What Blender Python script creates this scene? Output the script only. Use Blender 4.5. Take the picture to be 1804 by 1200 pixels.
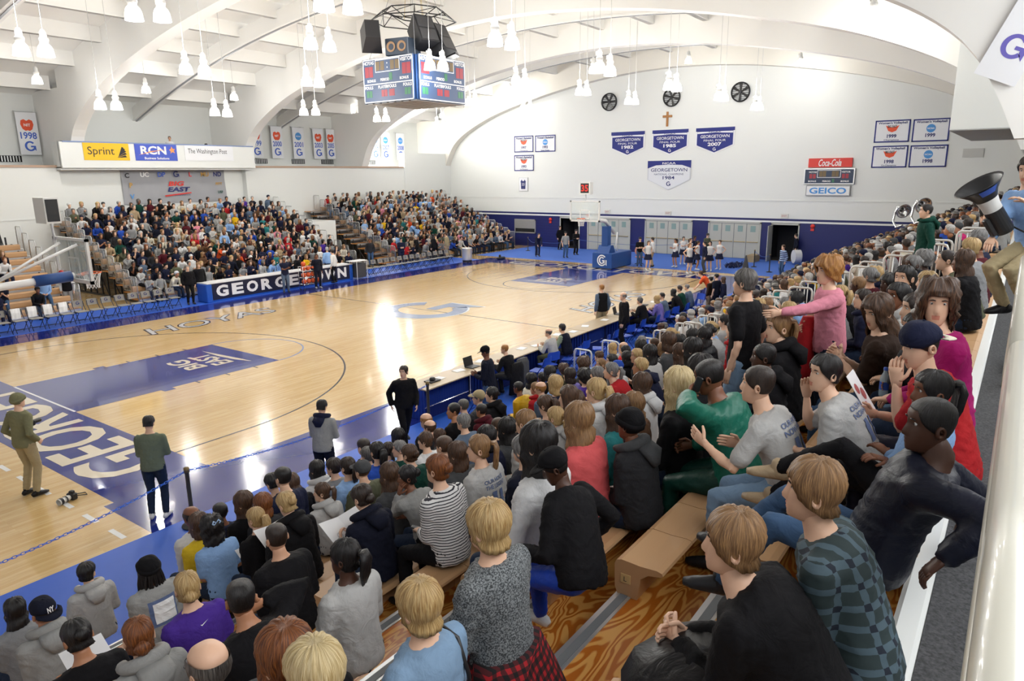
import bpy, math, random
import numpy as np
from mathutils import Matrix, Vector
random.seed(7)
for _o in list(bpy.data.objects): bpy.data.objects.remove(_o)
SC=bpy.context.scene
COL=SC.collection
PI=math.pi
# ---------------- camera ----------------
CAMP=np.array([-6.8008,-12.1422,5.4502]); YAW,PIT,ROL=math.radians(35.947),math.radians(-13.334),math.radians(-0.625); FPX=1233.77; W,H=1804,1200
_f=np.array([math.cos(PIT)*math.cos(YAW),math.cos(PIT)*math.sin(YAW),math.sin(PIT)])
_r=np.array([math.sin(YAW),-math.cos(YAW),0]); _u=np.cross(_r,_f)
CR=_r*math.cos(ROL)+_u*math.sin(ROL); CU=-_r*math.sin(ROL)+_u*math.cos(ROL); CF=_f
cd=bpy.data.cameras.new('camera'); cam=bpy.data.objects.new('camera',cd); COL.objects.link(cam)
cd.sensor_width=36; cd.lens=FPX/W*36; cd.clip_start=.02; cd.clip_end=300
cam.matrix_world=Matrix(((CR[0],CU[0],-CF[0],CAMP[0]),(CR[1],CU[1],-CF[1],CAMP[1]),(CR[2],CU[2],-CF[2],CAMP[2]),(0,0,0,1)))
SC.camera=cam
# ---------------- world, large lights, exposure ----------------
wd=bpy.data.worlds.new('world'); SC.world=wd; wd.use_nodes=True
wd.node_tree.nodes['Background'].inputs[0].default_value=(.93,.96,1,1); wd.node_tree.nodes['Background'].inputs[1].default_value=.45
vs=SC.view_settings; vs.view_transform='Standard'; vs.look='None'; vs.gamma=1; vs.use_curve_mapping=False; vs.exposure=0.1
cy=SC.cycles; cy.max_bounces=7; cy.diffuse_bounces=3; cy.glossy_bounces=3; cy.transmission_bounces=2; cy.transparent_max_bounces=6; cy.caustics_reflective=False; cy.caustics_refractive=False
LAMP_W=160.0
PANE_E=14.0
def area(name,loc,direc,sx,sy,power,col=(1,1,1)):
    l=bpy.data.lights.new(name,'AREA'); l.shape='RECTANGLE'; l.size=sx; l.size_y=sy; l.energy=power; l.color=col
    o=bpy.data.objects.new(name,l); COL.objects.link(o); o.location=loc
    o.rotation_euler=Vector(direc).to_track_quat('-Z','Y').to_euler(); return o
# niche window daylight, then a fill lamp added on the unseen concourse side
area('daylight_and_fill',(31.3,29.3,7.6),(-.55,-1,-.25),3.2,2.4,1500,(1,.98,.95))
area('daylight_and_fill',(3.5,-14.6,8.2),(0,1,-.35),24,2.2,800,(.96,.98,1))
# spot lamp added inside the hall, imitating low sun on the clerestory corner
sl=bpy.data.lights.new('sun_stand_in_spot','SPOT'); sl.energy=260000; sl.spot_size=math.radians(19); sl.spot_blend=.9; sl.shadow_soft_size=.3; sl.color=(1,.97,.92); so=bpy.data.objects.new('sun_stand_in_spot',sl); COL.objects.link(so); so.location=(16.0,-14.4,10.3); so.rotation_euler=(Vector((29.3,27.0,6.6))-so.location).to_track_quat('-Z','Y').to_euler()
# ---------------- helpers ----------------
_mats={}
def M(name,col=(.8,.8,.8),rough=.6,metal=0,bump=None,var=None,emit=0,alpha=1,coat=0,trans=0,spec=.5):
    if name in _mats: return _mats[name]
    m=bpy.data.materials.new(name); m.use_nodes=True; nt=m.node_tree; b=nt.nodes['Principled BSDF']
    c=tuple(col)+(1,); b.inputs['Base Color'].default_value=c; b.inputs['Roughness'].default_value=rough; b.inputs['Metallic'].default_value=metal
    b.inputs['Specular IOR Level'].default_value=spec; b.inputs['Coat Weight'].default_value=coat; b.inputs['Transmission Weight'].default_value=trans; b.inputs['Alpha'].default_value=alpha
    if emit: b.inputs['Emission Color'].default_value=c; b.inputs['Emission Strength'].default_value=emit
    m.diffuse_color=c
    if bump or var:
        tc=nt.nodes.new('ShaderNodeTexCoord')
        if var:
            n=nt.nodes.new('ShaderNodeTexNoise'); n.inputs['Scale'].default_value=var[0]; n.inputs['Detail'].default_value=3; nt.links.new(tc.outputs['Object'],n.inputs['Vector'])
            rp=nt.nodes.new('ShaderNodeMapRange'); rp.inputs[1].default_value=.3; rp.inputs[2].default_value=.7; rp.inputs[3].default_value=1-var[1]; rp.inputs[4].default_value=1+var[1]*.6; nt.links.new(n.outputs[0],rp.inputs[0])
            mx=nt.nodes.new('ShaderNodeVectorMath'); mx.operation='SCALE'; mx.inputs[0].default_value=col; nt.links.new(rp.outputs[0],mx.inputs['Scale']); nt.links.new(mx.outputs[0],b.inputs['Base Color'])
        if bump:
            n=nt.nodes.new('ShaderNodeTexNoise'); n.inputs['Scale'].default_value=bump[0]; n.inputs['Detail'].default_value=4; n.inputs['Distortion'].default_value=bump[3] if len(bump)>3 else 0; nt.links.new(tc.outputs['Object'],n.inputs['Vector'])
            bp=nt.nodes.new('ShaderNodeBump'); bp.inputs['Strength'].default_value=bump[1]; bp.inputs['Distance'].default_value=bump[2] if len(bump)>2 else .02
            nt.links.new(n.outputs[0],bp.inputs['Height']); nt.links.new(bp.outputs[0],b.inputs['Normal'])
    _mats[name]=m; return m
def srgb(h):
    h=h.lstrip('#'); return tuple((lambda c:c/12.92 if c<=.04045 else ((c+.055)/1.055)**2.4)(int(h[i:i+2],16)/255) for i in (0,2,4))
class MB:
    def __init__(s): s.v=[]; s.f=[]; s.m=[]
    def add(s,V,F,mi=0,T=None):
        o=len(s.v)
        if T is not None: V=[tuple(T@Vector(p)) for p in V]
        s.v.extend(tuple(map(float,p)) for p in V); s.f.extend([tuple(i+o for i in f) for f in F]); s.m.extend([mi]*len(F)); return s
    def box(s,a,b,mi=0,T=None):
        x0,y0,z0=a; x1,y1,z1=b
        V=[(x0,y0,z0),(x1,y0,z0),(x1,y1,z0),(x0,y1,z0),(x0,y0,z1),(x1,y0,z1),(x1,y1,z1),(x0,y1,z1)]
        return s.add(V,[(0,3,2,1),(4,5,6,7),(0,1,5,4),(1,2,6,5),(2,3,7,6),(3,0,4,7)],mi,T)
    def bbox(s,a,b,e=.01,mi=0,T=None):
        # box with chamfered vertical and top edges (three stacked rings)
        x0,y0,z0=a; x1,y1,z1=b
        def ring(i,z): return [(x0+i+e,y0+i,z),(x1-i-e,y0+i,z),(x1-i,y0+i+e,z),(x1-i,y1-i-e,z),(x1-i-e,y1-i,z),(x0+i+e,y1-i,z),(x0+i,y1-i-e,z),(x0+i,y0+i+e,z)]
        V=ring(e,z0)+ring(0,z0+e)+ring(0,z1-e)+ring(e,z1); F=[tuple(range(7,-1,-1)),tuple(range(24,32))]
        for k in range(3):
            for i in range(8): F.append((k*8+i,k*8+(i+1)%8,k*8+8+(i+1)%8,k*8+8+i))
        return s.add(V,F,mi,T)
    def tube(s,pts,r,n=8,mi=0,cap=True,T=None):
        pts=[np.array(p,float) for p in pts]; rs=r if hasattr(r,'__len__') else [r]*len(pts); V=[];F=[]
        pt=None
        for i,p in enumerate(pts):
            t=(pts[min(i+1,len(pts)-1)]-pts[max(i-1,0)]); t/=np.linalg.norm(t)+1e-9
            if pt is None:
                a=np.array([0,0,1.]) if abs(t[2])<.9 else np.array([1.,0,0]); u=np.cross(t,a); u/=np.linalg.norm(u)
            else:
                u=u-t*(u@t); u/=np.linalg.norm(u)+1e-9
            pt=t; w=np.cross(t,u)
            for k in range(n): q=p+rs[i]*(u*math.cos(2*PI*k/n)+w*math.sin(2*PI*k/n)); V.append(tuple(q))
        for i in range(len(pts)-1):
            for k in range(n): F.append((i*n+k,i*n+(k+1)%n,(i+1)*n+(k+1)%n,(i+1)*n+k))
        if cap: F.append(tuple(range(n-1,-1,-1))); F.append(tuple(range((len(pts)-1)*n,len(pts)*n)))
        return s.add(V,F,mi,T)
    def lathe(s,prof,n=16,mi=0,c=(0,0,0),T=None,closed=False):
        V=[];F=[]
        for r,z in prof:
            for k in range(n): V.append((c[0]+r*math.cos(2*PI*k/n),c[1]+r*math.sin(2*PI*k/n),c[2]+z))
        for i in range(len(prof)-1):
            for k in range(n): F.append((i*n+k,i*n+(k+1)%n,(i+1)*n+(k+1)%n,(i+1)*n+k))
        return s.add(V,F,mi,T)
    def prism(s,poly,axis,a,b,mi=0,T=None):
        # poly: 2D points; extruded along axis from a to b
        n=len(poly)
        def P(q,h): return {'x':(h,q[0],q[1]),'y':(q[0],h,q[1]),'z':(q[0],q[1],h)}[axis]
        V=[P(q,a) for q in poly]+[P(q,b) for q in poly]
        F=[tuple(range(n)),tuple(range(2*n-1,n-1,-1))]+[(i,i+n,(i+1)%n+n,(i+1)%n) for i in range(n)]
        return s.add(V,F,mi,T)
    def mesh(s,name,mats,smooth=False):
        me=bpy.data.meshes.new(name); me.from_pydata(s.v,[],s.f)
        for m in (mats if isinstance(mats,(list,tuple)) else [mats]): me.materials.append(m)
        if any(s.m): me.polygons.foreach_set('material_index',s.m)
        if smooth: me.polygons.foreach_set('use_smooth',[True]*len(s.f))
        me.update(); return me
    def obj(s,name,mats,parent=None,smooth=False,fix=True,**k):
        me=s.mesh(name,mats,smooth)
        if fix: fixn(me)
        return link(name,me,parent,**k)
import bmesh
def fixn(me):
    b=bmesh.new(); b.from_mesh(me); bmesh.ops.recalc_face_normals(b,faces=b.faces); b.to_mesh(me); b.free()
def link(name,me,parent=None,loc=None,rot=None,scale=None,**props):
    o=bpy.data.objects.new(name,me); COL.objects.link(o)
    if parent is not None: o.parent=parent
    if loc is not None: o.location=loc
    if rot is not None: o.rotation_euler=rot
    if scale is not None: o.scale=scale if hasattr(scale,'__len__') else (scale,)*3
    for k,v in props.items(): o[k]=v
    return o
def thing(name,label,cat,loc=(0,0,0),rz=0,group=None,rot=None,scale=None):
    o=link(name,None,None,loc,rot or (0,0,rz),scale,label=label,category=cat)
    if group: o['group']=group
    return o
def tag(o,label,cat,group=None):
    o['label']=label; o['category']=cat
    if group: o['group']=group
    return o
def struct(o): o['kind']='structure'; return o
def dup(root,loc=None,rz=None,label=None,parent=None):
    r=root.copy(); COL.objects.link(r)
    if loc is not None: r.location=loc
    if rz is not None: r.rotation_euler=(0,0,rz)
    if label: r['label']=label
    if parent is not None: r.parent=parent
    for ch in root.children:
        c=ch.copy(); COL.objects.link(c); c.parent=r; c.matrix_parent_inverse=ch.matrix_parent_inverse.copy()
        for g in ch.children:
            d=g.copy(); COL.objects.link(d); d.parent=c
    return r
_txt={}
def text_mesh(body,size=1,mat=None,width=None,height=None,ext=.002,shear=0,bold=0,space=1.0):
    """flat lettering in the xy plane, centred; scaled to width / height when given"""
    cu=bpy.data.curves.new('lettering','FONT'); cu.body=body; cu.size=1; cu.align_x='CENTER'; cu.align_y='CENTER'; cu.extrude=0; cu.offset=bold; cu.shear=shear; cu.space_character=space; cu.resolution_u=3
    o=bpy.data.objects.new('lettering',cu)
    me=bpy.data.meshes.new_from_object(o); bpy.data.objects.remove(o); bpy.data.curves.remove(cu)
    n=len(me.vertices); co=np.empty(n*3); me.vertices.foreach_get('co',co); co=co.reshape(-1,3)
    if n:
        mn,mx=co.min(0),co.max(0); c=(mn+mx)/2; d=mx-mn
        sx=sy=size
        if width: sx=width/d[0]
        if height: sy=height/d[1]
        if width and not height: sy=sx
        if height and not width: sx=sy
        co=(co-c)*[sx,sy,1]; me.vertices.foreach_set('co',co.ravel())
    me.materials.clear()
    if mat: me.materials.append(mat)
    me.update(); return me
def text(body,mat,parent,frame,pos,width=None,height=None,name='lettering',**k):
    """frame: (origin,right,up) 3D basis of a plane; pos in that plane"""
    me=text_mesh(body,1,mat,width,height,**k); O,Rr,U=[Vector(v) for v in frame]; N=Rr.cross(U)
    P=O+Rr*pos[0]+U*pos[1]+N*(pos[2] if len(pos)>2 else .006)
    me.transform(Matrix(((Rr.x,U.x,N.x,P.x),(Rr.y,U.y,N.y,P.y),(Rr.z,U.z,N.z,P.z),(0,0,0,1))))
    return link(name,me,parent)
def plate(poly,mat,parent,frame,name,d=.0,th=.004):
    """flat polygon with a little thickness on a plane frame"""
    O,Rr,U=[Vector(v) for v in frame]; N=Rr.cross(U); n=len(poly)
    V=[O+Rr*x+U*y+N*d for x,y in poly]+[O+Rr*x+U*y+N*(d+th) for x,y in poly]
    b=MB(); b.add([tuple(v) for v in V],[tuple(range(n-1,-1,-1)),tuple(range(n,2*n))]+[(i,(i+1)%n,(i+1)%n+n,i+n) for i in range(n)])
    return b.obj(name,mat,parent)
def rect(x0,y0,x1,y1): return [(x0,y0),(x1,y0),(x1,y1),(x0,y1)]
def circ(cx,cy,r,n=24,a0=0,a1=2*PI): return [(cx+r*math.cos(a0+(a1-a0)*i/n),cy+r*math.sin(a0+(a1-a0)*i/n)) for i in range(n)]
def arc_band(cx,cy,r,w,a0,a1,n=40):
    return [(cx+(r+w/2)*math.cos(a0+(a1-a0)*i/n),cy+(r+w/2)*math.sin(a0+(a1-a0)*i/n)) for i in range(n+1)]+[(cx+(r-w/2)*math.cos(a1+(a0-a1)*i/n),cy+(r-w/2)*math.sin(a1+(a0-a1)*i/n)) for i in range(n+1)]
def at(px,py,ax,v):
    d=CF+CR*(px-W/2)/FPX-CU*(py-H/2)/FPX; i='xyz'.index(ax); return CAMP+d*((v-CAMP[i])/d[i])
def pix(P):
    d=np.asarray(P,float)-CAMP; z=d@CF; return W/2+FPX*(d@CR)/z,H/2-FPX*(d@CU)/z,z
# ================= materials of the hall =================
WHITE=M('white_paint',(.775,.79,.77),.55,bump=(6,.05)); CREAM=M('cream_paint',(.8,.77,.7),.6); CEIL=M('ceiling_paint',(.88,.87,.84),.65)
NAVY=M('navy_paint',srgb('#1d2460'),.35); NAVYF=M('court_navy',srgb('#1c2a80'),.12,coat=.35); BLUEMAT=M('blue_vinyl',srgb('#2159c2'),.5,bump=(3,.12,.03)); BLUEC=M('blue_carpet',srgb('#3f68bf'),.8,bump=(60,.2))
GREYDOOR=M('grey_door_paint',srgb('#b4b5ae'),.45); BLACK=M('black_metal',(.012,.012,.014),.45); STEEL=M('galvanised_steel',(.62,.63,.64),.35,.75); DARK=M('dark_void',(.006,.006,.008),.9)
CHROME=M('chrome',(.8,.8,.8),.15,1); GREYM=M('grey_metal',(.33,.34,.36),.45,.3); BRASS=M('brass',(.6,.45,.2),.35,.8); GLASS=M('window_glass',(.75,.85,.85),.05,alpha=.35); RUBBER=M('grey_rubber',(.16,.17,.18),.6)
INKW=M('white_ink',(.86,.86,.86),.6); INKN=M('navy_ink',srgb('#232d6b'),.6); INKK=M('black_ink',(.02,.02,.025),.6); INKR=M('red_ink',srgb('#d6342c'),.5); INKB=M('bright_blue_ink',srgb('#3f63c4'),.6); INKG=M('grey_ink',srgb('#8d9196'),.6); INKO=M('orange_ink',srgb('#e2542f'),.6); INKL=M('light_blue_ink',srgb('#4d93d6'),.6); TAN=M('tan_plastic',srgb('#c99f74'),.42); CLOTHW=M('banner_cloth_white',(.82,.83,.86),.8,bump=(5,.15)); CLOTHN=M('banner_cloth_navy',srgb('#252f7c'),.7,bump=(5,.15))
def wood_floor():
    m=bpy.data.materials.new('maple_floor'); m.use_nodes=True; nt=m.node_tree; b=nt.nodes['Principled BSDF']; L=nt.links.new
    tc=nt.nodes.new('ShaderNodeTexCoord')
    br=nt.nodes.new('ShaderNodeTexBrick'); L(tc.outputs['Object'],br.inputs['Vector']); br.offset=.37; br.inputs['Scale'].default_value=1
    br.inputs['Brick Width'].default_value=1.35; br.inputs['Row Height'].default_value=.075; br.inputs['Mortar Size'].default_value=.0012; br.inputs['Bias'].default_value=0
    br.inputs['Color1'].default_value=srgb('#e2c48f')+(1,); br.inputs['Color2'].default_value=srgb('#d7b47a')+(1,); br.inputs['Mortar'].default_value=srgb('#c9a066')+(1,)
    mp=nt.nodes.new('ShaderNodeMapping'); mp.inputs['Scale'].default_value=(1.2,22,1); L(tc.outputs['Object'],mp.inputs[0])
    n=nt.nodes.new('ShaderNodeTexNoise'); n.inputs['Scale'].default_value=2; n.inputs['Detail'].default_value=5; L(mp.outputs[0],n.inputs[0])
    mx=nt.nodes.new('ShaderNodeMixRGB'); mx.blend_type='MULTIPLY'; mx.inputs[0].default_value=.35; L(br.outputs[0],mx.inputs[1])
    rp=nt.nodes.new('ShaderNodeValToRGB'); rp.color_ramp.elements[0].color=(.72,.6,.45,1); rp.color_ramp.elements[0].position=.3; rp.color_ramp.elements[1].color=(1,1,1,1); rp.color_ramp.elements[1].position=.62; L(n.outputs[0],rp.inputs[0]); L(rp.outputs[0],mx.inputs[2]); L(mx.outputs[0],b.inputs['Base Color'])
    b.inputs['Roughness'].default_value=.16; b.inputs['Coat Weight'].default_value=.5; b.inputs['Coat Roughness'].default_value=.07
    n2=nt.nodes.new('ShaderNodeTexNoise'); n2.inputs['Scale'].default_value=1.5; L(mp.outputs[0],n2.inputs[0]); bp=nt.nodes.new('ShaderNodeBump'); bp.inputs['Strength'].default_value=.06; bp.inputs['Distance'].default_value=.01; L(n2.outputs[0],bp.inputs['Height']); L(bp.outputs[0],b.inputs['Normal'])
    return m
def plywood():
    m=bpy.data.materials.new('varnished_plywood'); m.use_nodes=True; nt=m.node_tree; b=nt.nodes['Principled BSDF']; L=nt.links.new
    tc=nt.nodes.new('ShaderNodeTexCoord'); mp=nt.nodes.new('ShaderNodeMapping'); mp.inputs['Scale'].default_value=(1.0,3.4,1); L(tc.outputs['Object'],mp.inputs[0])
    n=nt.nodes.new('ShaderNodeTexNoise'); n.inputs['Scale'].default_value=1.1; n.inputs['Detail'].default_value=2; n.inputs['Distortion'].default_value=.7; L(mp.outputs[0],n.inputs[0])
    ml=nt.nodes.new('ShaderNodeMath'); ml.operation='MULTIPLY'; ml.inputs[1].default_value=95; L(n.outputs[0],ml.inputs[0])
    sn=nt.nodes.new('ShaderNodeMath'); sn.operation='SINE'; L(ml.outputs[0],sn.inputs[0])
    n2=nt.nodes.new('ShaderNodeTexNoise'); n2.inputs['Scale'].default_value=6; n2.inputs['Detail'].default_value=6; L(mp.outputs[0],n2.inputs[0]); ad=nt.nodes.new('ShaderNodeMath'); ad.operation='ADD'; L(sn.outputs[0],ad.inputs[0]); L(n2.outputs[0],ad.inputs[1])
    rp=nt.nodes.new('ShaderNodeValToRGB'); e=rp.color_ramp.elements; e[0].position=.1; e[0].color=srgb('#dca257')+(1,); e[1].position=1; e[1].color=srgb('#b5651f')+(1,); L(ad.outputs[0],rp.inputs[0]); L(rp.outputs[0],b.inputs['Base Color'])
    b.inputs['Roughness'].default_value=.28; return m
WOOD=wood_floor(); PLY=plywood()
# ================= floor and painted court =================
FZ=0.0
b=MB(); b.box((-14,-15.3,-.2),(39.2,30.2,0)); floor=struct(b.obj('floor',WOOD,None))
CL,CW,CM=28.65,15.24,7.62
FF=((0,0,0),(1,0,0),(0,1,0))
def paint(poly,mat,name,z=.002): return plate(poly,mat,floor,FF,name,0,z)
CREAMINK=M('court_cream',srgb('#e3d6bd'),.15,coat=.5); COURTG=M('court_grey',srgb('#7f8db4'),.14,coat=.5); LINEK=M('court_line_dark',srgb('#332c38'),.2,coat=.4); LINEW=M('court_line_white',(.85,.85,.83),.2,coat=.4)
# dark blue border apron: two side strips and two end strips
paint(rect(-2.0,-1.62,CL+2,0),NAVYF,'sideline_apron'); paint(rect(-2.0,CW,CL+2.0,CW+1.5),NAVYF,'sideline_apron')
paint(rect(-1.83,0,0,CW),NAVYF,'baseline_apron'); paint(rect(CL,0,CL+1.83,CW),NAVYF,'baseline_apron')
for s in (0,1):
    X=(lambda x:x) if s==0 else (lambda x:CL-x)
    def Q(poly): return [(X(x),y) for x,y in (poly if s==0 else poly[::-1])]
    paint(Q(rect(0,CM-1.83,5.79,CM+1.83)),NAVYF,'free_throw_lane',.0025)
    paint(Q(rect(-.025,CM-1.8,.03,CM+1.8)),LINEW,'baseline_mark',.004)
    paint(Q(arc_band(5.79,CM,1.83,.05,-PI/2,PI/2)),COURTG if s==0 else LINEK,'free_throw_circle',.003)
    a=math.acos(1.6/6.32)*0+PI/2
    paint(Q(arc_band(1.6,CM,6.32,.05,-PI/2,PI/2,64)),LINEK,'three_point_line',.003)
    for yy in (CM-6.32,CM+6.32): paint(Q(rect(0,yy-.025,1.6,yy+.025)),LINEK,'three_point_line',.003)
    for yy,d in ((CM-1.83,-1),(CM+1.83,1)):
        for xx in (3.05,3.96,4.87): paint(Q(rect(xx,min(yy,yy+d*.2),xx+.05,max(yy,yy+d*.2))),LINEK,'lane_mark',.003)
        paint(Q(rect(2.1,min(yy,yy+d*.2),2.4,max(yy,yy+d*.2))),NAVYF,'lane_block',.003)
    # lettering GEORGETOWN in the baseline apron, read from the court
    fr=((X(-.92),CM,.0),(0,-1 if s==0 else -1,0),(1,0,0)) if s==0 else ((X(-.92),CM,0),(0,-1,0),(1,0,0))
    text('GEORGETOWN',CREAMINK,floor,((X(-.92),CM,0),(0,1,0),(-1,0,0)) if s==0 else ((X(-.92),CM,0),(0,-1,0),(1,0,0)),(0,0,.005),width=13.2,height=1.5,name='baseline_lettering',bold=.02)
    # conference mark in the lane (stacked letters and a swoosh)
    fr=((X(4.3),CM,0),(0,1,0),(-1,0,0)) if s==0 else ((X(4.3),CM,0),(0,-1,0),(1,0,0))
    text('BIG',CREAMINK,floor,fr,(0.05,.42,.005),width=1.35,height=.62,name='lane_lettering',bold=.03); text('EAST',CREAMINK,floor,fr,(0,-.33,.005),width=1.6,height=.62,name='lane_lettering',bold=.03)
    plate([(-1.25,-.95),(-.6,-.78),(.2,-.72),(1.25,-.8),(.2,-.88),(-.6,-.94)],CREAMINK,floor,fr,'lane_swoosh',0,.005)
paint(rect(CL/2-.025,0,CL/2+.025,CW),LINEK,'half_court_line',.003)
for xx in range(9): paint(rect(-2.35-.025,-1.4+xx*.9,-2.35+.06,-1.4+xx*.9+.45),LINEW,'coaching_dash',.003)
paint(rect(6.2-.0,.95,15.0,1.0),M('court_line_pale',srgb('#d9c7a8'),.2),'faint_line',.002)
# centre block G, outlined
def gpoly(cx,cy,rx,ry,t):
    """outline of a block letter G in its own (right,up) plane"""
    A0,A1=math.radians(38),math.radians(322); n=34
    out=[(cx+rx*math.cos(A0+(A1-A0)*i/n),cy+ry*math.sin(A0+(A1-A0)*i/n)) for i in range(n+1)]
    inn=[(cx+(rx-t)*math.cos(A1+(A0-A1)*i/n),cy+(ry-t*.8)*math.sin(A1+(A0-A1)*i/n)) for i in range(n+1)]
    # bar and spur on the lower right
    k=out[-1]; sp=[(cx+rx*1.0,cy-ry*.72),(cx+rx*1.0,cy+ry*.06),(cx+rx*.12,cy+ry*.06),(cx+rx*.12,cy-ry*.2),(cx+rx-t,cy-ry*.2)]
    return out+sp+inn[1:]
def tri_plate(poly,mat,parent,frame,name,d,th=.002):
    o=plate(poly,mat,parent,frame,name,d,th); return o
def ring_strip(out,inn,mat,parent,frame,name,d):
    O,Rr,U=[Vector(v) for v in frame]; N=Rr.cross(U); n=len(out); b=MB()
    V=[tuple(O+Rr*x+U*y+N*d) for x,y in out]+[tuple(O+Rr*x+U*y+N*d) for x,y in inn]
    b.add(V,[(i,i+1,n+i+1,n+i) for i in range(n-1)]); return b
def block_G(parent,frame,pos,size,mat,d=.004,name='letter_g',asp=1.0):
    """block letter G as a strip mesh, size = height"""
    O,Rr,U=[Vector(v) for v in frame]; N=Rr.cross(U); ry=size/2; rx=ry*asp; t=ry*.42; n=30; b=MB()
    A0,A1=math.radians(40),math.radians(325)
    ou=[];inn=[]
    for i in range(n+1):
        a=A0+(A1-A0)*i/n; ou.append((rx*math.cos(a),ry*math.sin(a))); inn.append(((rx-t)*math.cos(a),(ry-t*.75)*math.sin(a)))
    def P(q): return tuple(O+Rr*(q[0]+pos[0])+U*(q[1]+pos[1])+N*d)
    b.add([P(q) for q in ou]+[P(q) for q in inn],[(i,i+1,n+2+i,n+1+i) for i in range(n)])
    b.add([P(q) for q in [(rx*.1,ry*.08),(rx*1.02,ry*.08),(rx*1.02,-ry*.22),(rx*.1,-ry*.22)]],[(0,3,2,1)])
    b.add([P(q) for q in [(rx*.56,-ry*.22),(rx*1.02,-ry*.22),(rx*1.02,-ry*.95),(rx*.72,-ry*.62),(rx*.6,-ry*.5)]],[(0,4,3,2,1)])
    return b.obj(name,mat,parent,fix=False)
GF=((CL/2,CM,0),(1,0,0),(0,1,0))
block_G(floor,GF,(0,0),3.7,M('court_pale_edge',srgb('#d8dbe0'),.15),.0035,'centre_letter_outline',1.0); block_G(floor,GF,(0,0),3.55,M('court_slate',srgb('#7a8ab0'),.15,coat=.5),.006,'centre_letter',1.0)
for s,(cx,cy) in enumerate(((8.2,13.2),(20.2,2.1))):
    fr=((cx,cy,0),(1,0,0),(0,1,0)) if s==0 else ((cx,cy,0),(1,0,0),(0,1,0))
    text('HOYAS',LINEK,floor,fr,(0,0,.004),width=5.6,height=1.25,name='court_lettering',bold=.03,shear=.25); text('HOYAS',M('court_pale_grey',srgb('#c3c4c6'),.15),floor,fr,(0,0,.0055),width=5.45,height=1.12,name='court_lettering',bold=.0,shear=.25)
# vinyl mat along the near stands, carpet at the far end and behind the benches
b=MB(); b.bbox((-14,-4.3,.0),(36,-1.62,.012),.004); tag(b.obj('vinyl_floor_mat',BLUEMAT),'long bright blue vinyl mat lying between court and near bleachers','mat')
b=MB(); b.bbox((31.4,-3.2,.0),(38.66,18.6,.01),.004); tag(b.obj('end_carpet',BLUEC),'blue carpet behind the far basket along the double doors','carpet')
b=MB(); b.bbox((-14,16.74,.0),(29.5,19.5,.01),.004); tag(b.obj('bench_carpet',BLUEMAT),'blue runner under the folding chairs on the bench side','carpet')
# ================= walls =================
ARCH_U=[0,2.5,5,7.5,10,12.5,14.5,16,17.4,18.3,18.85,19.12,19.36,19.42]; ARCH_Z=[12.1,12.02,11.8,11.45,10.98,10.4,9.83,9.25,8.58,7.97,7.4,6.93,6.4,6.0]
def roofz(u): return 13.6-.0078*u*u
RIBX=[-9.9,-.2,9.55,19.3,29.0,38.45]
def archpts():
    d=np.linspace(0,19.42,400); z=np.interp(d,ARCH_U,ARCH_Z); w=np.ones(21)/21
    for _ in range(2):
        e=np.concatenate([z[1:11][::-1],z,2*z[-1]-z[-11:-1][::-1]]); z=np.convolve(e,w,'valid')
    us=np.concatenate([np.linspace(0,14,22),np.linspace(14,19.42,22)[1:]]); return us,np.interp(us,d,z)
US,ZS=archpts()
def rib(x0,x1,name,mats,left=30.2,rightfoot=True):
    k=len(US) if rightfoot else int((US<16).sum()); ys=np.concatenate([CM+US[::-1],CM-US[1:k]]); zs=np.concatenate([ZS[::-1],ZS[1:k]]); n=len(ys)
    top=[roofz(abs(y-CM))+.05 for y in ys]; b=MB()
    V=[];F=[]
    for x in (x0,x1): V+=[(x,y,z) for y,z in zip(ys,zs)]+[(x,y,t) for y,t in zip(ys,top)]
    for k,o in ((0,0),(1,2*n)):
        for i in range(n-1): F.append((o+i,o+i+1,o+n+i+1,o+n+i))
    b.add(V,F,0); F=[(i,i+1,2*n+i+1,2*n+i) for i in range(n-1)]; b.add(V,F,1)
    b.box((x0,ys[0],6.0),(x1,left,roofz(22)),0)
    if rightfoot: b.box((x0,-15,6.0),(x1,ys[-1],roofz(22)),0)
    else: b.box((x0,ys[-1]-.5,zs[-1]),(x1,ys[-1],top[-1]),0)
    o=struct(b.obj(name,mats,smooth=False)); return o
SOFF=M('rib_soffit_paint',(.84,.83,.8),.6)
for i,x in enumerate(RIBX[:-1]): rib(x,x+.62,'ceiling_rib',[CEIL,SOFF],rightfoot=i>1)
rib(38.1,38.75,'ceiling_rib',[CREAM,CREAM])
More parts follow.
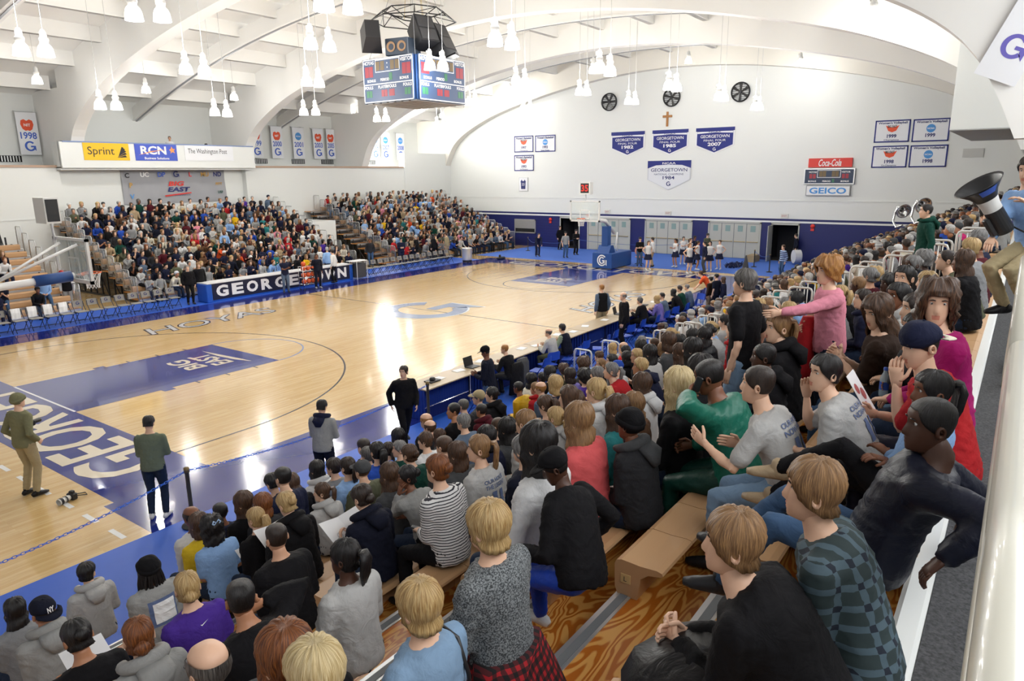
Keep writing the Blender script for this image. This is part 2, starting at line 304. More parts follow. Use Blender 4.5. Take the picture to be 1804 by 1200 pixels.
# roof deck, joists and mid-bay beams
b=MB(); yy=np.linspace(-15,30.2,40); V=[];F=[]
for x in (-14,39.2): V+=[(x,y,roofz(abs(y-CM))) for y in yy]
for x in (-14,39.2): V+=[(x,y,roofz(abs(y-CM))+.15) for y in yy]
n=len(yy); F=[(i,i+1,n+i+1,n+i) for i in range(n-1)]+[(2*n+i,2*n+i+1,3*n+i+1,3*n+i) for i in range(n-1)]
b.add(V,F); ceiling=struct(b.obj('ceiling',CEIL))
jm={}
for i in range(len(RIBX)-1):
    x0,x1=RIBX[i]+.62,(RIBX[i+1] if i<4 else 38.1); L=round(x1-x0,3)
    if L not in jm:
        q=MB(); q.box((0,-.13,-.62),(L,.13,.05)); q.box((0,-.16,-.62),(L,.16,-.54)); jm[L]=q.mesh('joist',CEIL)
    for k in range(-7,8):
        y=CM+k*2.9; link('joist',jm[L],ceiling,(x0,y,roofz(abs(k*2.9))))
    xm=(x0+x1)/2; q=MB()
    for h0,h1,w,mi in ((-.95,-.3,.16,0),(-1.02,-.95,.2,0),(-1.05,-1.02,.05,1)):
        V=[];F=[]
        for y in yy: z=roofz(abs(y-CM)); V+=[(xm-w,y,z+h0),(xm+w,y,z+h0),(xm+w,y,z+h1),(xm-w,y,z+h1)]
        for j in range(n-1):
            for e in range(4): F.append((j*4+e,j*4+(e+1)%4,j*4+4+(e+1)%4,j*4+4+e))
        q.add(V,F,mi)
    q.obj('cross_beam',[CEIL,GREYM],ceiling)
# far wall
XW=38.7
b=MB()
b.box((XW,-15,2.36),(XW+.3,30.2,14))
for y0,y1 in ((-15,-.96),(.6,14.6),(16.18,30.2)): b.box((XW,y0,0),(XW+.3,y1,2.36),1)
wall_far=struct(b.obj('wall_far',[WHITE,NAVY]))
MORT=M('navy_joint',srgb('#141a4a'),.6)
def wallstrip(z0,z1,d,mat,name,y0=-15,y1=30.2): q=MB(); q.box((XW-d,y0,z0),(XW+.01,y1,z1)); return q.obj(name,mat,wall_far)
wallstrip(2.47,2.6,.02,NAVY,'stripe'); wallstrip(2.36,2.47,.03,WHITE,'stripe')
for z in np.arange(.2,2.3,.2):
    wallstrip(z,z+.012,.004,MORT,'block_course_joint',14.6 if 0 else 16.2,26.8)
wallstrip(3.68,3.75,.03,WHITE,'conduit'); 
for z in (5.4,): wallstrip(z,z+.008,.004,M('wall_joint',(.7,.7,.68),.7),'block_course_joint',-3.5,1)
# dark doorways (rooms behind)
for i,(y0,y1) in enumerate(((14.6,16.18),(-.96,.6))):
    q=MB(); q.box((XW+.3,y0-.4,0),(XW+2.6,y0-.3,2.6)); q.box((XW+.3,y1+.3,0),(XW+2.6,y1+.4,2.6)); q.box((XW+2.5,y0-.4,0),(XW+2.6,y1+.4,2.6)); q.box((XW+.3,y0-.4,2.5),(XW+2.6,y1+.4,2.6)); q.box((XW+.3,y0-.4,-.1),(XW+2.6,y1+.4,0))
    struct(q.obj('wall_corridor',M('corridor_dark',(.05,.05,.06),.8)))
    q=MB(); q.box((XW-.04,y0-.08,0),(XW+.3,y0,2.3)); q.box((XW-.04,y1,0),(XW+.3,y1+.08,2.3)); q.box((XW-.04,y0-.08,2.22),(XW+.3,y1+.08,2.34))
    struct(q.obj('trim_%d'%(i+1),GREYDOOR))
# grey double-door banks: each leaf a part
DOORGLASS=M('door_glass',srgb('#8aa3a0'),.15)
def door_bank(n,y0,y1,leaves=4):
    root=link('door_%d'%n,None); root['kind']='structure'; w=(y1-y0)/leaves
    q=MB(); q.box((XW-.05,y0-.1,0),(XW,y0,2.33)); q.box((XW-.05,y1,0),(XW,y1+.1,2.33)); q.box((XW-.05,y0-.1,2.24),(XW,y1+.1,2.36)); q.obj('door_frame',GREYDOOR,root)
    for k in range(leaves):
        q=MB(); q.bbox((XW-.035,y0+k*w+.012,.02),(XW+.0,y0+(k+1)*w-.012,2.22),.006); leaf=q.obj('door_leaf',GREYDOOR,root)
        yc=y0+(k+.5)*w; q=MB(); q.box((XW-.042,yc-.16,1.72),(XW-.03,yc+.16,2.1)); q.obj('door_glass',DOORGLASS,leaf)
        q=MB(); q.tube([(XW-.09,yc-w*.42,1.08),(XW-.09,yc+w*.42,1.08)],.022,6); q.box((XW-.09,yc-w*.42,1.05),(XW-.03,yc-w*.36,1.11)); q.box((XW-.09,yc+w*.36,1.05),(XW-.03,yc+w*.42,1.11)); q.obj('push_bar',BRASS,leaf)
door_bank(1,10.48,13.78); door_bank(2,5.91,9.17); door_bank(3,1.37,4.62)
# open leaf of the right-hand doorway
q=MB(); q.bbox((XW-.95,.55,.02),(XW-.02,.6,2.2),.006); struct(q.obj('door_4',GREYDOOR))
# concession window
q=MB(); q.box((XW-.06,18.45,.98),(XW,20.45,1.06)); q.box((XW-.06,18.45,1.95),(XW,20.45,2.05)); q.box((XW-.06,18.45,.98),(XW,18.53,2.05)); q.box((XW-.06,20.37,.98),(XW,20.45,2.05))
cw=link('window_1',None); cw['kind']='structure'; q.obj('window_frame',STEEL,cw)
for z in np.arange(1.34,1.95,.055): q=MB(); q.box((XW-.03,18.53,z),(XW-.012,20.37,z+.05)); q.obj('shutter_slat',STEEL,cw)
q=MB(); q.box((XW-.01,18.53,1.06),(XW,20.37,1.34)); q.obj('opening',DARK,cw)
# left wall
def wbox(name,a,b_,mat=WHITE): q=MB(); q.box(a,b_); return struct(q.obj(name,mat))
wl=wbox('wall_left',(-14,27.0,0),(9.05,27.5,6.05)); wbox('wall_left',(9.05,27.4,0),(19.5,27.7,6.0)); wbox('wall_left',(19.5,27.0,0),(33.3,27.5,6.1)); wbox('wall_left',(33.3,26.95,0),(38.69,27.5,7.15))
wbox('wall_left',(-14,30.0,5.9),(39,30.3,13)); wbox('wall_left',(-14,27.5,5.9),(39,30.0,6.05))
for i,(x0,x1) in enumerate(((-14,9.0),(19.6,33.2))): 
    q=MB(); q.box((x0,26.93,6.03),(x1,27.08,6.14)); struct(q.obj('trim_%d'%(3+i),M('ledge_wood',srgb('#b59a86'),.6)))
q=MB(); q.box((-14,26.97,3.55),(8.4,27.0,3.62)); q.obj('wall_rail',WHITE,wl)
# balcony (press box) on the left and its mirror volume on the right
bal=link('trim_5',None); bal['kind']='structure'
q=MB(); q.box((8.95,26.3,6.0),(19.75,26.5,7.25)); q.obj('balcony_front',WHITE,bal); q=MB(); q.box((8.95,26.5,5.9),(19.75,30,6.05)); q.obj('balcony_floor',WHITE,bal); q=MB(); q.box((8.95,26.45,6.0),(9.15,27.2,7.25)); q.box((19.55,26.45,6.0),(19.75,27.2,7.25)); q.obj('balcony_side',WHITE,bal); q=MB(); q.box((9.1,26.27,7.23),(19.7,26.52,7.29)); q.obj('balcony_cap',M('cap_blue_grey',srgb('#7d8fb8'),.6),bal)
q=MB(); q.box((19.0,-15,6.62),(28.8,-9.95,11.6),0); q.box((19.0,-15,6.6),(28.8,-9.95,6.63),1); struct(q.obj('wall_right',[WHITE,M('soffit_metal',(.42,.42,.42),.4,bump=(3,.4,.05))]))
wbox('wall_right',(-14,-15.3,0),(39,-15,7.0)); wbox('wall_right',(-14,-15.3,9.6),(39,-15,13)); 
for x0 in (-14,-.2,9.4,19.0,28.8): wbox('wall_right',(x0,-15.3,7.0),(x0+.9,-15,9.6))
# emitting daylight panes, clerestory niche (left) : frame + panes
SKYP=M('daylight_pane',(1,.99,.97),.3,emit=PANE_E)
w2=link('window_2',None); w2['kind']='structure'
for k in range(3): q=MB(); q.box((29.75+k*.9,29.93,6.5),(30.58+k*.9,29.97,9.0)); q.obj('window_pane',SKYP,w2)
q=MB(); q.box((29.65,29.9,6.4),(32.5,30,6.5)); q.box((29.65,29.9,9.0),(32.5,30,9.1))
for k in range(4): q.box((29.65+k*.9,29.9,6.4),(29.75+k*.9,30,9.1))
q.obj('window_frame',WHITE,w2)
SKYR=M('fill_pane_glow',(.95,.98,1),.3,emit=.9)
w3=link('added_glow_panes',None); w3['kind']='structure'  # unseen glowing panes, added to light the near side like windows
for x0,x1 in ((-13.1,-.2),(.7,9.4),(10.3,19.0)):
    m=int((x1-x0)/1.4)
    for k in range(m): q=MB(); q.box((x0+(x1-x0)*k/m+.05,-15.2,7.05),(x0+(x1-x0)*(k+1)/m-.05,-15.15,9.55)); q.obj('window_pane',SKYR,w3)
# concourse behind the near stand
EDY,EDZ=-11.915,3.68
CARP=M('grey_carpet',(.075,.076,.08),.95,bump=(90,.8,.01),var=(70,.5))
b=MB(); b.box((-12,-15,EDZ-.25),(38.7,EDY-.11,EDZ)); cc=struct(b.obj('floor_concourse',CARP))
b=MB(); b.bbox((-12,EDY-.11,0.2),(38.7,EDY,EDZ+.012),.02); b.obj('concourse_edge',WHITE,cc)
# ================= bleachers =================
def yn(n): return -4.17-.623*n          # nosing line of row n, near stand
def zn(n): return .18+.275*n            # deck height of row n
def yl(n): return 19.41+.623*n          # nosing line, far-side stands
BPROF=[(0,0),(.02,.05),(.025,.2),(.012,.228),(-.02,.24),(-.15,.234),(-.25,.24),(-.285,.232),(-.292,.215),(-.28,.205),(-.2,.19),(-.15,.15),(-.13,0)]
_bm={}
def bench_mesh(L,mods=1):
    k=(round(L,3))
    if k not in _bm:
        q=MB(); q.prism(BPROF,'x',0,L); _bm[k]=q.mesh('bench',TAN); fixn(_bm[k])
    return _bm[k]
def bleacher(label,x0,x1,rows,sections,mirror=False,modules=None,closed=True):
    """rows of plywood deck with moulded benches; mirror = stand facing -y"""
    Y=(lambda n:yl(n)) if mirror else (lambda n:yn(n)); s=1 if mirror else -1
    root=thing('bleacher',label,'bleachers',((x0+x1)/2,Y(0),0)); bx,by=(x0+x1)/2,Y(0)
    for n in range(rows):
        y0=Y(n); q=MB(); a,b_=sorted((y0,y0+s*.66)); q.box((x0-bx,a-by,zn(n)-.035),(x1-bx,b_-by,zn(n))); q.obj('deck',PLY,root)
        q=MB(); a,b_=sorted((y0+s*.0,y0-s*.012)); q.box((x0-bx,a-by,zn(n)-.11),(x1-bx,b_-by,zn(n)+.006)); a,b_=sorted((y0,y0+s*.09)); q.box((x0-bx,a-by,zn(n)),(x1-bx,b_-by,zn(n)+.006)); q.box((x0-bx,a-by+.02,zn(n)+.006),(x1-bx,b_-by-.02,zn(n)+.009),1); q.obj('nosing_strip',[STEEL,RUBBER],root)
        q=MB(); a,b_=sorted((y0+s*.02,y0+s*.035)); q.box((x0-bx,a-by,zn(n)-.28),(x1-bx,b_-by,zn(n)-.1)); q.obj('riser_panel',M('riser_dark',(.03,.03,.034),.7),root)
        for i,(a0,a1) in enumerate(sections):
            if modules and a0==modules[0]:
                m=round((min(a1,modules[1])-a0)/.46); Lm=(min(a1,modules[1])-a0)/m; me=bench_mesh(Lm-.006)
                for k in range(m): link('bench_module',me,root,(a0+k*Lm-bx,y0-by,zn(n)))
                if modules[1]<a1: link('bench',bench_mesh(a1-modules[1]),root,(modules[1]-bx,y0-by,zn(n)))
                q=MB(); q.bbox((a0-.004-bx,y0-.085-by,zn(n)+.09),(a0+.001-bx,y0-.02-by,zn(n)+.15),.001); pl=q.obj('row_plate',M('row_plate_cream',srgb('#d9b87f'),.5),root)
                text('ABCDEFGHJKLMN'[n],INKK,pl,((a0-bx,y0-.052-by,zn(n)+.12),(0,-1,0),(0,0,1)),(0,0,.006),height=.032,name='row_letter')
            elif modules and i==0 and n>=6:
                m=10; Lm=.46; me=bench_mesh(.454)
                for k in range(m): link('bench_module',me,root,(a1-(k+1)*Lm-bx,y0-by,zn(n)))
            else:
                o=link('bench',bench_mesh(a1-a0),root,((a0 if not mirror else a1)-bx,y0-by,zn(n)))
                if mirror: o.rotation_euler=(0,0,PI)
    return root,bx,by
NB,nbx,nby=bleacher('near plywood bleacher with tan moulded benches below the concourse',-12,36.5,13,[(-12,-4.55),(-3.32,9.5),(10.9,22.4),(23.7,36.3)],False,(-3.32,4.5))
L1,_,_=bleacher('crowded bleacher under the press balcony behind the scorer table',8.4,21.2,12,[(8.5,21.1)],True)
L2,_,_=bleacher('crowded bleacher in the far left corner next to the far wall',23.6,37.2,12,[(24.6,37.1)],True)
L0,_,_=bleacher('smaller bleacher at the left edge behind the left basket',-8,6.0,9,[(-8,5.9)],True)
def understruct(root,x,bx,by):
    q=MB()
    for n in range(1,12,1):
        q.box((x-bx-.03,yl(n)-by-.03,0),(x-bx+.03,yl(n)-by+.03,zn(n)-.04))
        if n%2: q.tube([(x-bx,yl(n)-by,.05),(x-bx,yl(min(n+2,11))-by,zn(min(n+2,11))-.1)],.025,6)
    q.box((x-bx-.04,0,.0),(x-bx+.04,yl(11)-by,.08)); q.obj('understructure',BLACK,root)
understruct(L1,8.6,14.8,yl(0)); understruct(L2,23.8,30.4,yl(0)); understruct(L0,5.8,-1,yl(0))
# end railings: tall picket panels stepping up each row (one thing per stand end)
def end_rail(x,label,rows,Y,lean=1):
    root=thing('end_railing',label,'railing',(x,Y(0),0),group='stand railings'); s=1 if Y(1)>Y(0) else -1
    for n in range(rows):
        y0=Y(n)-Y(0); z0=zn(n); q=MB(); top=z0+1.02; w=.6
        q.tube([(0,y0,z0-.1),(0,y0,top-.06),(0,y0+s*.05,top),(0,y0+s*(w-.05),top),(0,y0+s*w,top-.06),(0,y0+s*w,z0+.1)],.017,6)
        for k in range(1,5): q.tube([(0,y0+s*w*k/5,z0+.08),(0,y0+s*w*k/5,top)],.009,5)
        q.tube([(0,y0,z0+.08),(0,y0+s*w,z0+.08)],.012,5); q.obj('rail_panel',STEEL,root,smooth=True)
    return root
end_rail(8.42,'steel picket railing down the left end of the balcony-side stand',12,yl); end_rail(21.2,'steel picket railing at the right end of the balcony-side stand',12,yl); end_rail(24.4,'steel picket railing on the near end of the far left stand',12,yl); end_rail(6.05,'steel picket railing beside the small left-edge stand',9,yl); end_rail(37.2,'steel picket railing against the far wall end of the stand',12,yl)
# aisle hand rails of the near stand: separate hoops
HOOP=M('hoop_paint',(.66,.66,.64),.4,.3)
def hoop_mesh():
    q=MB(); w=.5; h=1.06; q.tube([(0,0,0),(0,0,h-.08),(0,-.03,h-.02),(0,-.08,h),(0,-w+.08,h),(0,-w+.03,h-.02),(0,-w,h-.08),(0,-w,.05)],.024,8)
    return q.mesh('hoop_frame',HOOP,True)
def picket_mesh(y): q=MB(); q.tube([(0,y,.1),(0,y,1.05)],.012,6); return q.mesh('picket',HOOP,True)
hm=hoop_mesh(); pm=[picket_mesh(-.17),picket_mesh(-.33)]
ORD=['first','second','third','fourth','fifth','sixth','seventh','eighth','ninth','tenth','eleventh','twelfth','thirteenth','fourteenth','fifteenth','sixteenth','seventeenth','eighteenth','nineteenth','twentieth']
for x,sd in ((9.75,'near'),(10.75,'far'),(22.6,'distant near'),(23.5,'distant far')):
    for n in range(0,12):
        if sd.startswith('distant') and n%2: continue
        r=thing('aisle_hoop_rail','pale metal hoop rail on the %s side of the aisle, %s row up'%(sd,ORD[n]),'railing',(x,yn(n)-.08,zn(n)),group='aisle hoop rails')
        link('hoop_frame',hm,r)
        for m_ in pm: link('picket',m_,r)
# white vomitory box and ramp rail between the two far stands
q=MB(); q.bbox((21.5,23.6,0),(23.4,27.0,2.72),.02); struct(q.obj('wall_vomitory',WHITE))
# ================= top rail of the concourse (right edge) =================
RAILP=M('rail_paint',srgb('#d5d2c4'),.3,coat=.3)
rl=thing('concourse_guard_rail','thick cream painted pipe rail along the concourse edge','railing',(0,-12.2,EDZ))
q=MB(); q.tube([(-7.6,0,1.08),(-3.5,0,1.08)],.043,20); q.obj('top_pipe',RAILP,rl,smooth=True); q=MB(); q.tube([(-3.49,0,1.08),(.0,0,1.08),(.12,-.0,1.05),(.16,0,.95),(.16,0,0)],.043,20); q.obj('top_pipe',RAILP,rl,smooth=True)
q=MB(); q.tube([(-7.6,.02,.86),(-2.4,.02,.86)],.026,14); q.obj('lower_pipe',RAILP,rl,smooth=True); q=MB(); q.tube([(-2.38,.02,.84),(.1,.02,.84)],.024,14); q.obj('lower_pipe',RAILP,rl,smooth=True)
for x in (-5.2,-2.4): q=MB(); q.tube([(x,0,0),(x,0,1.08)],.03,12); q.obj('post',RAILP,rl,smooth=True)
q=MB(); pts=[(-4.75+.38*math.cos(t)*(.6 if math.cos(t)<0 else 1),-12.02+.1*math.sin(t),EDZ+.012) for t in np.linspace(.6,5.6,26)]; q.tube(pts,.007,6); tag(q.obj('black_cable',M('cable_black',(.02,.02,.02),.5),smooth=True),'loop of black cable lying on the grey carpet','cable')
q=MB(); q.tube([(-5.6,-12.07,EDZ+.01),(-5.2,-12.03,EDZ+.012),(-4.9,-11.96,EDZ+.012),(-4.6,-11.93,EDZ+.018),(-4.42,-11.895,EDZ+.018),(-4.4,-11.88,EDZ-.2)],.004,6); tag(q.obj('grey_wire',M('wire_grey',(.5,.5,.48),.5),smooth=True),'thin grey wire running over the white concourse edge','cable')
# ================= tables on the near sideline =================
TTOP=M('table_laminate',srgb('#b3a083'),.35); SKIRT=M('blue_skirt',srgb('#123a9a'),.6,bump=(2,.1))
def skirt(q,p0,p1,h,amp=.02,per=.09):
    p0,p1=np.array(p0,float),np.array(p1,float); d=p1-p0; L=np.linalg.norm(d); d/=L; nrm=np.array([-d[1],d[0],0]); n=int(L/per*4); V=[];F=[]
    for i in range(n+1):
        a=amp*math.sin(i*PI/2); P=p0+d*L*i/n; V+=[tuple(P+nrm*a*.5+np.array([0,0,h])),tuple(P+nrm*a+np.array([0,0,.01]))]
    for i in range(n): F.append((2*i,2*i+1,2*i+3,2*i+2))
    q.add(V,F)
def court_table(x0,L,label):
    r=thing('media_table',label,'table',(x0,-1.38,0),group='skirted media tables'); q=MB(); q.bbox((0,-.36,.72),(L-.02,.36,.755),.008); q.obj('table_top',TTOP,r)
    q=MB(); skirt(q,(0,.35,0),(L-.02,.35,0),.72); skirt(q,(0,-.3,0),(0,.35,0),.72); q.obj('table_skirt',SKIRT,r)
    for x in (.15,L-.17):
        for y in (-.28,.26): q=MB(); q.tube([(x,y,0),(x,y,.72)],.016,6); q.obj('leg',BLACK,r)
names=['skirted table at the left end of the row with laptop','second skirted table from the left end with papers','third skirted table where man in light shirt leans','fourth skirted table with empty blue chairs behind','fifth skirted table near the men standing','sixth skirted table with laptops and crouched writers','last skirted table at the far end of the row']
for k in range(7): court_table(4.25+k*2.42,2.42,names[k])
# items on the tables
def laptop(x,y,rz,label,z=.757):
    r=thing('laptop',label,'laptop',(x,y,z),rz); q=MB(); q.bbox((-.17,-.12,0),(.17,.12,.018),.004); q.obj('base',BLACK,r)
    q=MB(); q.bbox((-.17,.115,.01),(.17,.13,.25),.004,T=Matrix.Translation((0,.12,.01))@Matrix.Rotation(-.25,4,'X')@Matrix.Translation((0,-.12,-.01))); q.obj('screen',BLACK,r)
    q=MB(); q.box((-.15,-.04,.018),(.15,.1,.021)); q.obj('keyboard',M('key_grey',(.08,.08,.09),.5),r)
laptop(6.35,-1.38,0,'open black laptop on the left end table'); laptop(14.4,-1.3,.2,'open laptop beside crouched writer on the far tables'); laptop(15.2,-1.25,.2,'second open laptop on the far tables'); laptop(16.4,-1.3,.2,'dark laptop near the man in green')
PAPER=M('paper_white',(.84,.84,.85),.8)
for i,(x,y,a) in enumerate(((5.1,-1.35,.1),(5.9,-1.3,-.2),(6.9,-1.2,.3),(8.6,-1.3,.1),(9.1,-1.45,-.3),(10.6,-1.2,.2),(11.2,-1.4,.0),(12.1,-1.3,.4),(13.3,-1.35,.1),(17.2,-1.3,.2))):
    q=MB(); q.box((-.15,-.11,0),(.15,.11,.006)); q.box((-.14,-.1,.006),(.1,.1,.009)); tag(q.obj('paper_sheets',PAPER,None,loc=(x,y,.757),rot=(0,0,a)),'white papers on the media tables, %s from the left end'%ORD[i],'paper','papers on the media tables')
q=MB(); q.bbox((-.17,-.12,0),(.17,.12,.03),.006); q.lathe([(0,.1),(.05,.095),(.075,.06),(.07,.03)],12,0,(0,0,0)); tag(q.obj('speaker_phone',BLACK,None,loc=(4.85,-1.38,.757)),'black phone unit on closed laptop at the table end','phone')
# folding chairs
def folding_chair(metal,pad,letter):
    """faces +y; seat .44 m"""
    parts=[]; q=MB()
    for s in (-.2,.2):
        q.tube([(s,.22,0),(s,-.05,.42),(s*.98,-.2,.62),(s*.95,-.24,.8)],.013,6)
        q.tube([(s*.9,-.26,0),(s*.9,.2,.42)],.013,6)
    q.tube([(-.2,.13,.12),(.2,.13,.12)],.01,6); q.tube([(-.18,-.2,.08),(.18,-.2,.08)],.01,6); fr=q.mesh('frame',metal,True)
    q=MB(); q.bbox((-.2,-.18,.42),(.2,.22,.45),.01); st=q.mesh('seat',pad)
    q=MB(); V=[];F=[]; n=8
    for j,(z,hh) in enumerate(((.6,1),(.72,1.02),(.8,.98),(.84,.8))):
        for i in range(n+1): x=-.21+.42*i/n; V.append((x*hh,-.22-.04*(1-(2*i/n-1)**2)-(z-.6)*.16,z))
    for j in range(3):
        for i in range(n): F.append((j*(n+1)+i,j*(n+1)+i+1,(j+1)*(n+1)+i+1,(j+1)*(n+1)+i))
    q.add(V,F); V2=[(x,y-.016,z) for x,y,z in V]; q.add(V2,[f[::-1] for f in F]); bk=q.mesh('backrest',pad,True)
    parts=[('frame',fr),('seat',st),('backrest',bk)]
    if letter:
        q=MB(); root=None
        o=block_G(None,((0,-.243,.74),(-1,0,0),(0,0,1)),(0,0),.13,INKN,.006,'letter_g'); parts.append(('letter_g',o.data)); bpy.data.objects.remove(o)
    return parts
CHG=M('chair_grey_seat',srgb('#8d8a84'),.5); CHM=M('chair_dark_frame',(.03,.035,.06),.4,.3); CHB=M('chair_blue',srgb('#1f49b5'),.45)
gch=folding_chair(CHM,CHG,True); bch=folding_chair(M('chair_blue_frame',srgb('#183a94'),.4,.2),CHB,False)
def put_chair(parts,name,x,y,rz,label,group,z=.012):
    r=thing(name,label,'chair',(x,y,z),rz,group)
    for n_,me in parts: link(n_,me,r)
    return r
for k in range(14): put_chair(gch,'folding_chair',1.9+k*.53,17.15,PI,'grey folding chair with letter on back, %s from left in left bench row'%ORD[k],'left bench chairs')
for k in range(15): put_chair(gch,'folding_chair',19.6+k*.52,17.15,PI,'grey folding chair in far bench row, %s from the scorer table'%ORD[k],'far bench chairs')
bl=[(7.9,-2.35,.1),(8.55,-2.2,-.3),(9.4,-2.4,.3),(10.1,-2.25,0),(10.9,-2.5,.5),(11.8,-2.3,.2),(12.8,-2.35,-.2),(13.7,-2.3,.1),(14.6,-2.4,.2),(15.5,-2.35,0),(16.4,-2.3,-.2),(17.3,-2.35,.1),(18.2,-2.3,.3),(5.4,-2.35,.1),(19.2,-2.2,1.2)]
for i,(x,y,a) in enumerate(sorted(bl)): put_chair(bch,'blue_folding_chair',x,y,a,'bright blue folding chair behind the media tables, %s from left'%ORD[i],'blue chairs at media tables')
# towels on some bench chairs
TOW=M('white_towel',(.85,.85,.86),.9,bump=(40,.4))
for i,k in enumerate((2,3,4,5)):
    x=1.9+k*.53; q=MB(); V=[];F=[]
    for j,(y,z) in enumerate(((.03,.48),(.035,.7),(-.005,.86),(-.06,.86),(-.08,.6))):
        for e in range(5): V.append((-.15+.075*e,-(-.22-.02+y)-.0+.01*math.sin(e*2+j),z+.01*math.sin(e*3)))
    for j in range(4):
        for e in range(4): F.append((j*5+e,j*5+e+1,j*5+6+e,j*5+5+e))
    q.add(V,F); tag(q.obj('towel',TOW,None,loc=(x,17.15,.0)),'white towel hung on the bench chair %s from left'%ORD[k],'towel','towels on the left bench')
# ================= scorer table with lettering =================
st=thing('scorer_table','long scorer table with navy GEORGETOWN front and blue ends','table',(10.45,16.9,0)); Ls=8.0
q=MB(); q.box((0,.0,.1),(Ls,.05,.86)); q.obj('front_panel',M('banner_navy',srgb('#141a38'),.4),st); q=MB(); q.box((-.25,-.05,.84),(Ls+.2,.75,.88)); q.obj('table_top',M('table_white',(.75,.75,.76),.4),st)
END=M('blue_pad',srgb('#2058b8'),.4); q=MB(); q.bbox((-.28,-.03,.012),(-.0,.75,.84),.03); q.obj('end_pad',END,st); q=MB(); q.bbox((Ls,-.03,.012),(Ls+.22,.75,.84),.03); q.obj('end_pad',END,st); q=MB(); q.box((-.2,.02,.012),(Ls,.06,.1)); q.obj('kick_strip',END,st)
for i,c in enumerate('GEORGETOWN'): text(c,INKW,st,((0,0,.48),(1,0,0),(0,0,1)),(.5+i*.775,0,.006),height=.52,width=.6 if c!='W' else .72,name='letter',bold=.045)
# ball rack
BALL=M('basketball_orange',srgb('#c8552b'),.55,bump=(120,.3,.005)); br=thing('ball_rack','wheeled chrome ball rack with three shelves beside scorer table','rack',(15.35,16.25,.0))
q=MB()
for x in (-.55,.55):
    for y in (-.17,.17): q.tube([(x,y,.06),(x,y,1.18 if x<0 else 1.3)],.014,6)
for z in (.3,.62,.94,1.16):
    for y in (-.17,.17): q.tube([(-.55,y,z),(.55,y,z)],.01,6)
    for x in (-.55,.55): q.tube([(x,-.17,z),(x,.17,z)],.01,6)
q.tube([(.55,-.17,1.3),(.55,0,1.4),(.55,.17,1.3)],.014,6); q.obj('rack_frame',CHROME,br,smooth=True)
for x in (-.5,.5):
    for y in (-.15,.15): q=MB(); q.lathe([(0,0),(.04,.01),(.04,.07),(0,.08)],8); q.obj('wheel',BLACK,br,loc=(x,y,0))
def sphere(r,n=14,m=10): q=MB(); q.lathe([(max(r*math.sin(PI*i/m),1e-4),-r*math.cos(PI*i/m)) for i in range(m+1)],n); return q
bme=sphere(.12).mesh('basketball',BALL,True); i=0
for sh,z in enumerate((.43,.75,1.07)):
    for k in range(4):
        tag(link('basketball',bme,None,(15.35-.41+k*.27,16.25-.03,z)),'orange basketball on the ball rack, %s shelf, %s from left'%(('bottom','middle','top')[sh],ORD[k]),'ball','basketballs on the rack'); i+=1
tag(link('basketball',bme,None,(14.98,16.25,1.29)),'orange basketball lying on top of the ball rack','ball','basketballs on the rack')
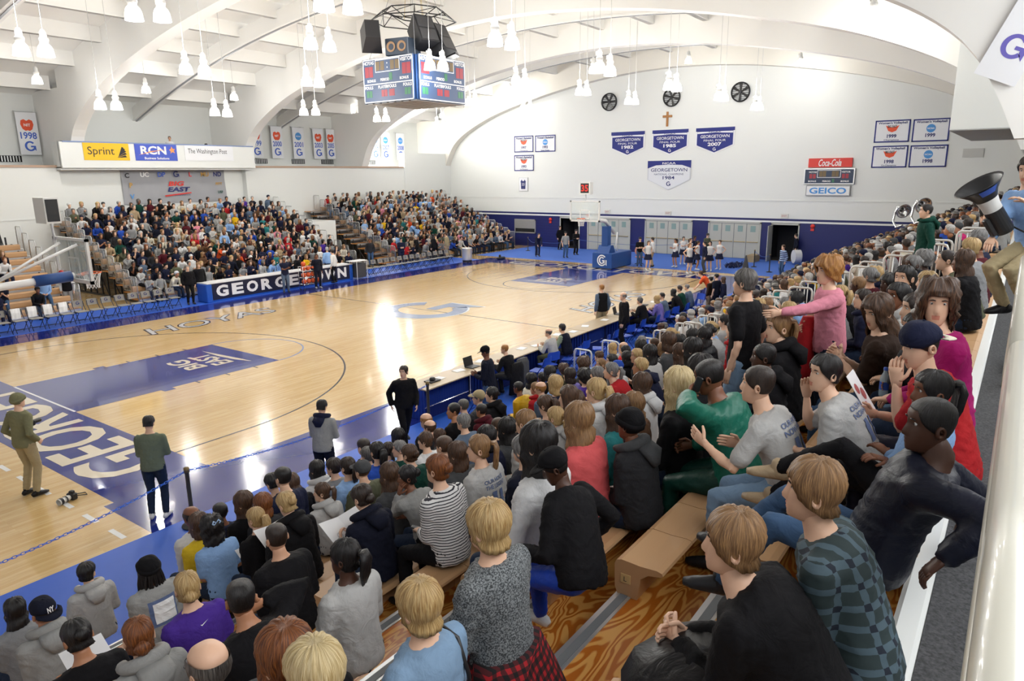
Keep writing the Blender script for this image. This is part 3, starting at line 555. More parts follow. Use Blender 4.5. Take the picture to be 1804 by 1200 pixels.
# ================= baskets =================
NET=M('net_white',(.85,.85,.85),.7); PADB=M('goal_pad_blue',srgb('#1f4a8c'),.45); GB=M('backboard_glass',(.72,.8,.8),.04,alpha=.32); RIMO=M('rim_orange',srgb('#d8602c'),.4)
def basket(label,x0,s,short):
    """s=+1: court lies towards +x. x0 = baseline"""
    r=thing('basketball_goal',label,'basketball hoop',(x0,CM,0)); X=lambda x:s*x
    def B(q,x0_,y0,z0,x1_,y1,z1,mi=0): a,b_=sorted((X(x0_),X(x1_))); q.box((a,y0,z0),(b_,y1,z1),mi)
    q=MB(); B(q,1.205,-.86,2.95,1.215,.86,3.93); bb=q.obj('backboard',GB,r)
    q=MB(); B(q,1.17,-.95,2.86,1.235,.95,2.95); B(q,1.17,-.95,3.93,1.235,.95,4.0); B(q,1.17,-.95,2.86,1.235,-.86,4.0); B(q,1.17,.86,2.86,1.235,.95,4.0); q.obj('board_frame',M('frame_white_metal',(.75,.76,.76),.35,.3),r)
    q=MB()
    for a in ((-.3,3.02,.3,3.05),(-.3,3.47,.3,3.5),(-.3,3.02,-.27,3.5),(.27,3.02,.3,3.5)): B(q,1.216,a[0],a[1],1.22,a[2],a[3])
    q.obj('target_square',INKW,bb)
    q=MB(); pts=[(X(1.6)+.23*math.cos(t),.23*math.sin(t),3.05) for t in np.linspace(0,2*PI,25)]; q.tube(pts,.012,6,cap=False); B(q,1.235,-.06,3.0,1.4,.06,3.05); q.obj('rim',RIMO,r,smooth=True)
    q=MB(); n=12
    for k in range(n):
        for d in (1,-1): q.tube([(X(1.6)+rr*math.cos(2*PI*(k+d*j*.5)/n),rr*math.sin(2*PI*(k+d*j*.5)/n),3.04-j*.1) for j,rr in enumerate((.22,.19,.165,.15,.15))],.006,4,cap=False)
    q.obj('net',NET,r)
    q=MB(); 
    if short:
        q.tube([(X(1.17),0,3.02),(X(-1.6),0,2.9),(X(-4.4),0,1.6)],[.09,.1,.1],8); q.tube([(X(1.15),-.5,3.85),(X(-.6),0,3.05)],.035,8); q.tube([(X(1.15),.5,3.85),(X(-.6),0,3.05)],.035,8)
        q.obj('boom_arm',M('goal_white',(.8,.8,.8),.4),r,smooth=True); q=MB(); q.tube([(X(.25),0,2.985),(X(1.1),0,3.02)],.14,12); q.obj('boom_pad',PADB,r,smooth=True)
        q=MB(); B(q,-6.2,-.6,0,-3.6,.6,.6); B(q,-4.7,-.15,.6,-4.1,.15,1.7); q.obj('base_unit',PADB,r)
    else:
        q.tube([(X(1.17),0,3.0),(X(.2),0,2.95),(X(-1.2),0,2.75),(X(-2.3),0,2.0)],[.1,.11,.12,.1],8); q.tube([(X(1.15),-.5,3.8),(X(-.4),0,2.95)],.03,8); q.tube([(X(1.15),.5,3.8),(X(-.4),0,2.95)],.03,8)
        for y in (-.22,.22): q.tube([(X(-2.3),y,2.05),(X(-2.15),y,1.3),(X(-2.6),y,.4)],.045,8)
        q.obj('boom_arm',M('goal_white',(.8,.8,.8),.4),r,smooth=True)
        q=MB(); q.prism([(X(-.95),.9),(X(-1.75),.9),(X(-1.5),1.35),(X(-1.2),1.35)],'y',-.4,.4); B(q,-1.15,-.2,1.3,-1.55,.2,2.45); q.obj('mast_pad',PADB,r)
        q=MB(); q.bbox((min(X(-.85),X(-3.4)),-.65,.03),(max(X(-.85),X(-3.4)),.65,.92),.03); base=q.obj('base_pad',PADB,r)
        fr=((X(-.85),0,.5),(0,-1,0),(0,0,1)); block_G(base,fr,(0,0),.66,INKW,.006,'letter_g',.95); block_G(base,fr,(0,0),.52,INKN,.009,'letter_g',.93); block_G(base,fr,(0,0),.42,INKW,.012,'letter_g',.9)
    # shot clock above the board
    q=MB(); q.tube([(X(1.15),.0 if not short else .75,3.9),(X(1.12),.0 if not short else .75,4.35)],.03,6); q.obj('clock_post',STEEL,r)
    yo=0 if not short else .75
    q=MB(); B(q,.9,yo-.32,4.35,1.25,yo+.32,5.0); ck=q.obj('shot_clock',M('clock_white',(.7,.7,.68),.5),r); q=MB(); B(q,1.25,yo-.26,4.42,1.256,yo+.26,4.94); q.obj('clock_face',BLACK,ck)
    text('35',INKR if not short else INKW,ck,((X(1.258),yo,4.68),(0,s,0),(0,0,1)),(0,0,.003),height=.36,name='clock_digits',bold=.03)
    if short:
        q=MB(); B(q,.93,yo-.335,4.4,1.22,yo-.325,4.96); q.obj('clock_side_face',BLACK,ck)
    q=MB(); q.lathe([(0,.12),(.05,.1),(.07,.05),(.07,0)],10,0,(X(1.1),.55 if short else -.1,3.02 if short else 3.15)); q.obj('signal_light',INKR,r,smooth=True)
basket('left goal with glass board seen from behind, blue padded boom',0,1,True)
basket('far goal with glass board over blue base bearing a white G',CL,-1,False)
# swivel chair, cones of the far end, stanchions, chain, can
ch=thing('office_chair','salmon swivel chair beside the far goal base','chair',(32.4,6.6,.012),2.2); SAL=M('salmon_fabric',srgb('#c98a7c'),.8)
q=MB(); q.bbox((-.24,-.22,.42),(.24,.24,.5),.03); q.obj('seat',SAL,ch); q=MB(); V=[(.25*math.cos(t)*1.0,-.26,.8+.28*math.sin(t)) for t in np.linspace(0,2*PI,17)[:-1]]; q.add(V+[(x,y-.07,z) for x,y,z in V],[tuple(range(16)),tuple(range(31,15,-1))]+[(i,i+16,(i+1)%16+16,(i+1)%16) for i in range(16)]); q.obj('backrest',SAL,ch,smooth=False); q=MB(); q.tube([(0,0,.08),(0,0,.42)],.03,8); q.tube([(0,-.2,.46),(0,-.28,.6)],.025,6)
for k in range(5): q.tube([(0,0,.1),(.28*math.cos(k*1.257),.28*math.sin(k*1.257),.05)],.02,6)
q.obj('base',BLACK,ch)
def stanchion(x,y,h,label,mat=BLACK):
    r=thing('stanchion',label,'post',(x,y,.012),group='rope stanchions'); q=MB(); q.lathe([(0,0),(.17,.0),(.17,.025),(.05,.05),(.032,.08),(.032,h-.08)],14); q.obj('post',mat,r,smooth=True); q=MB(); q.lathe([(.032,h-.08),(.042,h-.08),(.042,h),(0,h+.005)],14); q.obj('collar',M('brass_dull',srgb('#7d6a48'),.45,.5),r,smooth=True)
POSTM=M('post_bronze',(.06,.055,.05),.35,.4)
stanchion(-1.5,-1.93,1.0,'dark post with bronze collar standing in front of the chained mat',POSTM); stanchion(4.12,-1.9,1.0,'bronze post at the left corner of the skirted tables',POSTM); stanchion(-7.6,-2.0,1.0,'dark post off the left end of the chain',POSTM)
for i,(x,y) in enumerate(((36.2,13.4),(33.6,14.9),(33.0,-1.0),(35.5,17.0),(34.8,.4))): stanchion(x,y,1.0,'thin black stanchion on the end carpet, %s from left'%('third','second','rightmost','first','fourth')[i])
CH1=M('chain_blue',srgb('#2f6fe0'),.4)
def chain(a,b_,sag,label,step=.052):
    q=MB(); a,b_=np.array(a,float),np.array(b_,float); L=np.linalg.norm(b_-a); n=int(L/step)
    P=lambda t:a+(b_-a)*t-np.array([0,0,4*sag*t*(1-t)])
    for k in range(n):
        p0=P(k/n); p1=P((k+1.25)/n); d=(p1-p0); d/=np.linalg.norm(d); sd=np.cross(d,[0,0,1]) if k%2 else np.cross(np.cross(d,[0,0,1]),d); sd/=np.linalg.norm(sd); h=.016
        q.tube([p0,p0+sd*h+d*.012,p1+sd*h-d*.012,p1,p1-sd*h-d*.012,p0-sd*h+d*.012,p0],.0055,4,cap=False)
    return tag(q.obj('plastic_chain',CH1,fix=False),label,'chain','blue barrier chains')
chain((-1.5,-1.93,.96),(-7.6,-2.0,.96),.34,'blue plastic chain sagging left from the dark post'); chain((-1.5,-1.93,.96),(4.12,-1.9,.94),.2,'blue plastic chain between dark post and skirted tables')
ROPE=M('rope_blue',srgb('#3c5c9c'),.7)
for i,(a,b_) in enumerate((((33.0,-1.0,.95),(34.8,.4,.95)),((36.2,13.4,.95),(36.5,5.5,.95)),((36.2,13.4,.95),(33.6,14.9,.95)),((35.5,17,.95),(33.6,14.9,.95)))):
    q=MB(); a,b_=np.array(a),np.array(b_); q.tube([a+(b_-a)*t-np.array([0,0,.8*t*(1-t)]) for t in np.linspace(0,1,9)],.012,5); tag(q.obj('barrier_rope',ROPE,smooth=True),'slack blue rope between stanchions at the far end, %s'%('rightmost','in front of doors','near dark doorway','leftmost')[i],'rope')
q=MB(); q.lathe([(0,.15),(.3,.15),(.31,.2),(.33,.88),(.34,.9),(.3,.93),(0,.95)],24); can=thing('drinks_can','large silver drinks barrel on a wheeled stand past the bench','container',(27.9,16.5,0)); q.obj('barrel',M('barrel_silver',(.7,.71,.7),.3,.6),can,smooth=True); q=MB(); q.lathe([(0,.06),(.3,.06),(.3,.15),(0,.15)],16)
for k in range(4): q.lathe([(0,0),(.04,.01),(.04,.06),(0,.07)],8,0,(.24*math.cos(k*1.57+.7),.24*math.sin(k*1.57+.7),0))
q.obj('dolly',BLACK,can)
# ================= people: figure generator =================
def V3(*a): return np.array(a,float)
def nrm(v): return v/(np.linalg.norm(v)+1e-9)
def dirf(a): return V3(0,math.sin(a),math.cos(a))
def ik(a,c,l1,l2,hint):
    d=c-a; L=np.linalg.norm(d); mx=(l1+l2)*.995
    if L>mx: c=a+d/L*mx; d=c-a; L=mx
    L=max(L,abs(l1-l2)+.02); x=(l1*l1-l2*l2+L*L)/(2*L); h=math.sqrt(max(l1*l1-x*x,0)); u=nrm(d); w=hint-u*(hint@u); return a+u*x+nrm(w)*h,c
def rotz(v,a): c,s=math.cos(a),math.sin(a); return V3(v[0]*c-v[1]*s,v[0]*s+v[1]*c,v[2])
def loft(mb,pts,ws,ds,right,n=14,mi=0,cap=True):
    """elliptical rings along pts; ws half widths along `right`, ds half depths; right: vector or list"""
    V=[];F=[]; m=len(pts)
    for i,p in enumerate(pts):
        t=nrm(pts[min(i+1,m-1)]-pts[max(i-1,0)]); r=right[i] if isinstance(right,list) else right
        r=nrm(r-t*(r@t)); f=np.cross(t,r)
        for k in range(n):
            a=2*PI*k/n; V.append(p+r*ws[i]*math.cos(a)+f*ds[i]*math.sin(a))
    for i in range(m-1):
        for k in range(n): F.append((i*n+k,i*n+(k+1)%n,(i+1)*n+(k+1)%n,(i+1)*n+k))
    if cap: F.append(tuple(range(n-1,-1,-1))); F.append(tuple(range((m-1)*n,m*n)))
    mb.add(V,F,mi)
def limb(mb,pts,rs,n=10,mi=0):
    """rounded tapered limb"""
    P=[];Rr=[]; a,b=pts[0],pts[-1]
    t0=nrm(pts[1]-pts[0]); t1=nrm(pts[-1]-pts[-2])
    P=[a-t0*rs[0]*.85,a-t0*rs[0]*.5]+list(pts)+[b+t1*rs[-1]*.5,b+t1*rs[-1]*.85]; Rr=[rs[0]*.45,rs[0]*.85]+list(rs)+[rs[-1]*.85,rs[-1]*.45]
    mb.tube(P,Rr,n,mi)
class Pose:
    """sit=True: origin on the seat; else origin between the feet"""
    def __init__(s,sit=True,lean=.12,twist=0,hy=0,hp=0,rh=None,lh=None,rk=None,lk=None,rf=None,lf=None,side=0,fold=1.25,relax=0,hint=None,hlean=None,pz=None,py=0,lie=0):
        s.sit=sit; z0=.105 if sit else .93; z0=pz if pz is not None else z0
        s.p0=V3(0,py,z0); s.p1=s.p0+.23*dirf(lean*.55); s.p2=s.p1+.27*dirf(lean*fold); sw=rotz(V3(side,0,0),0); s.p1=s.p1+sw*.4; s.p2=s.p2+sw
        s.tw=twist; R=rotz(V3(1,0,0),twist); s.right=R; s.rightm=rotz(V3(1,0,0),twist*.5)
        hl=lean*.75 if hlean is None else hlean
        s.hc=s.p2+dirf(hl)*.075+V3(0,0.02,0)*math.cos(hl)+dirf(hl*.6)*.115; s.Hm=Matrix.Translation(Vector(s.hc))@Matrix.Rotation(hy+twist*.6,4,'Z')@Matrix.Rotation(hp,4,'X')@Matrix.Scale(.95,4)
        fw=rotz(V3(0,1,0),twist); ud=nrm(s.p2-s.p1)
        s.sh=[s.p2-ud*.05+R*.175*k for k in (1,-1)]
        s.hip=[s.p0+V3(.095*k,0,0) for k in (1,-1)]
        if sit: dk=[V3(.14,.42,.10),V3(-.14,.42,.10)]; df=[V3(.13,.40,-.43),V3(-.13,.40,-.43)]
        else: dk=[V3(.1,.03,.5),V3(-.1,.03,.5)]; df=[V3(.11,-.02,.08),V3(-.11,-.02,.08)]
        s.kn=[];s.an=[]
        for i,(k,f) in enumerate(((rk,rf),(lk,lf))):
            f=V3(*f) if f is not None else df[i]; hint=V3(0,1,.6) if sit else V3(0,1,0)
            if k is not None: hint=V3(*k)-s.hip[i]
            kk,ff=ik(s.hip[i],f,.44,.43,hint); s.kn.append(kk); s.an.append(ff)
        s.el=[];s.wr=[]
        for i,h in enumerate((rh,lh)):
            k=1 if i==0 else -1
            if h is None: h=(.15*k,.30,.17) if sit else (.24*k,.03,.86)
            h=V3(*h); hh=V3(.5*k,-.75,-.45) if hint is None or True else hint
            e,w=ik(s.sh[i],h,.29,.26,hh); s.el.append(e); s.wr.append(w)
        s.ft=[]
        for i in (0,1):
            d=s.an[i]-s.kn[i]; f=V3(d[0]*.1+(.15 if i==0 else -.15),1,0); s.ft.append(nrm(f))
    def mirror_ok(s): return True
def torso_rings(P,hem,infl,top=True):
    # control rings: (param along pelvis->p1->p2, width, depth)
    c=[(-.16,.165,.125),(0,.178,.132),(.25,.162,.122),(.5,.155,.116),(.75,.172,.122),(.9,.18,.115),(1.0,.15,.095),(1.06,.09,.075),(1.12,.06,.062)]
    pts=[];ws=[];ds=[];rt=[]
    up1=nrm(P.p1-P.p0); up2=nrm(P.p2-P.p1)
    for t,w,d in c:
        if t<hem: continue
        if t<=0: p=P.p0+up1*(t*.46)
        elif t<=1:
            a=P.p0*(1-t)**2+2*t*(1-t)*(P.p1+(P.p1-(P.p0+P.p2)/2)*.35)+P.p2*t*t; p=a
        else: p=P.p2+up2*((t-1)*.5)
        pts.append(p); ws.append(w+infl); ds.append(d+infl); k=min(max(t,0),1); rt.append(V3(1,0,0)*(1-k)+P.right*k)
    return pts,ws,ds,rt
def build_top(P,kind,fat=0):
    mb=MB(); infl={'short':.012,'long':.013,'coat':.03,'vest':.024,'tank':.008}[kind]+fat
    hem={'short':-.16,'long':-.16,'coat':-.17,'vest':-.17,'tank':-.1}[kind]
    pts,ws,ds,rt=torso_rings(P,hem,infl); pts,ws,ds,rt=pts[:-1],ws[:-1],ds[:-1],rt[:-1]
    if kind=='tank': ws[-1]*=.9
    loft(mb,pts,ws,ds,rt,18)
    for i in (0,1):
        sh,e,w=P.sh[i],P.el[i],P.wr[i]; k=infl*.55+fat*.3
        if kind in('long','coat'): limb(mb,[sh,(sh+e)/2,e,(e+w)/2,w-nrm(w-e)*.03],[.066+k,.057+k,.051+k,.046+k,.037+k],10)
        elif kind=='short': limb(mb,[sh,sh+(e-sh)*.4,sh+(e-sh)*.72],[.066+k,.06+k,.06+k],10)
        else: limb(mb,[sh-P.right*(.03 if i==0 else -.03),sh],[.055,.05],8)
    return mb
def build_trousers(P,kind='long'):
    mb=MB(); pts,ws,ds,rt=torso_rings(P,-.2,.006); loft(mb,pts[:3],[w+.004 for w in ws[:3]],ds[:3],rt[:3],16)
    for i in (0,1):
        h,k,a=P.hip[i],P.kn[i],P.an[i]
        if kind=='long': limb(mb,[h,(h+k)/2,k,(k+a)/2,a+nrm(k-a)*.03],[.1,.088,.068,.064,.055],12)
        else: limb(mb,[h,h+(k-h)*.5],[.1,.098],12)
    if kind=='skirt':
        loft(mb,[P.p0+V3(0,0,.02),P.p0-V3(0,0,.1),P.p0-V3(0,0,.3)],[.17,.2,.27],[.13,.16,.22],V3(1,0,0),18)
    return mb
def build_body(P):
    mb=MB(); pts,ws,ds,rt=torso_rings(P,-.16,-.02); ws[-1]=.055; ds[-1]=.058; ws[-2]=.07; ds[-2]=.062
    hb=V3(*(P.Hm@Vector((0,-.015,-.06)))); pts=pts+[(pts[-1]+hb)/2,hb]; ws+= [.052,.05]; ds+=[.056,.055]; rt+=[P.right]*2
    loft(mb,pts,ws,ds,rt,14)
    for i in (0,1):
        h,k,a=P.hip[i],P.kn[i],P.an[i]; limb(mb,[h,(h+k)/2,k,k+(a-k)*.35,a],[.082,.074,.054,.056,.036],9)
        sh,e,w=P.sh[i],P.el[i],P.wr[i]; limb(mb,[sh,(sh+e)/2,e,e+(w-e)*.3,w],[.052,.045,.04,.041,.027],8)
    return mb
# head surface --------------------------------------------------------------
HP=[(-.128,.05,-.03,.03),(-.116,.084,-.03,.036),(-.1,.09,-.045,.046),(-.08,.091,-.06,.055),(-.062,.092,-.068,.06),(-.045,.09,-.078,.065),(-.02,.088,-.09,.07),(.008,.084,-.098,.0735),(.032,.091,-.102,.075),(.06,.088,-.102,.075),(.085,.072,-.092,.068),(.104,.045,-.07,.052),(.115,.015,-.045,.03),(.119,-.014,-.016,.002)]
HPA=np.array(HP)
def headpt(z,ph,grow=0):
    zz=min(max(z,-.128),.119); f,b,w=[np.interp(zz,HPA[:,0],HPA[:,j]) for j in (1,2,3)]
    c=(f+b)/2; h=(f-b)/2; cs,sn=math.cos(ph),math.sin(ph); q=.86
    y=c+(h+grow)*math.copysign(abs(cs)**q,cs); x=(w+grow)*math.copysign(abs(sn)**q,sn); return V3(x,y,z)
def head_mesh_data(mb,T):
    n=32; V=[];F=[];mi=[]
    phs=[2*PI*k/n for k in range(n)]
    zs=[-.128,-.116,-.104,-.092,-.082,-.074,-.066,-.056,-.045,-.03,-.014,.002,.014,.026,.04,.06,.085,.104,.115,.119]
    for z in zs:
        for ph in phs:
            p=headpt(z,ph); x,y=p[0],p[1]
            if y>0:
                # nose
                nz=max(0,1-abs(x)/.019); a=np.interp(z,[-.052,-.045,-.036,0,.02,.03],[0,.8,1,.5,.22,0]); p[1]+=.026*a*nz**1.2
                # eye sockets
                e=math.exp(-((abs(x)-.032)/.014)**2-((z-.012)/.012)**2); p[1]-=.011*e
                # cheek, lips, chin
                p[1]+=.005*math.exp(-((z+.078)/.007)**2-(x/.022)**2)+.005*math.exp(-((z+.066)/.005)**2-(x/.02)**2)-.004*math.exp(-((z+.0725)/.0025)**2-(x/.024)**2)+.004*math.exp(-((z+.115)/.012)**2-(x/.02)**2)
            V.append(p)
    m=len(zs)
    for i in range(m-1):
        for k in range(n):
            F.append((i*n+k,i*n+(k+1)%n,(i+1)*n+(k+1)%n,(i+1)*n+k)); c=(V[i*n+k]+V[(i+1)*n+k])/2
            mi.append(1 if (c[1]>.08 and abs(c[0])<.024 and -.083<c[2]<-.06) else 0)
    F.append(tuple(range(n-1,-1,-1))); mi.append(0); F.append(tuple(range((m-1)*n,m*n))); mi.append(0)
    o=len(mb.v); mb.add(V,F,0,T); mb.m[-len(F):]=mi
    for s in (1,-1):
        # ear
        E=[];N=9
        for j,(r,x) in enumerate(((.010,.079),(.026,.085),(.030,.076),(.02,.066))):
            for k in range(N): a=2*PI*k/N; E.append((s*(x+.006*(j==1)),-.012+r*.62*math.cos(a)-.006*(j<2),-.012+r*math.sin(a)*(1.05)))
        FF2=[tuple(range(N))]+[(j*N+k,j*N+(k+1)%N,(j+1)*N+(k+1)%N,(j+1)*N+k) for j in range(3) for k in range(N)]
        mb.add(E,FF2,0,T)
        q=MB(); q.lathe([(1e-4,-.0105),(.0075,-.0075),(.0105,0),(.0075,.0075),(1e-4,.0105)],10,0,(s*.0315,.0675,.012)); mb.add(q.v,q.f,2,T)
        q=MB(); q.lathe([(1e-4,0),(.0048,0),(.0048,.002),(1e-4,.0024)],8); mb.add(q.v,q.f,3,T@Matrix.Translation((s*.0312,.0772,.012))@Matrix.Rotation(-PI/2,4,'X'))
        q=MB(); q.tube([(s*.016,.0885,.031),(s*.03,.0895,.035),(s*.046,.08,.031)],[.003,.0038,.002],5); mb.add(q.v,q.f,3,T)
def hand_data(mb,w,e,curl,right,palmdir):
    """palm with five fingers. w wrist, e elbow; palmdir: direction the palm faces"""
    d=nrm(w-e); pd=nrm(palmdir-d*(palmdir@d)); sd=np.cross(d,pd)*(1 if right else -1)   # sd towards the thumb side
    loft(mb,[w-d*.02,w+d*.02,w+d*.06,w+d*.088],[.026,.034,.04,.038],[.02,.017,.014,.012],sd,8)
    for j,(off,L) in enumerate(((.03,.072),(.01,.08),(-.01,.074),(-.029,.058))):
        p=w+d*.08+sd*off; a=curl*.6; pts=[p-d*.015]; dd=d
        for s,l in enumerate((.42,.32,.26)):
            dd=nrm(d*math.cos(a)+pd*math.sin(a)); p=p+dd*L*l; pts.append(p); a+=curl*.75
        mb.tube(pts,[.0095,.009,.008,.006],6)
    p=w+d*.022+sd*.026; t1=nrm(sd*.75+d*.65+pd*.3); p1=p+t1*.035; t2=nrm(d*.85+sd*.25+pd*(.35+.3*curl)); mb.tube([p-t1*.012,p,p1,p1+t2*.03,p1+t2*.052],[.012,.0125,.0105,.0095,.007],6)
# hair and head-wear in the head frame -----------------------------------------------------------
def hair_cap(zf,zt,zb,th,nphi=36,ns=9,lump=0,seed=0,col=None,wave=0):
    """shell from the hairline (front zf, temple zt, back zb) up to the crown. col=(backwidth,spread) for long hair columns"""
    rng=random.Random(seed); mb=MB(); V=[]
    for k in range(nphi):
        ph=2*PI*k/nphi; c=math.cos(ph)
        if c>.55: zm=zf+(zt-zf)*max(0,(.85-c)/.3) if c<.85 else zf
        else: t=(.55-c)/1.55; zm=zt+(zb-zt)*min(1,max(0,t*1.7))
        for s in range(ns+1):
            u=s/ns; z=zm+(.119-zm)*(1-(1-u)**1.4)
            g=th*(.55+.45*min(1,u*3))+(.0028*math.sin(ph*(nphi//4)+seed+1.6*math.sin(z*18+seed)) if nphi>=56 else 0)+lump*(math.sin(ph*7+z*60+seed)*.5+math.sin(ph*13-z*90+seed*2)*.5)
            if z>-.05: p=headpt(min(z,.1185),ph,g)
            else:
                q=headpt(-.02,ph,g+.004); dz=(-.05-z); p=V3(q[0]*(1+dz*.5),q[1]-(dz*.12 if c<.3 else 0)+.0,z)
                if c>0: p[1]=min(p[1],.06)
                p=p+V3(math.sin(ph)*.01,math.cos(ph)*.01,0)*math.sin(z*40+ph*2)*(1 if wave else .3)
            p[2]=p[2]+ (g if z>.08 else 0)*min(1,(z-.08)/.035 if z>.08 else 0)
            V.append(p)
    F=[]
    for k in range(nphi):
        for s in range(ns): a=k*(ns+1)+s; b=((k+1)%nphi)*(ns+1)+s; F.append((a,b,b+1,a+1))
    F.append(tuple(k*(ns+1)+ns for k in range(nphi)))
    mb.add(V,F); 
    # inner skin so that the hair has thickness at its edge
    V2=[p*V3(.9,.9,1) if p[2]<.06 else p*.93 for p in V]; mb.add(V2,[f[::-1] for f in F])
    E=[]; n1=len(V)
    o=len(mb.v)-2*n1; mb.f.extend([(o+k*(ns+1),o+((k+1)%nphi)*(ns+1),o+n1+((k+1)%nphi)*(ns+1),o+n1+k*(ns+1))[::-1] for k in range(nphi)]); mb.m.extend([0]*nphi)
    return mb
def hair_build(kind,seed=0):
    if kind=='short': return hair_cap(.07,.012,-.06,.016,lump=.0025,seed=seed,nphi=56)
    if kind=='crop': return hair_cap(.075,.012,-.045,.006,seed=seed)
    if kind=='shaved': return hair_cap(.078,.01,-.04,.0025,seed=seed)
    if kind=='mop': return hair_cap(.055,-.01,-.08,.019,lump=.0025,seed=seed,nphi=60)
    if kind=='bowl': return hair_cap(.05,-.02,-.10,.021,lump=.002,seed=seed,ns=11,nphi=64)
    if kind=='fringe': # bald crown
        mb=MB(); V=[];n=26
        for k in range(n+1):
            ph=math.radians(62+(298-62)*k/n)
            for z,g in ((-.06,.004),(-.02,.012),(.02,.014),(.06,.008)): 
                zz=z if 80<math.degrees(ph)<280 and z>-.05 or 130<math.degrees(ph)<230 else max(z,.0); V.append(headpt(zz,ph,g))
        mb.add(V,[(k*4+j,k*4+4+j,k*4+5+j,k*4+1+j) for k in range(n) for j in range(3)]); return mb
    if kind=='curly': return hair_cap(.05,-.02,-.1,.045,lump=.012,seed=seed,ns=12,nphi=44)
    if kind=='afro': return hair_cap(.06,.0,-.07,.03,lump=.008,seed=seed,ns=12,nphi=44)
    if kind=='bob': return hair_cap(.06,-.13,-.15,.024,lump=.003,seed=seed,ns=14,nphi=64)
    if kind=='long': return hair_cap(.06,-.2,-.32,.022,lump=.003,seed=seed,ns=18,wave=1,nphi=64)
    if kind=='longer': return hair_cap(.06,-.24,-.42,.02,lump=.003,seed=seed,ns=20,wave=1,nphi=64)
    if kind=='curlylong': return hair_cap(.06,-.16,-.24,.04,lump=.012,seed=seed,ns=18,nphi=44,wave=1)
    if kind in('pony','ponylong','bun','topbun','braid','dread','lowbun'):
        mb=hair_cap(.068,.0,-.07,.012,lump=.0015,seed=seed,nphi=56)
        if kind in('pony','ponylong'):
            L=.2 if kind=='pony' else .32
            for j in range(5):
                dx=.014*(j-2); mb.tube([(dx*.4,-.105,.045),(dx*.8,-.15,.05),(dx*1.2,-.165,0),(dx*1.3,-.15-.01*(j%2),-L*.5),(dx*.8,-.135,-L)],[.016,.024,.026,.022,.004],7)
            mb.tube([(0,-.105,.045),(0,-.125,.048)],.024,10)
        elif kind in('bun','topbun','lowbun'):
            cy,cz=(-.115,.03) if kind=='bun' else ((-.06,.13) if kind=='topbun' else (-.115,-.02))
            n=14;m=9;V=[]
            for i in range(m+1):
                for k in range(n):
                    a=PI*i/m;b_=2*PI*k/n; r=.046+.005*math.sin(b_*4+a*5+seed); V.append((r*math.sin(a)*math.cos(b_),cy+r*.85*math.sin(a)*math.sin(b_),cz+r*math.cos(a)))
            mb.add(V,[(i*n+k,i*n+(k+1)%n,(i+1)*n+(k+1)%n,(i+1)*n+k) for i in range(m) for k in range(n)])
        elif kind=='braid': mb.tube([(0,-.1,-.02),(0,-.12,-.08),(.012,-.12,-.14),(-.01,-.125,-.2),(.01,-.12,-.26),(0,-.115,-.34)],[.03,.028,.03,.026,.026,.006],8)
        else:
            r=random.Random(seed)
            for j in range(26):
                a=math.radians(75+210*j/25); x,y=.078*math.sin(a),.095*math.cos(a); L=r.uniform(.2,.3); mb.tube([(x*.9,y*.9,.05),(x*1.15,y*1.1,-.02),(x*1.25+r.uniform(-.02,.02),y*1.25,-.12),(x*1.3+r.uniform(-.03,.03),y*1.3-.01,-L)],[.011,.012,.011,.007],6)
        return mb
def hat_build(kind):
    mb=MB()
    if kind=='beanie':
        c=hair_cap(.045,.02,-.045,.021,ns=10); mb.add(c.v,c.f)
        for z0 in (.03,):
            V=[];n=30
            for zz,g in ((.0,.022),(.0,.03),(.045,.031),(.048,.02)):
                for k in range(n): ph=2*PI*k/n; V.append(headpt(.035+zz-.06*(1-math.cos(ph))/2,ph,g))
            mb.add(V,[(j*n+k,j*n+(k+1)%n,(j+1)*n+(k+1)%n,(j+1)*n+k) for j in range(3) for k in range(n)])
    elif kind=='cap':
        c=hair_cap(.055,.045,.0,.02,ns=9); mb.add(c.v,c.f)
        n=14; V=[]
        for k in range(n+1):
            ph=math.radians(-68+136*k/n); p=headpt(.055,ph,.02); o=V3(math.sin(ph)*.02,.075*max(math.cos(ph),.15)**.8,-.018*math.cos(ph)); V+=[p,p+o,p+o-V3(0,0,.005),p-V3(0,0,.006)]
        mb.add(V,[(k*4+j,k*4+4+j,k*4+4+(j+1)%4,k*4+(j+1)%4) for k in range(n) for j in range(4)],1); mb.lathe([(0,.146),(.008,.143),(.009,.139)],8)
    elif kind=='headband':
        mb.tube([tuple(headpt(z,ph,.02)) for ph,z in [(math.radians(a),.119-.0) for a in ()]] or [(-.098,-.02,-.02),(-.1,-.012,.04),(-.08,-.008,.1),(-.04,0,.138),(0,.002,.148),(.04,0,.138),(.08,-.008,.1),(.1,-.012,.04),(.098,-.02,-.02)],.008,6)
    elif kind=='hood':
        c=hair_cap(.055,-.09,-.14,.034,ns=14,lump=.003); mb.add(c.v,c.f)
    elif kind=='glasses':
        for s in (1,-1): mb.tube([(s*.034+.019*math.cos(t),.098,.01+.015*math.sin(t)) for t in np.linspace(0,2*PI,13)],.0018,5,cap=False); mb.tube([(s*.053,.096,.014),(s*.078,.06,.016),(s*.08,-.01,.012)],.0018,5)
        mb.tube([(-.015,.099,.012),(.015,.099,.012)],.0018,5)
    return mb
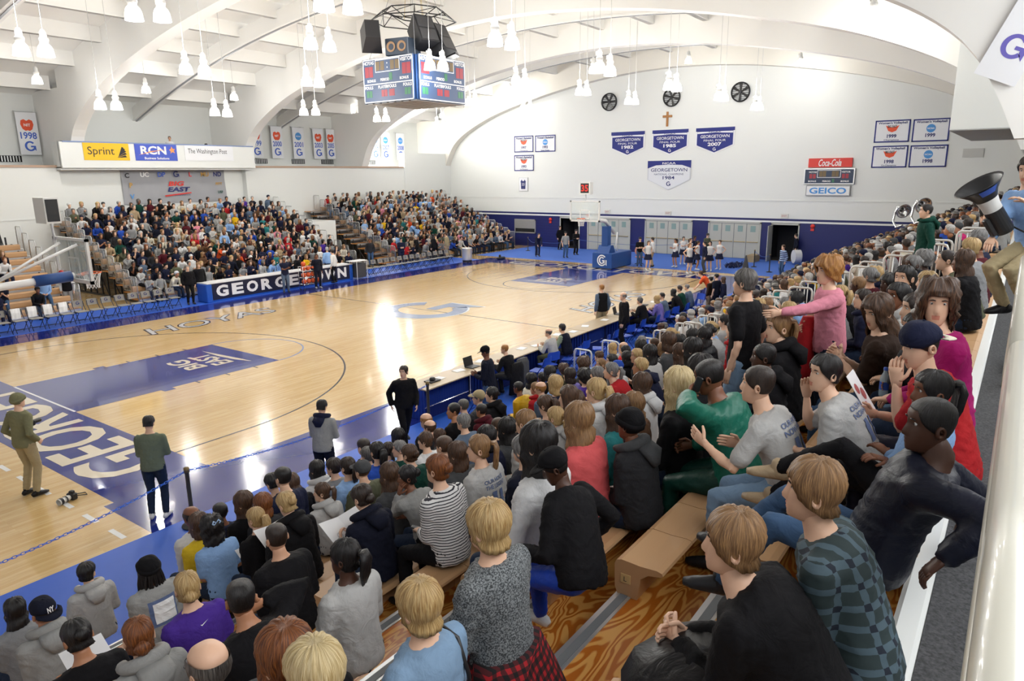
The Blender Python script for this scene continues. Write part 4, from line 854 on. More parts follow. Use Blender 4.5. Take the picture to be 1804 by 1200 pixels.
def hood_down(P):
    """soft roll of a hood lying behind the neck"""
    mb=MB(); c=P.p2+nrm(P.p2-P.p1)*.03; R=P.right; f=np.cross(nrm(P.p2-P.p1),R); b=nrm(P.p2-P.p1)
    pts=[];rs=[]
    for a in np.linspace(-2.5,2.5,15):
        pts.append(c+R*.115*math.sin(a)-f*(-.02+.115*math.cos(a))*1.0+b*(.035-.03*abs(a)/2.5)); rs.append(.048*(1-.55*(abs(a)/2.5)**2))
    mb.tube(pts,rs,10); pts=[c-f*.1+b*.0,c-f*.165-b*.06,c-f*.165-b*.15]; loft(mb,pts,[.1,.105,.05],[.045,.05,.025],R,12); return mb
def shoe_data(mb,an,ft,mi=0):
    s=np.cross(ft,V3(0,0,1)); b=an-V3(0,0,.075)
    pts=[b-ft*.075+V3(0,0,.035),b-ft*.05+V3(0,0,.045),b+V3(0,0,.055),b+ft*.07+V3(0,0,.04),b+ft*.14+V3(0,0,.03),b+ft*.185+V3(0,0,.024)]
    loft(mb,pts,[.022,.036,.04,.045,.043,.022],[.03,.045,.055,.04,.03,.02],s,10,mi); limb(mb,[b+V3(0,0,.05),an+V3(0,0,.03)],[.043,.042],8,mi)
# batch evaluation of voxel remeshes
_pend=[];_lib={}
def queue(key,mb,vox,sm):
    if key in _lib: return
    me=mb.mesh('q',[]); fixn(me); o=bpy.data.objects.new('q',me); COL.objects.link(o)
    r=o.modifiers.new('r','REMESH'); r.mode='VOXEL'; r.voxel_size=vox; r.use_smooth_shade=True
    s=o.modifiers.new('s','SMOOTH'); s.factor=.5; s.iterations=sm
    _pend.append((key,o)); _lib[key]=None
def flush():
    dg=bpy.context.evaluated_depsgraph_get(); dg.update()
    for key,o in _pend:
        me=bpy.data.meshes.new_from_object(o.evaluated_get(dg)); _lib[key]=me
        if key[0] in 'tp': wrinkle(me,str(key))
    for key,o in _pend:
        m=o.data; bpy.data.objects.remove(o); bpy.data.meshes.remove(m)
    _pend.clear()
def wrinkle(me,seed):
    n=len(me.vertices); co=np.empty(n*3); no=np.empty(n*3); me.vertices.foreach_get('co',co); me.vertices.foreach_get('normal',no); co=co.reshape(-1,3); no=no.reshape(-1,3); r=np.random.RandomState(sum(ord(c)*(i+1) for i,c in enumerate(seed))%99991); d=np.zeros(n)
    for k in range(6):
        a=r.normal(size=3); a[2]*=1.6; a/=np.linalg.norm(a); b=r.normal(size=3); b/=np.linalg.norm(b); f=r.uniform(38,75); ph=co@a*f+2.2*np.sin(co@b*r.uniform(9,18)+r.uniform(0,6))+r.uniform(0,6); m=np.clip(np.sin(co@r.normal(size=3)*8+r.uniform(0,6)),0,1); d+=((1-np.abs(np.sin(ph)))**2-.3)*m
    co+=no*(d*.0058)[:,None]; me.vertices.foreach_set('co',co.ravel()); me.update()
def append_islands(me,mb,name):
    """join voxel mesh (slot 0) with extra island geometry"""
    n=len(me.vertices); co=np.empty(n*3); me.vertices.foreach_get('co',co); v=[tuple(p) for p in co.reshape(-1,3)]; f=[tuple(p.vertices) for p in me.polygons]
    q=MB(); q.v=v; q.f=f; q.m=[0]*len(f); o=len(v); q.v=q.v+mb.v; q.f=q.f+[tuple(i+o for i in g) for g in mb.f]; q.m=q.m+mb.m
    return q.mesh(name,[None]*4,True)
# ================= people: poses, wardrobe and assembly =================
D=math.radians
POSES={
 'lap':dict(lean=.10),
 'lap2':dict(lean=.18,rh=(.10,.26,.2),lh=(-.04,.3,.2)),
 'lean':dict(lean=.55,fold=1.3,rh=(.08,.44,.2),lh=(-.08,.44,.2),hp=.05,hlean=.35),
 'slump':dict(lean=.38,fold=1.3,rh=(.05,.36,.2),lh=(-.05,.36,.2),hlean=.25),
 'chin':dict(lean=.5,fold=1.3,rh=(.05,.40,.55),lh=(-.1,.42,.2),hlean=.35),
 'read':dict(lean=.3,fold=1.3,rh=(.13,.36,.34),lh=(-.13,.36,.34),hp=-.35,hlean=.3),
 'crossed':dict(lean=.15,rh=(-.1,.24,.36),lh=(.1,.26,.33)),
 'wide':dict(lean=.22,rh=(.22,.34,.17),lh=(-.22,.34,.17),rk=(.3,.4,.1),lk=(-.3,.4,.1),rf=(.25,.36,-.43),lf=(-.25,.36,-.43)),
 'clap':dict(lean=.15,rh=(.03,.32,.42),lh=(-.03,.32,.42)),
 'stand':dict(sit=False,lean=.04),
 'stand_pocket':dict(sit=False,lean=.02,rh=(.2,.1,.95),lh=(-.2,.1,.95)),
 'stand_hold':dict(sit=False,lean=.1,rh=(.1,.3,1.12),lh=(-.08,.3,1.12),hp=-.4),
 'stand_cross':dict(sit=False,lean=.03,rh=(-.1,.2,1.2),lh=(.1,.22,1.17)),
 'stand_hips':dict(sit=False,lean=.02,rh=(.19,-.02,1.0),lh=(-.19,-.02,1.0)),
 'walk':dict(sit=False,lean=.08,rf=(.08,.3,.1),lf=(-.08,-.34,.14),rh=(.25,-.08,.9),lh=(-.2,.2,.92)),
 'stand_bend':dict(sit=False,lean=.75,fold=1.25,rh=(.15,.62,.8),lh=(-.15,.6,.8),hp=-.1),
 'point':dict(sit=False,lean=.1,rh=(.2,.12,1.08),lh=(-.32,.62,1.28)),
 'chairsit':dict(lean=.3,rh=(.15,.4,.36),lh=(-.15,.4,.36),rf=(.12,.38,-.36),lf=(-.12,.34,-.36)),
 'phone':dict(lean=.36,fold=1.3,rh=(.1,.38,.2),lh=(-.16,.3,.66),hp=-.3,hlean=.42),
 'braceR':dict(lean=.5,fold=1.25,side=.16,rh=(.42,.18,.12),lh=(-.12,.4,.2),hy=.5,hp=-.5,hlean=.5),
 'recline':dict(lean=-.42,fold=1.15,rh=(.5,-.22,.16),lh=(-.32,-.15,.32),rk=(.12,.48,.28),lk=(-.2,.42,.45),rf=(.12,.82,-.1),lf=(-.2,.75,-.16),hlean=.1,hy=.5,py=.12),
 'recline2':dict(lean=-.25,fold=1.15,rh=(-.08,.2,.36),lh=(.1,.22,.34),rk=(.1,.46,.3),lk=(-.05,.46,.5),rf=(.05,.86,-.1),lf=(-.05,.8,.15),hlean=.15,hy=.5,py=.1),
 'chinread':dict(lean=.34,fold=1.3,rh=(.12,.42,.3),lh=(-.06,.3,.55),hp=-.25,hlean=.3,hy=.15,rk=(.14,.4,.3),rf=(.14,.42,-.32)),
 'facehand':dict(lean=.5,fold=1.3,rh=(.08,.38,.22),lh=(-.09,.33,.56),hp=-.1,hlean=.35),
 'handup':dict(lean=.35,fold=1.3,rh=(.17,.28,.62),lh=(-.1,.4,.22),hlean=.25,hy=-.5),
 'talk':dict(lean=.4,fold=1.3,rh=(.1,.36,.3),lh=(-.16,.5,.36),hlean=.3),
 'clasp':dict(lean=.3,fold=1.3,rh=(.04,.42,.26),lh=(-.03,.43,.26),hlean=.25,rk=(.18,.4,.1),lk=(-.18,.4,.1)),
 'clasp2':dict(lean=.62,fold=1.3,rh=(.04,.5,.22),lh=(-.03,.51,.22),hlean=.3,rk=(.18,.4,.1),lk=(-.18,.4,.1)),
 'railsit':dict(lean=.1,side=.12,rh=(.1,.42,.2),lh=(-.12,.34,.52),rk=(.1,.42,.0),lk=(-.1,.45,.05),rf=(.08,.18,-.42),lf=(-.1,.12,-.38),hp=-.2),
 'floorsit':dict(lean=.3,fold=1.3,rk=(.2,.3,.4),lk=(-.2,.3,.4),rf=(.16,.45,0),lf=(-.16,.45,0),rh=(.05,.4,.35),lh=(-.05,.4,.35)),
}
CURL={'stand':.5,'phone':.9,'braceR':.25,'handup':.6,'clasp':.8,'clasp2':.8,'read':.9,'point':.25,'talk':.2}
_pose={}
def pose(name,hy=0,hp=0,tw=0):
    k=(name,round(hy,2),round(hp,2),round(tw,2))
    if k not in _pose:
        kw=dict(POSES[name]); kw['hy']=kw.get('hy',0)+hy; kw['hp']=kw.get('hp',0)+hp; kw['twist']=kw.get('twist',0)+tw; _pose[k]=Pose(**kw)
    return k
SKIN={'a':'#e3b79a','b':'#d19f80','c':'#b57e5c','d':'#7d4f37','e':'#4e3022'}
def skin(t): return M('skin_'+t,srgb(SKIN[t]),.5,bump=(120,.08,.002))
def lips(t): return M('lips_'+t,tuple(c*f for c,f in zip(srgb(SKIN[t]),(.8,.5,.5))),.45)
EYEW=M('eye_white',(.75,.74,.72),.3); EYED=M('eye_dark',(.02,.013,.01),.3)
HAIR={'black':('#0d0b0c','#1f1a1a'),'dark':('#170f0c','#3a2a20'),'brown':('#2a1a12','#664731'),'light':('#6b4c31','#a98257'),'blond':('#9c7644','#dcc08a'),'pale':('#b59a66','#ecd9ab'),'auburn':('#4a2210','#a0602f'),'grey':('#4c4a49','#9a9896'),'white':('#8f8d8b','#cfcdc9'),'ginger':('#8a5527','#c58f4e'),'salt':('#2e2b2a','#7a7672')}
def hairmat(c):
    nm='hair_'+c
    if nm in _mats: return _mats[nm]
    m=bpy.data.materials.new(nm); m.use_nodes=True; nt=m.node_tree; b=nt.nodes['Principled BSDF']; L=nt.links.new
    tc=nt.nodes.new('ShaderNodeTexCoord'); sx=nt.nodes.new('ShaderNodeSeparateXYZ'); L(tc.outputs['Object'],sx.inputs[0])
    ay=nt.nodes.new('ShaderNodeMath'); ay.operation='ADD'; ay.inputs[1].default_value=.03; L(sx.outputs[1],ay.inputs[0]); at2=nt.nodes.new('ShaderNodeMath'); at2.operation='ARCTAN2'; L(sx.outputs[0],at2.inputs[0]); L(ay.outputs[0],at2.inputs[1]); am=nt.nodes.new('ShaderNodeMath'); am.operation='MULTIPLY'; am.inputs[1].default_value=22; L(at2.outputs[0],am.inputs[0])
    zm=nt.nodes.new('ShaderNodeMath'); zm.operation='MULTIPLY'; zm.inputs[1].default_value=9; L(sx.outputs[2],zm.inputs[0]); mp=nt.nodes.new('ShaderNodeCombineXYZ'); L(am.outputs[0],mp.inputs[0]); L(zm.outputs[0],mp.inputs[1]); n=nt.nodes.new('ShaderNodeTexNoise'); n.inputs['Scale'].default_value=1.5; n.inputs['Detail'].default_value=4; n.inputs['Distortion'].default_value=.8; L(mp.outputs[0],n.inputs[0])
    rp=nt.nodes.new('ShaderNodeValToRGB'); e=rp.color_ramp.elements; e[0].position=.4; e[0].color=srgb(HAIR[c][0])+(1,); e[1].position=.64; e[1].color=srgb(HAIR[c][1])+(1,); L(n.outputs[0],rp.inputs[0]); L(rp.outputs[0],b.inputs['Base Color'])
    bp=nt.nodes.new('ShaderNodeBump'); bp.inputs['Strength'].default_value=.6; bp.inputs['Distance'].default_value=.01; L(n.outputs[0],bp.inputs['Height']); L(bp.outputs[0],b.inputs['Normal']); b.inputs['Roughness'].default_value=.42; _mats[nm]=m; return m
COLORS={'black':'#141316','navy':'#1c2038','dnavy':'#151828','grey':'#9a9a98','lgrey':'#b9b8b6','dgrey':'#4a4b4d','char':'#2c2c2f','white':'#dcdcdc','red':'#b8272c','dred':'#6a1a22','maroon':'#4f1620','pink':'#d98a9c','hotpink':'#cf2f75','coral':'#d25a5c','orange':'#d9562c','yellow':'#e0b21e','gold':'#e3c02e','green':'#1c6b58','dgreen':'#123f35','olive':'#5a5c48','lolive':'#7b7a5c','khaki':'#a99a78','tan':'#b09a7c','brown':'#5a3f2c','dbrown':'#33241c','blue':'#2b4fae','lblue':'#8fb2e0','denim':'#3f5878','ldenim':'#7f9bb8','ddenim':'#1f2c42','slate':'#5b6b80','teal':'#2f7d80','purple':'#4b2f8f','lpurple':'#7b6fb5','magenta':'#a81b6a','cream':'#d6cfbd','royal':'#1b3fa8','heather':'#8b8c8e','sage':'#8c9a83','dsage':'#68715f','pinkred':'#c24a55'}
def fabric(c,kind='cloth'):
    nm='%s_%s'%(kind,c)
    if nm in _mats: return _mats[nm]
    if kind=='cloth': return M(nm,srgb(COLORS[c]),.85,bump=(9,.6,.03,.7),var=(4,.12),spec=.2)
    if kind=='shiny': return M(nm,srgb(COLORS[c]),.45,bump=(8,.55,.03,.6),var=(4,.12),spec=.3)
    m=M(nm,srgb(COLORS.get(c,'#888888')),.85); nt=m.node_tree; b=nt.nodes['Principled BSDF']; L=nt.links.new; tc=nt.nodes.new('ShaderNodeTexCoord')
    if kind=='stripe':
        w=nt.nodes.new('ShaderNodeTexWave'); w.bands_direction='Z'; w.inputs['Scale'].default_value=14; w.inputs['Distortion'].default_value=1.2; w.inputs['Detail Scale'].default_value=.3; L(tc.outputs['Object'],w.inputs[0]); r=nt.nodes.new('ShaderNodeValToRGB'); r.color_ramp.elements[0].position=.2; r.color_ramp.elements[1].position=.3; r.color_ramp.elements[0].color=(.02,.02,.03,1); r.color_ramp.elements[1].color=(.72,.71,.7,1); L(w.outputs[0],r.inputs[0]); L(r.outputs[0],b.inputs['Base Color'])
    elif kind=='rugby':
        w=nt.nodes.new('ShaderNodeTexWave'); w.bands_direction='Z'; w.inputs['Scale'].default_value=3.2; L(tc.outputs['Object'],w.inputs[0]); r=nt.nodes.new('ShaderNodeValToRGB'); r.color_ramp.interpolation='CONSTANT'; r.color_ramp.elements[0].color=srgb('#1d2547')+(1,); r.color_ramp.elements[1].position=.55; r.color_ramp.elements[1].color=srgb('#9db4d6')+(1,); L(w.outputs[0],r.inputs[0]); L(r.outputs[0],b.inputs['Base Color'])
    elif kind in('plaid','buffalo','check'):
        cols={'plaid':('#2c3a3c','#1a2230','#4c5f6a'),'buffalo':('#0c0608','#a3121c','#4a0a10'),'check':('#111111','#d8d8d8','#77777a')}[kind]; sc={'plaid':4.2,'buffalo':7.5,'check':8}[kind]
        ws=[]
        for d in 'XZ':
            w=nt.nodes.new('ShaderNodeTexWave'); w.bands_direction=d; w.inputs['Scale'].default_value=sc; w.inputs['Distortion'].default_value=.6; L(tc.outputs['Object'],w.inputs[0]); r=nt.nodes.new('ShaderNodeMath'); r.operation='GREATER_THAN'; r.inputs[1].default_value={'plaid':.75,'buffalo':.5,'check':.9}[kind]; L(w.outputs[0],r.inputs[0]); ws.append(r)
        a=nt.nodes.new('ShaderNodeMath'); a.operation='ADD'; L(ws[0].outputs[0],a.inputs[0]); L(ws[1].outputs[0],a.inputs[1]); h=nt.nodes.new('ShaderNodeMath'); h.operation='MULTIPLY'; h.inputs[1].default_value=.5; L(a.outputs[0],h.inputs[0])
        r=nt.nodes.new('ShaderNodeValToRGB'); r.color_ramp.interpolation='CONSTANT'; e=r.color_ramp.elements; e[0].color=srgb(cols[0])+(1,); e[1].position=.4; e[1].color=srgb(cols[2])+(1,); e2=e.new(.8); e2.color=srgb(cols[1])+(1,); L(h.outputs[0],r.inputs[0]); L(r.outputs[0],b.inputs['Base Color'])
    elif kind=='tweed':
        n=nt.nodes.new('ShaderNodeTexNoise'); n.inputs['Scale'].default_value=140; L(tc.outputs['Object'],n.inputs[0]); r=nt.nodes.new('ShaderNodeValToRGB'); r.color_ramp.elements[0].position=.4; r.color_ramp.elements[1].position=.62; r.color_ramp.elements[0].color=(.035,.04,.045,1); r.color_ramp.elements[1].color=(.25,.27,.28,1); L(n.outputs[0],r.inputs[0]); L(r.outputs[0],b.inputs['Base Color'])
    return m
_hl={}
def headpiece(kind,seed=0):
    k=(kind,seed)
    if k not in _hl:
        mb=hat_build(kind) if kind in('beanie','cap','headband','hood','glasses') else hair_build(kind,seed)
        me=mb.mesh(kind,[None]*(2 if kind=='cap' else 1),True); fixn(me); _hl[k]=me
    return _hl[k]
def setmats(o,ms):
    for i,m in enumerate(ms):
        s=o.material_slots[i]; s.link='OBJECT'; s.material=m
PEOPLE=[]   # deferred specs
def need(spec):
    P=_pose[spec['pk']]; n=spec['pk']; g=(n[0],n[3])
    queue(('b',)+g,build_body(P),.026,2); queue(('t',spec['tk'])+g,build_top(P,spec['tk']),.0185,4); queue(('p',spec['bk'])+g,build_trousers(P,spec['bk']),.021,4)
    if spec.get('over'): queue(('t','vest')+g,build_top(P,'vest'),.0185,4)
def finish(spec):
    P=_pose[spec['pk']]; n=spec['pk']; g=(n[0],n[3]); kb=('B',)+n
    if kb not in _lib:
        mb=MB(); head_mesh_data(mb,P.Hm)
        cu=CURL.get(n[0],.55)
        for i in (0,1):
            pd=V3(0,0,-1) if P.sit else V3(-1 if i==0 else 1,0,0)
            if n[0] in('read','chairsit','stand_hold'): pd=V3(-1 if i==0 else 1,0,.4)
            if n[0] in('clap','clasp','clasp2','phone','facehand','chin','handup','chinread','talk'): pd=V3(-1 if i==0 else 1,-.3,0)
            hand_data(mb,P.wr[i],P.el[i],cu,i==0,pd)
        _lib[kb]=append_islands(_lib[('b',)+g],mb,'body')
    if ('H',)+g not in _lib:
        for i in (0,1):
            sb=MB(); shoe_data(sb,P.an[i],P.ft[i]); _lib[('S',i)+g]=sb.mesh('shoe',[None],True); fixn(_lib[('S',i)+g])
        hd=hood_down(P); _lib[('H',)+g]=hd.mesh('hood',[None],True); fixn(_lib[('H',)+g])
    for k in (('t',spec['tk'])+g,('p',spec['bk'])+g):
        if len(_lib[k].materials)==0: _lib[k].materials.append(None)
    s=spec; r=thing('person',s['label'],'person',s['loc'],s['rz'],s.get('group'),scale=(s['sc']*s.get('wide',1),s['sc'],s['sc']))
    t=s['skin']; o=link('body',_lib[kb],r); setmats(o,[skin(t),lips(t),EYEW,EYED])
    o=link('top',_lib[('t',s['tk'])+g],r); setmats(o,[fabric(*s['top'])])
    if s.get('over'):
        m_=_lib[('t','vest')+g]; m_.materials.append(None) if len(m_.materials)==0 else None; o=link('vest',m_,r); setmats(o,[fabric(s['over'])])
    o=link({'long':'trousers','short':'shorts','skirt':'skirt'}[s['bk']],_lib[('p',s['bk'])+g],r); setmats(o,[fabric(*s['bot'])])
    for i in (0,1): o=link('shoe',_lib[('S',i)+g],r); setmats(o,[fabric(s['shoe'],'shiny')])
    if s['hair']!='bald' and s['hat']!='hood':
        o=link('hair',headpiece(s['hair'],s['seed']%3 if s['hair'] not in('shaved','crop') else 0),r); o.matrix_local=P.Hm; setmats(o,[hairmat(s['hc'])])
    for h in [s['hat']]+(['glasses'] if s['glasses'] else []):
        if h:
            hb=h=='capback'; h='cap' if hb else h; o=link(h,headpiece(h),r); o.matrix_local=P.Hm@Matrix.Rotation(PI if hb else 0,4,'Z')@Matrix.Rotation(-.22 if hb else 0,4,'X')@Matrix.Translation((0,.012 if hb else 0,0))
            setmats(o,([fabric(s['hatc']),fabric(s.get('hatc2') or s['hatc'])][:1+(h=='cap')]) if h!='glasses' else [BLACK])
    if s['hood']: o=link('hood',_lib[('H',)+g],r); setmats(o,[fabric(s['hood'])])
    return r
def spec(label,pose_='lap',hair='short',hc='brown',top='grey',tk='long',bot='ddenim',bk='long',skin='a',hat=None,hatc='navy',hatc2=None,hood=None,glasses=False,shoe='char',hy=0,hp=0,tw=0,seed=0,sc=1.0,wide=1.0,kind='cloth',botkind='cloth',group=None,over=None):
    return dict(over=over,label=label,pk=pose(pose_,hy,hp,tw),hair=hair,hc=hc,top=(top,kind),tk=tk,bot=(bot,botkind),bk=bk,skin=skin,hat=hat,hatc=hatc,hatc2=hatc2,hood=hood,glasses=glasses,shoe=shoe,seed=seed,sc=sc,wide=wide,group=group)
# ================= spectators and staff near the camera =================
def seat_solve(P,px,py,n,rz,dy=0):
    c,s_=math.cos(rz),math.sin(rz); hx,hy_=P.hc[0]*c-P.hc[1]*s_,P.hc[0]*s_+P.hc[1]*c; sc=1.0; ry=yn(n)-.13+dy; rzz=zn(n)+.235
    for _ in range(6):
        Q=at(px,py,'y',ry+hy_*sc); sc=min(max((Q[2]-rzz)/P.hc[2],.86),1.16)
    return sc,(Q[0]-hx*sc,ry,rzz),(Q[2]-rzz)/P.hc[2]
def seat_near(px,py,row,label,pose_='lap',rz=0,dy=0,hw=None,fx=0,**k):
    s=spec(label,pose_,**k); P=_pose[s['pk']]
    if hw:
        Q=CAMP+(CF+CR*(px-W/2)/FPX-CU*(py-H/2)/FPX)*(.208*FPX/hw); c,s_=math.cos(rz),math.sin(rz); h=V3(P.hc[0]*c-P.hc[1]*s_,P.hc[0]*s_+P.hc[1]*c,P.hc[2]); best=None
        for n in (range(0,13) if not fx else (row,)):
            st_=zn(n)+.235; raw=(Q[2]-st_)/P.hc[2]; sc=min(max(raw,.88),1.12); yy=Q[1]-h[1]*sc-(yn(n)-.13); cost=abs(raw-1)*2+max(0,abs(yy)-.1)*4+abs(n-row)*.03
            for q in PEOPLE:
                if q['row']==n: cost+=max(0,.44-abs(q['loc'][0]-(Q[0]-h[0]*sc)))*3
            if best is None or cost<best[0]: best=(cost,n,sc,raw,st_)
        _,n,sc,raw,st_=best; R0=Q-h*sc; R0[1]=min(max(R0[1],yn(n)-.13-.28),yn(n)-.13+.2); s.update(sc=sc,loc=(R0[0],R0[1],max(min(R0[2],st_+.03),st_-.05)),rz=rz,raw=raw,row=n,px=px); PEOPLE.append(s); return s
    best=None
    for n in range(0,13):
        sc,loc,raw=seat_solve(P,px,py,n,rz,dy); c=abs(raw-1.0)*4+abs(n-row)*.22
        for q in PEOPLE:
            if q['row']==n: c+=max(0,.46-abs(q['loc'][0]-loc[0]))*5
        if best is None or c<best[0]: best=(c,n,sc,loc,raw)
    _,row,sc,loc,raw=best; s['sc']=sc; s['loc']=loc; s['rz']=rz; s['raw']=raw; s['row']=row; s['px']=px; PEOPLE.append(s); return s
def stand_near(px,py,base,label,pose_='stand',rz=0,z=0.0,plane=None,**k):
    """head pixel + floor height; plane=('y',v) fixes depth, else solved from a 1.0 scale figure"""
    s=spec(label,pose_,**k); P=_pose[s['pk']]; c,s_=math.cos(rz),math.sin(rz); hx,hy_=P.hc[0]*c-P.hc[1]*s_,P.hc[0]*s_+P.hc[1]*c; sc=k.get('sc',1.0)
    if base is not None: x,y=base; Q=at(px,py,'y',y+hy_); sc=min(max((Q[2]-z)/P.hc[2],.8),1.2); s['loc']=(Q[0]-hx*sc,y,z)
    else: Q=at(px,py,'z',z+P.hc[2]*sc); s['loc']=(Q[0]-hx*sc,Q[1]-hy_*sc,z)
    s['sc']=sc; s['rz']=rz; s['raw']=sc; s['row']=-1; s['px']=px; PEOPLE.append(s); return s
N=seat_near
# --- bottom left corner and front rows (left to right)
N(27,1075,1,'woman with long dark hair in grey sweater at the left edge','lap2',hair='long',hc='black',top='heather',hy=-.2)
N(75,1078,2,'person in navy cap with white letters and grey hoodie','lap2',hair='crop',hc='dark',top='grey',skin='c',hat='capback',hatc='dnavy',hood='grey',hy=.15)
N(153,1009,0,'young man with black hair in pale grey hoodie on the front row','lap',hair='short',hc='black',top='lgrey',hood='lgrey',hy=-.75,sc=1)
N(262,1002,2,'person in black beanie with long dreadlocks and grey sweatshirt','lap2',hair='dread',hc='black',top='grey',skin='d',hat='beanie',hatc='black',hy=-.1,wide=1.08)
N(136,1123,4,'person with messy dark bun in black jacket holding white sheet','read',hair='bun',hc='black',top='black',skin='c')
N(244,1121,5,'person with auburn bun in grey hoodie with red collar','lap2',hair='lowbun',hc='auburn',top='grey',hood='grey',hy=-.3)
N(330,1035,6,'woman with blond bun in purple t-shirt','lap2',hair='lowbun',hc='blond',top='purple',tk='short',bot='char',hy=-.35)
N(367,1174,9,'man with thinning grey hair and glasses at the bottom edge','lap',hw=95,hair='fringe',hc='salt',top='dgrey',glasses=True)
N(425,1055,7,'man with cropped black hair and raised hand in black coat','handup',hair='crop',hc='black',top='black',tk='coat',skin='c')
N(337,908,0,'balding man in white lettered long-sleeve shirt on the front row','lap2',hair='fringe',hc='black',top='white',skin='d')
N(350,923,1,'woman with brown hair in yellow t-shirt','lap2',hair='bob',hc='brown',top='gold',tk='short',bot='black')
N(373,930,2,'woman with black curls and blue bow in light blue shirt','lap2',hair='curlylong',hc='black',top='lblue',tk='short',bot='ddenim',skin='c')
N(388,902,0,'child with black hair in navy jersey on the front row','lap',hair='crop',hc='black',top='navy',tk='short',skin='d')
N(428,885,0,'woman with long brown hair in black top seen in profile','lap2',hair='long',hc='brown',top='black',hy=.5)
N(463,888,1,'person with reddish brown hair between two reading women','lap2',hair='bob',hc='auburn',top='char')
N(450,913,3,'woman with long blond ponytail in black sweater holding a card','lap2',hair='ponylong',hc='blond',top='black',hy=.2)
N(487,947,5,'man with shaved head in black jacket','lap2',hair='shaved',hc='dark',top='black',tk='coat',skin='b',hy=-.15)
N(505,888,3,'woman with twisted blond hair in black hoodie reading','read',hair='bun',hc='blond',top='black',hood='black')
N(567,867,3,'woman with brown ponytail in grey hoodie seen in profile','lap2',hair='pony',hc='brown',top='lgrey',hood='lgrey',hy=.7)
N(638,876,5,'person with dark bun in navy hoodie reading a programme','read',hair='lowbun',hc='dark',top='dnavy',hood='dnavy',wide=1.08)
N(607,981,8,'woman with black ponytail in pale grey zip sweater','lap',hair='pony',hc='black',top='lgrey',bot='black',skin='e',hy=.35)
N(502,1155,9,'woman with auburn hair in black coat at the bottom edge','lap',fx=1,hw=98,hair='bob',hc='auburn',top='black',tk='coat')
N(553,1186,10,'woman with ash blond hair at the bottom edge','lap',hw=115,hair='bowl',hc='pale',top='black')
N(737,1067,10,'woman with short blond hair in denim shirt','lap',hw=95,hair='bowl',hc='blond',top='ldenim',bot='char')
N(859,927,10,'woman with blond bob in dark tweed sweater and red plaid','lap',hw=82,hair='bowl',hc='blond',kind='tweed',top='dgrey',bot='red',botkind='buffalo',wide=1.05)
N(770,826,6,'woman with auburn bun in black and white striped shirt','lap2',hair='bun',hc='auburn',kind='stripe',top='white',bot='black',hy=.1)
N(480,851,0,'boy with black hair bent over a sheet','read',hair='short',hc='black',top='char')
N(514,852,1,'woman with brown hair and dark jacket holding a sheet','read',hair='bob',hc='brown',top='black')
N(498,838,0,'small child with dark hair behind the reading boy','lap',hair='crop',hc='black',top='navy',dy=.25)
N(558,827,0,'woman with long black hair in white hoodie','lap',hair='longer',hc='black',top='white',hood='white')
N(587,823,1,'man with dark hair and glasses in grey t-shirt','lap2',hair='short',hc='dark',top='heather',tk='short',glasses=True,hy=.3)
N(612,822,1,'girl with brown ponytail in pale blue shirt','lap',hair='pony',hc='dark',top='lblue')
N(638,829,2,'man in charcoal cap and olive jacket','lap',hair='crop',hc='brown',top='olive',hat='cap',hatc='dgrey',wide=1.1)
N(640,781,0,'man with cropped dark hair in navy shirt on the front row','lap',hair='crop',hc='dark',top='navy')
N(647,802,1,'man with grey-brown hair in pale blue shirt','lap',hair='short',hc='salt',top='lblue')
N(664,795,0,'girl with black ponytail in front of the pale blue shirt','lap',hair='pony',hc='black',top='blue',hy=-.2)
N(684,792,1,'girl with dark braid in blue shirt','lap',hair='braid',hc='dark',top='lblue',hy=-.2)
N(701,769,0,'woman with dark bob on the front row','lap',hair='bob',hc='black',top='dnavy')
N(703,791,2,'man with grey hair seen in left profile','lap2',hair='short',hc='grey',top='dgreen',hy=.9)
N(721,800,3,'woman with twisted brown hair in green top','lap2',hair='bun',hc='brown',top='dgreen')
N(749,777,3,'man with brown hair and glasses in pale green shirt','lap2',hair='short',hc='brown',top='white',glasses=True,hy=.4)
N(686,835,4,'woman with long brown hair next to the woman holding her face','lap2',hair='long',hc='brown',top='dgrey')
N(717,840,5,'woman with black bun and hand on face in grey t-shirt','facehand',hair='bun',hc='black',top='grey',skin='d',hy=.8)
N(750,735,0,'man with thin ginger hair on the front row','lap',hair='fringe',hc='ginger',top='char')
N(757,753,1,'balding man with brown hair in dark jacket','lap',hair='fringe',hc='brown',top='char')
N(774,768,2,'woman with long brown hair beside the pale green shirt','lap2',hair='long',hc='brown',top='dgrey')
N(782,786,4,'child with short brown hair','lap',hair='crop',hc='brown',top='dgrey',sc=.9)
N(806,799,5,'woman with very long brown hair in dark grey jacket','lap',hair='longer',hc='brown',top='dgrey')
N(843,790,7,'girl with blond ponytail in grey lettered t-shirt','lap2',hair='ponylong',hc='light',top='lgrey',tk='short',hy=.65)
N(816,715,1,'man with cropped grey hair in black shirt','lap2',hair='crop',hc='salt',top='char')
N(816,744,4,'man with grey hair in slate jacket','lap2',hair='short',hc='grey',top='slate',hy=.1)
N(843,700,1,'man in tan cap with glasses','lap2',hair='crop',hc='grey',top='dgrey',hat='cap',hatc='khaki',glasses=True,hy=.5)
N(848,723,3,'bald man in maroon hoodie','lap2',hair='shaved',hc='black',top='maroon',hood='maroon',skin='c')
N(799,723,0,'man with dark beard looking left on the front row','lap2',hair='crop',hc='black',top='black',skin='c',hy=.8)
N(866,692,1,'person in black jacket with black hood down','lap2',hair='short',hc='black',top='black',hood='black',hy=.5)
N(877,751,5,'child with brown hair beside a long-haired woman','lap',hair='crop',hc='brown',top='navy',sc=.9)
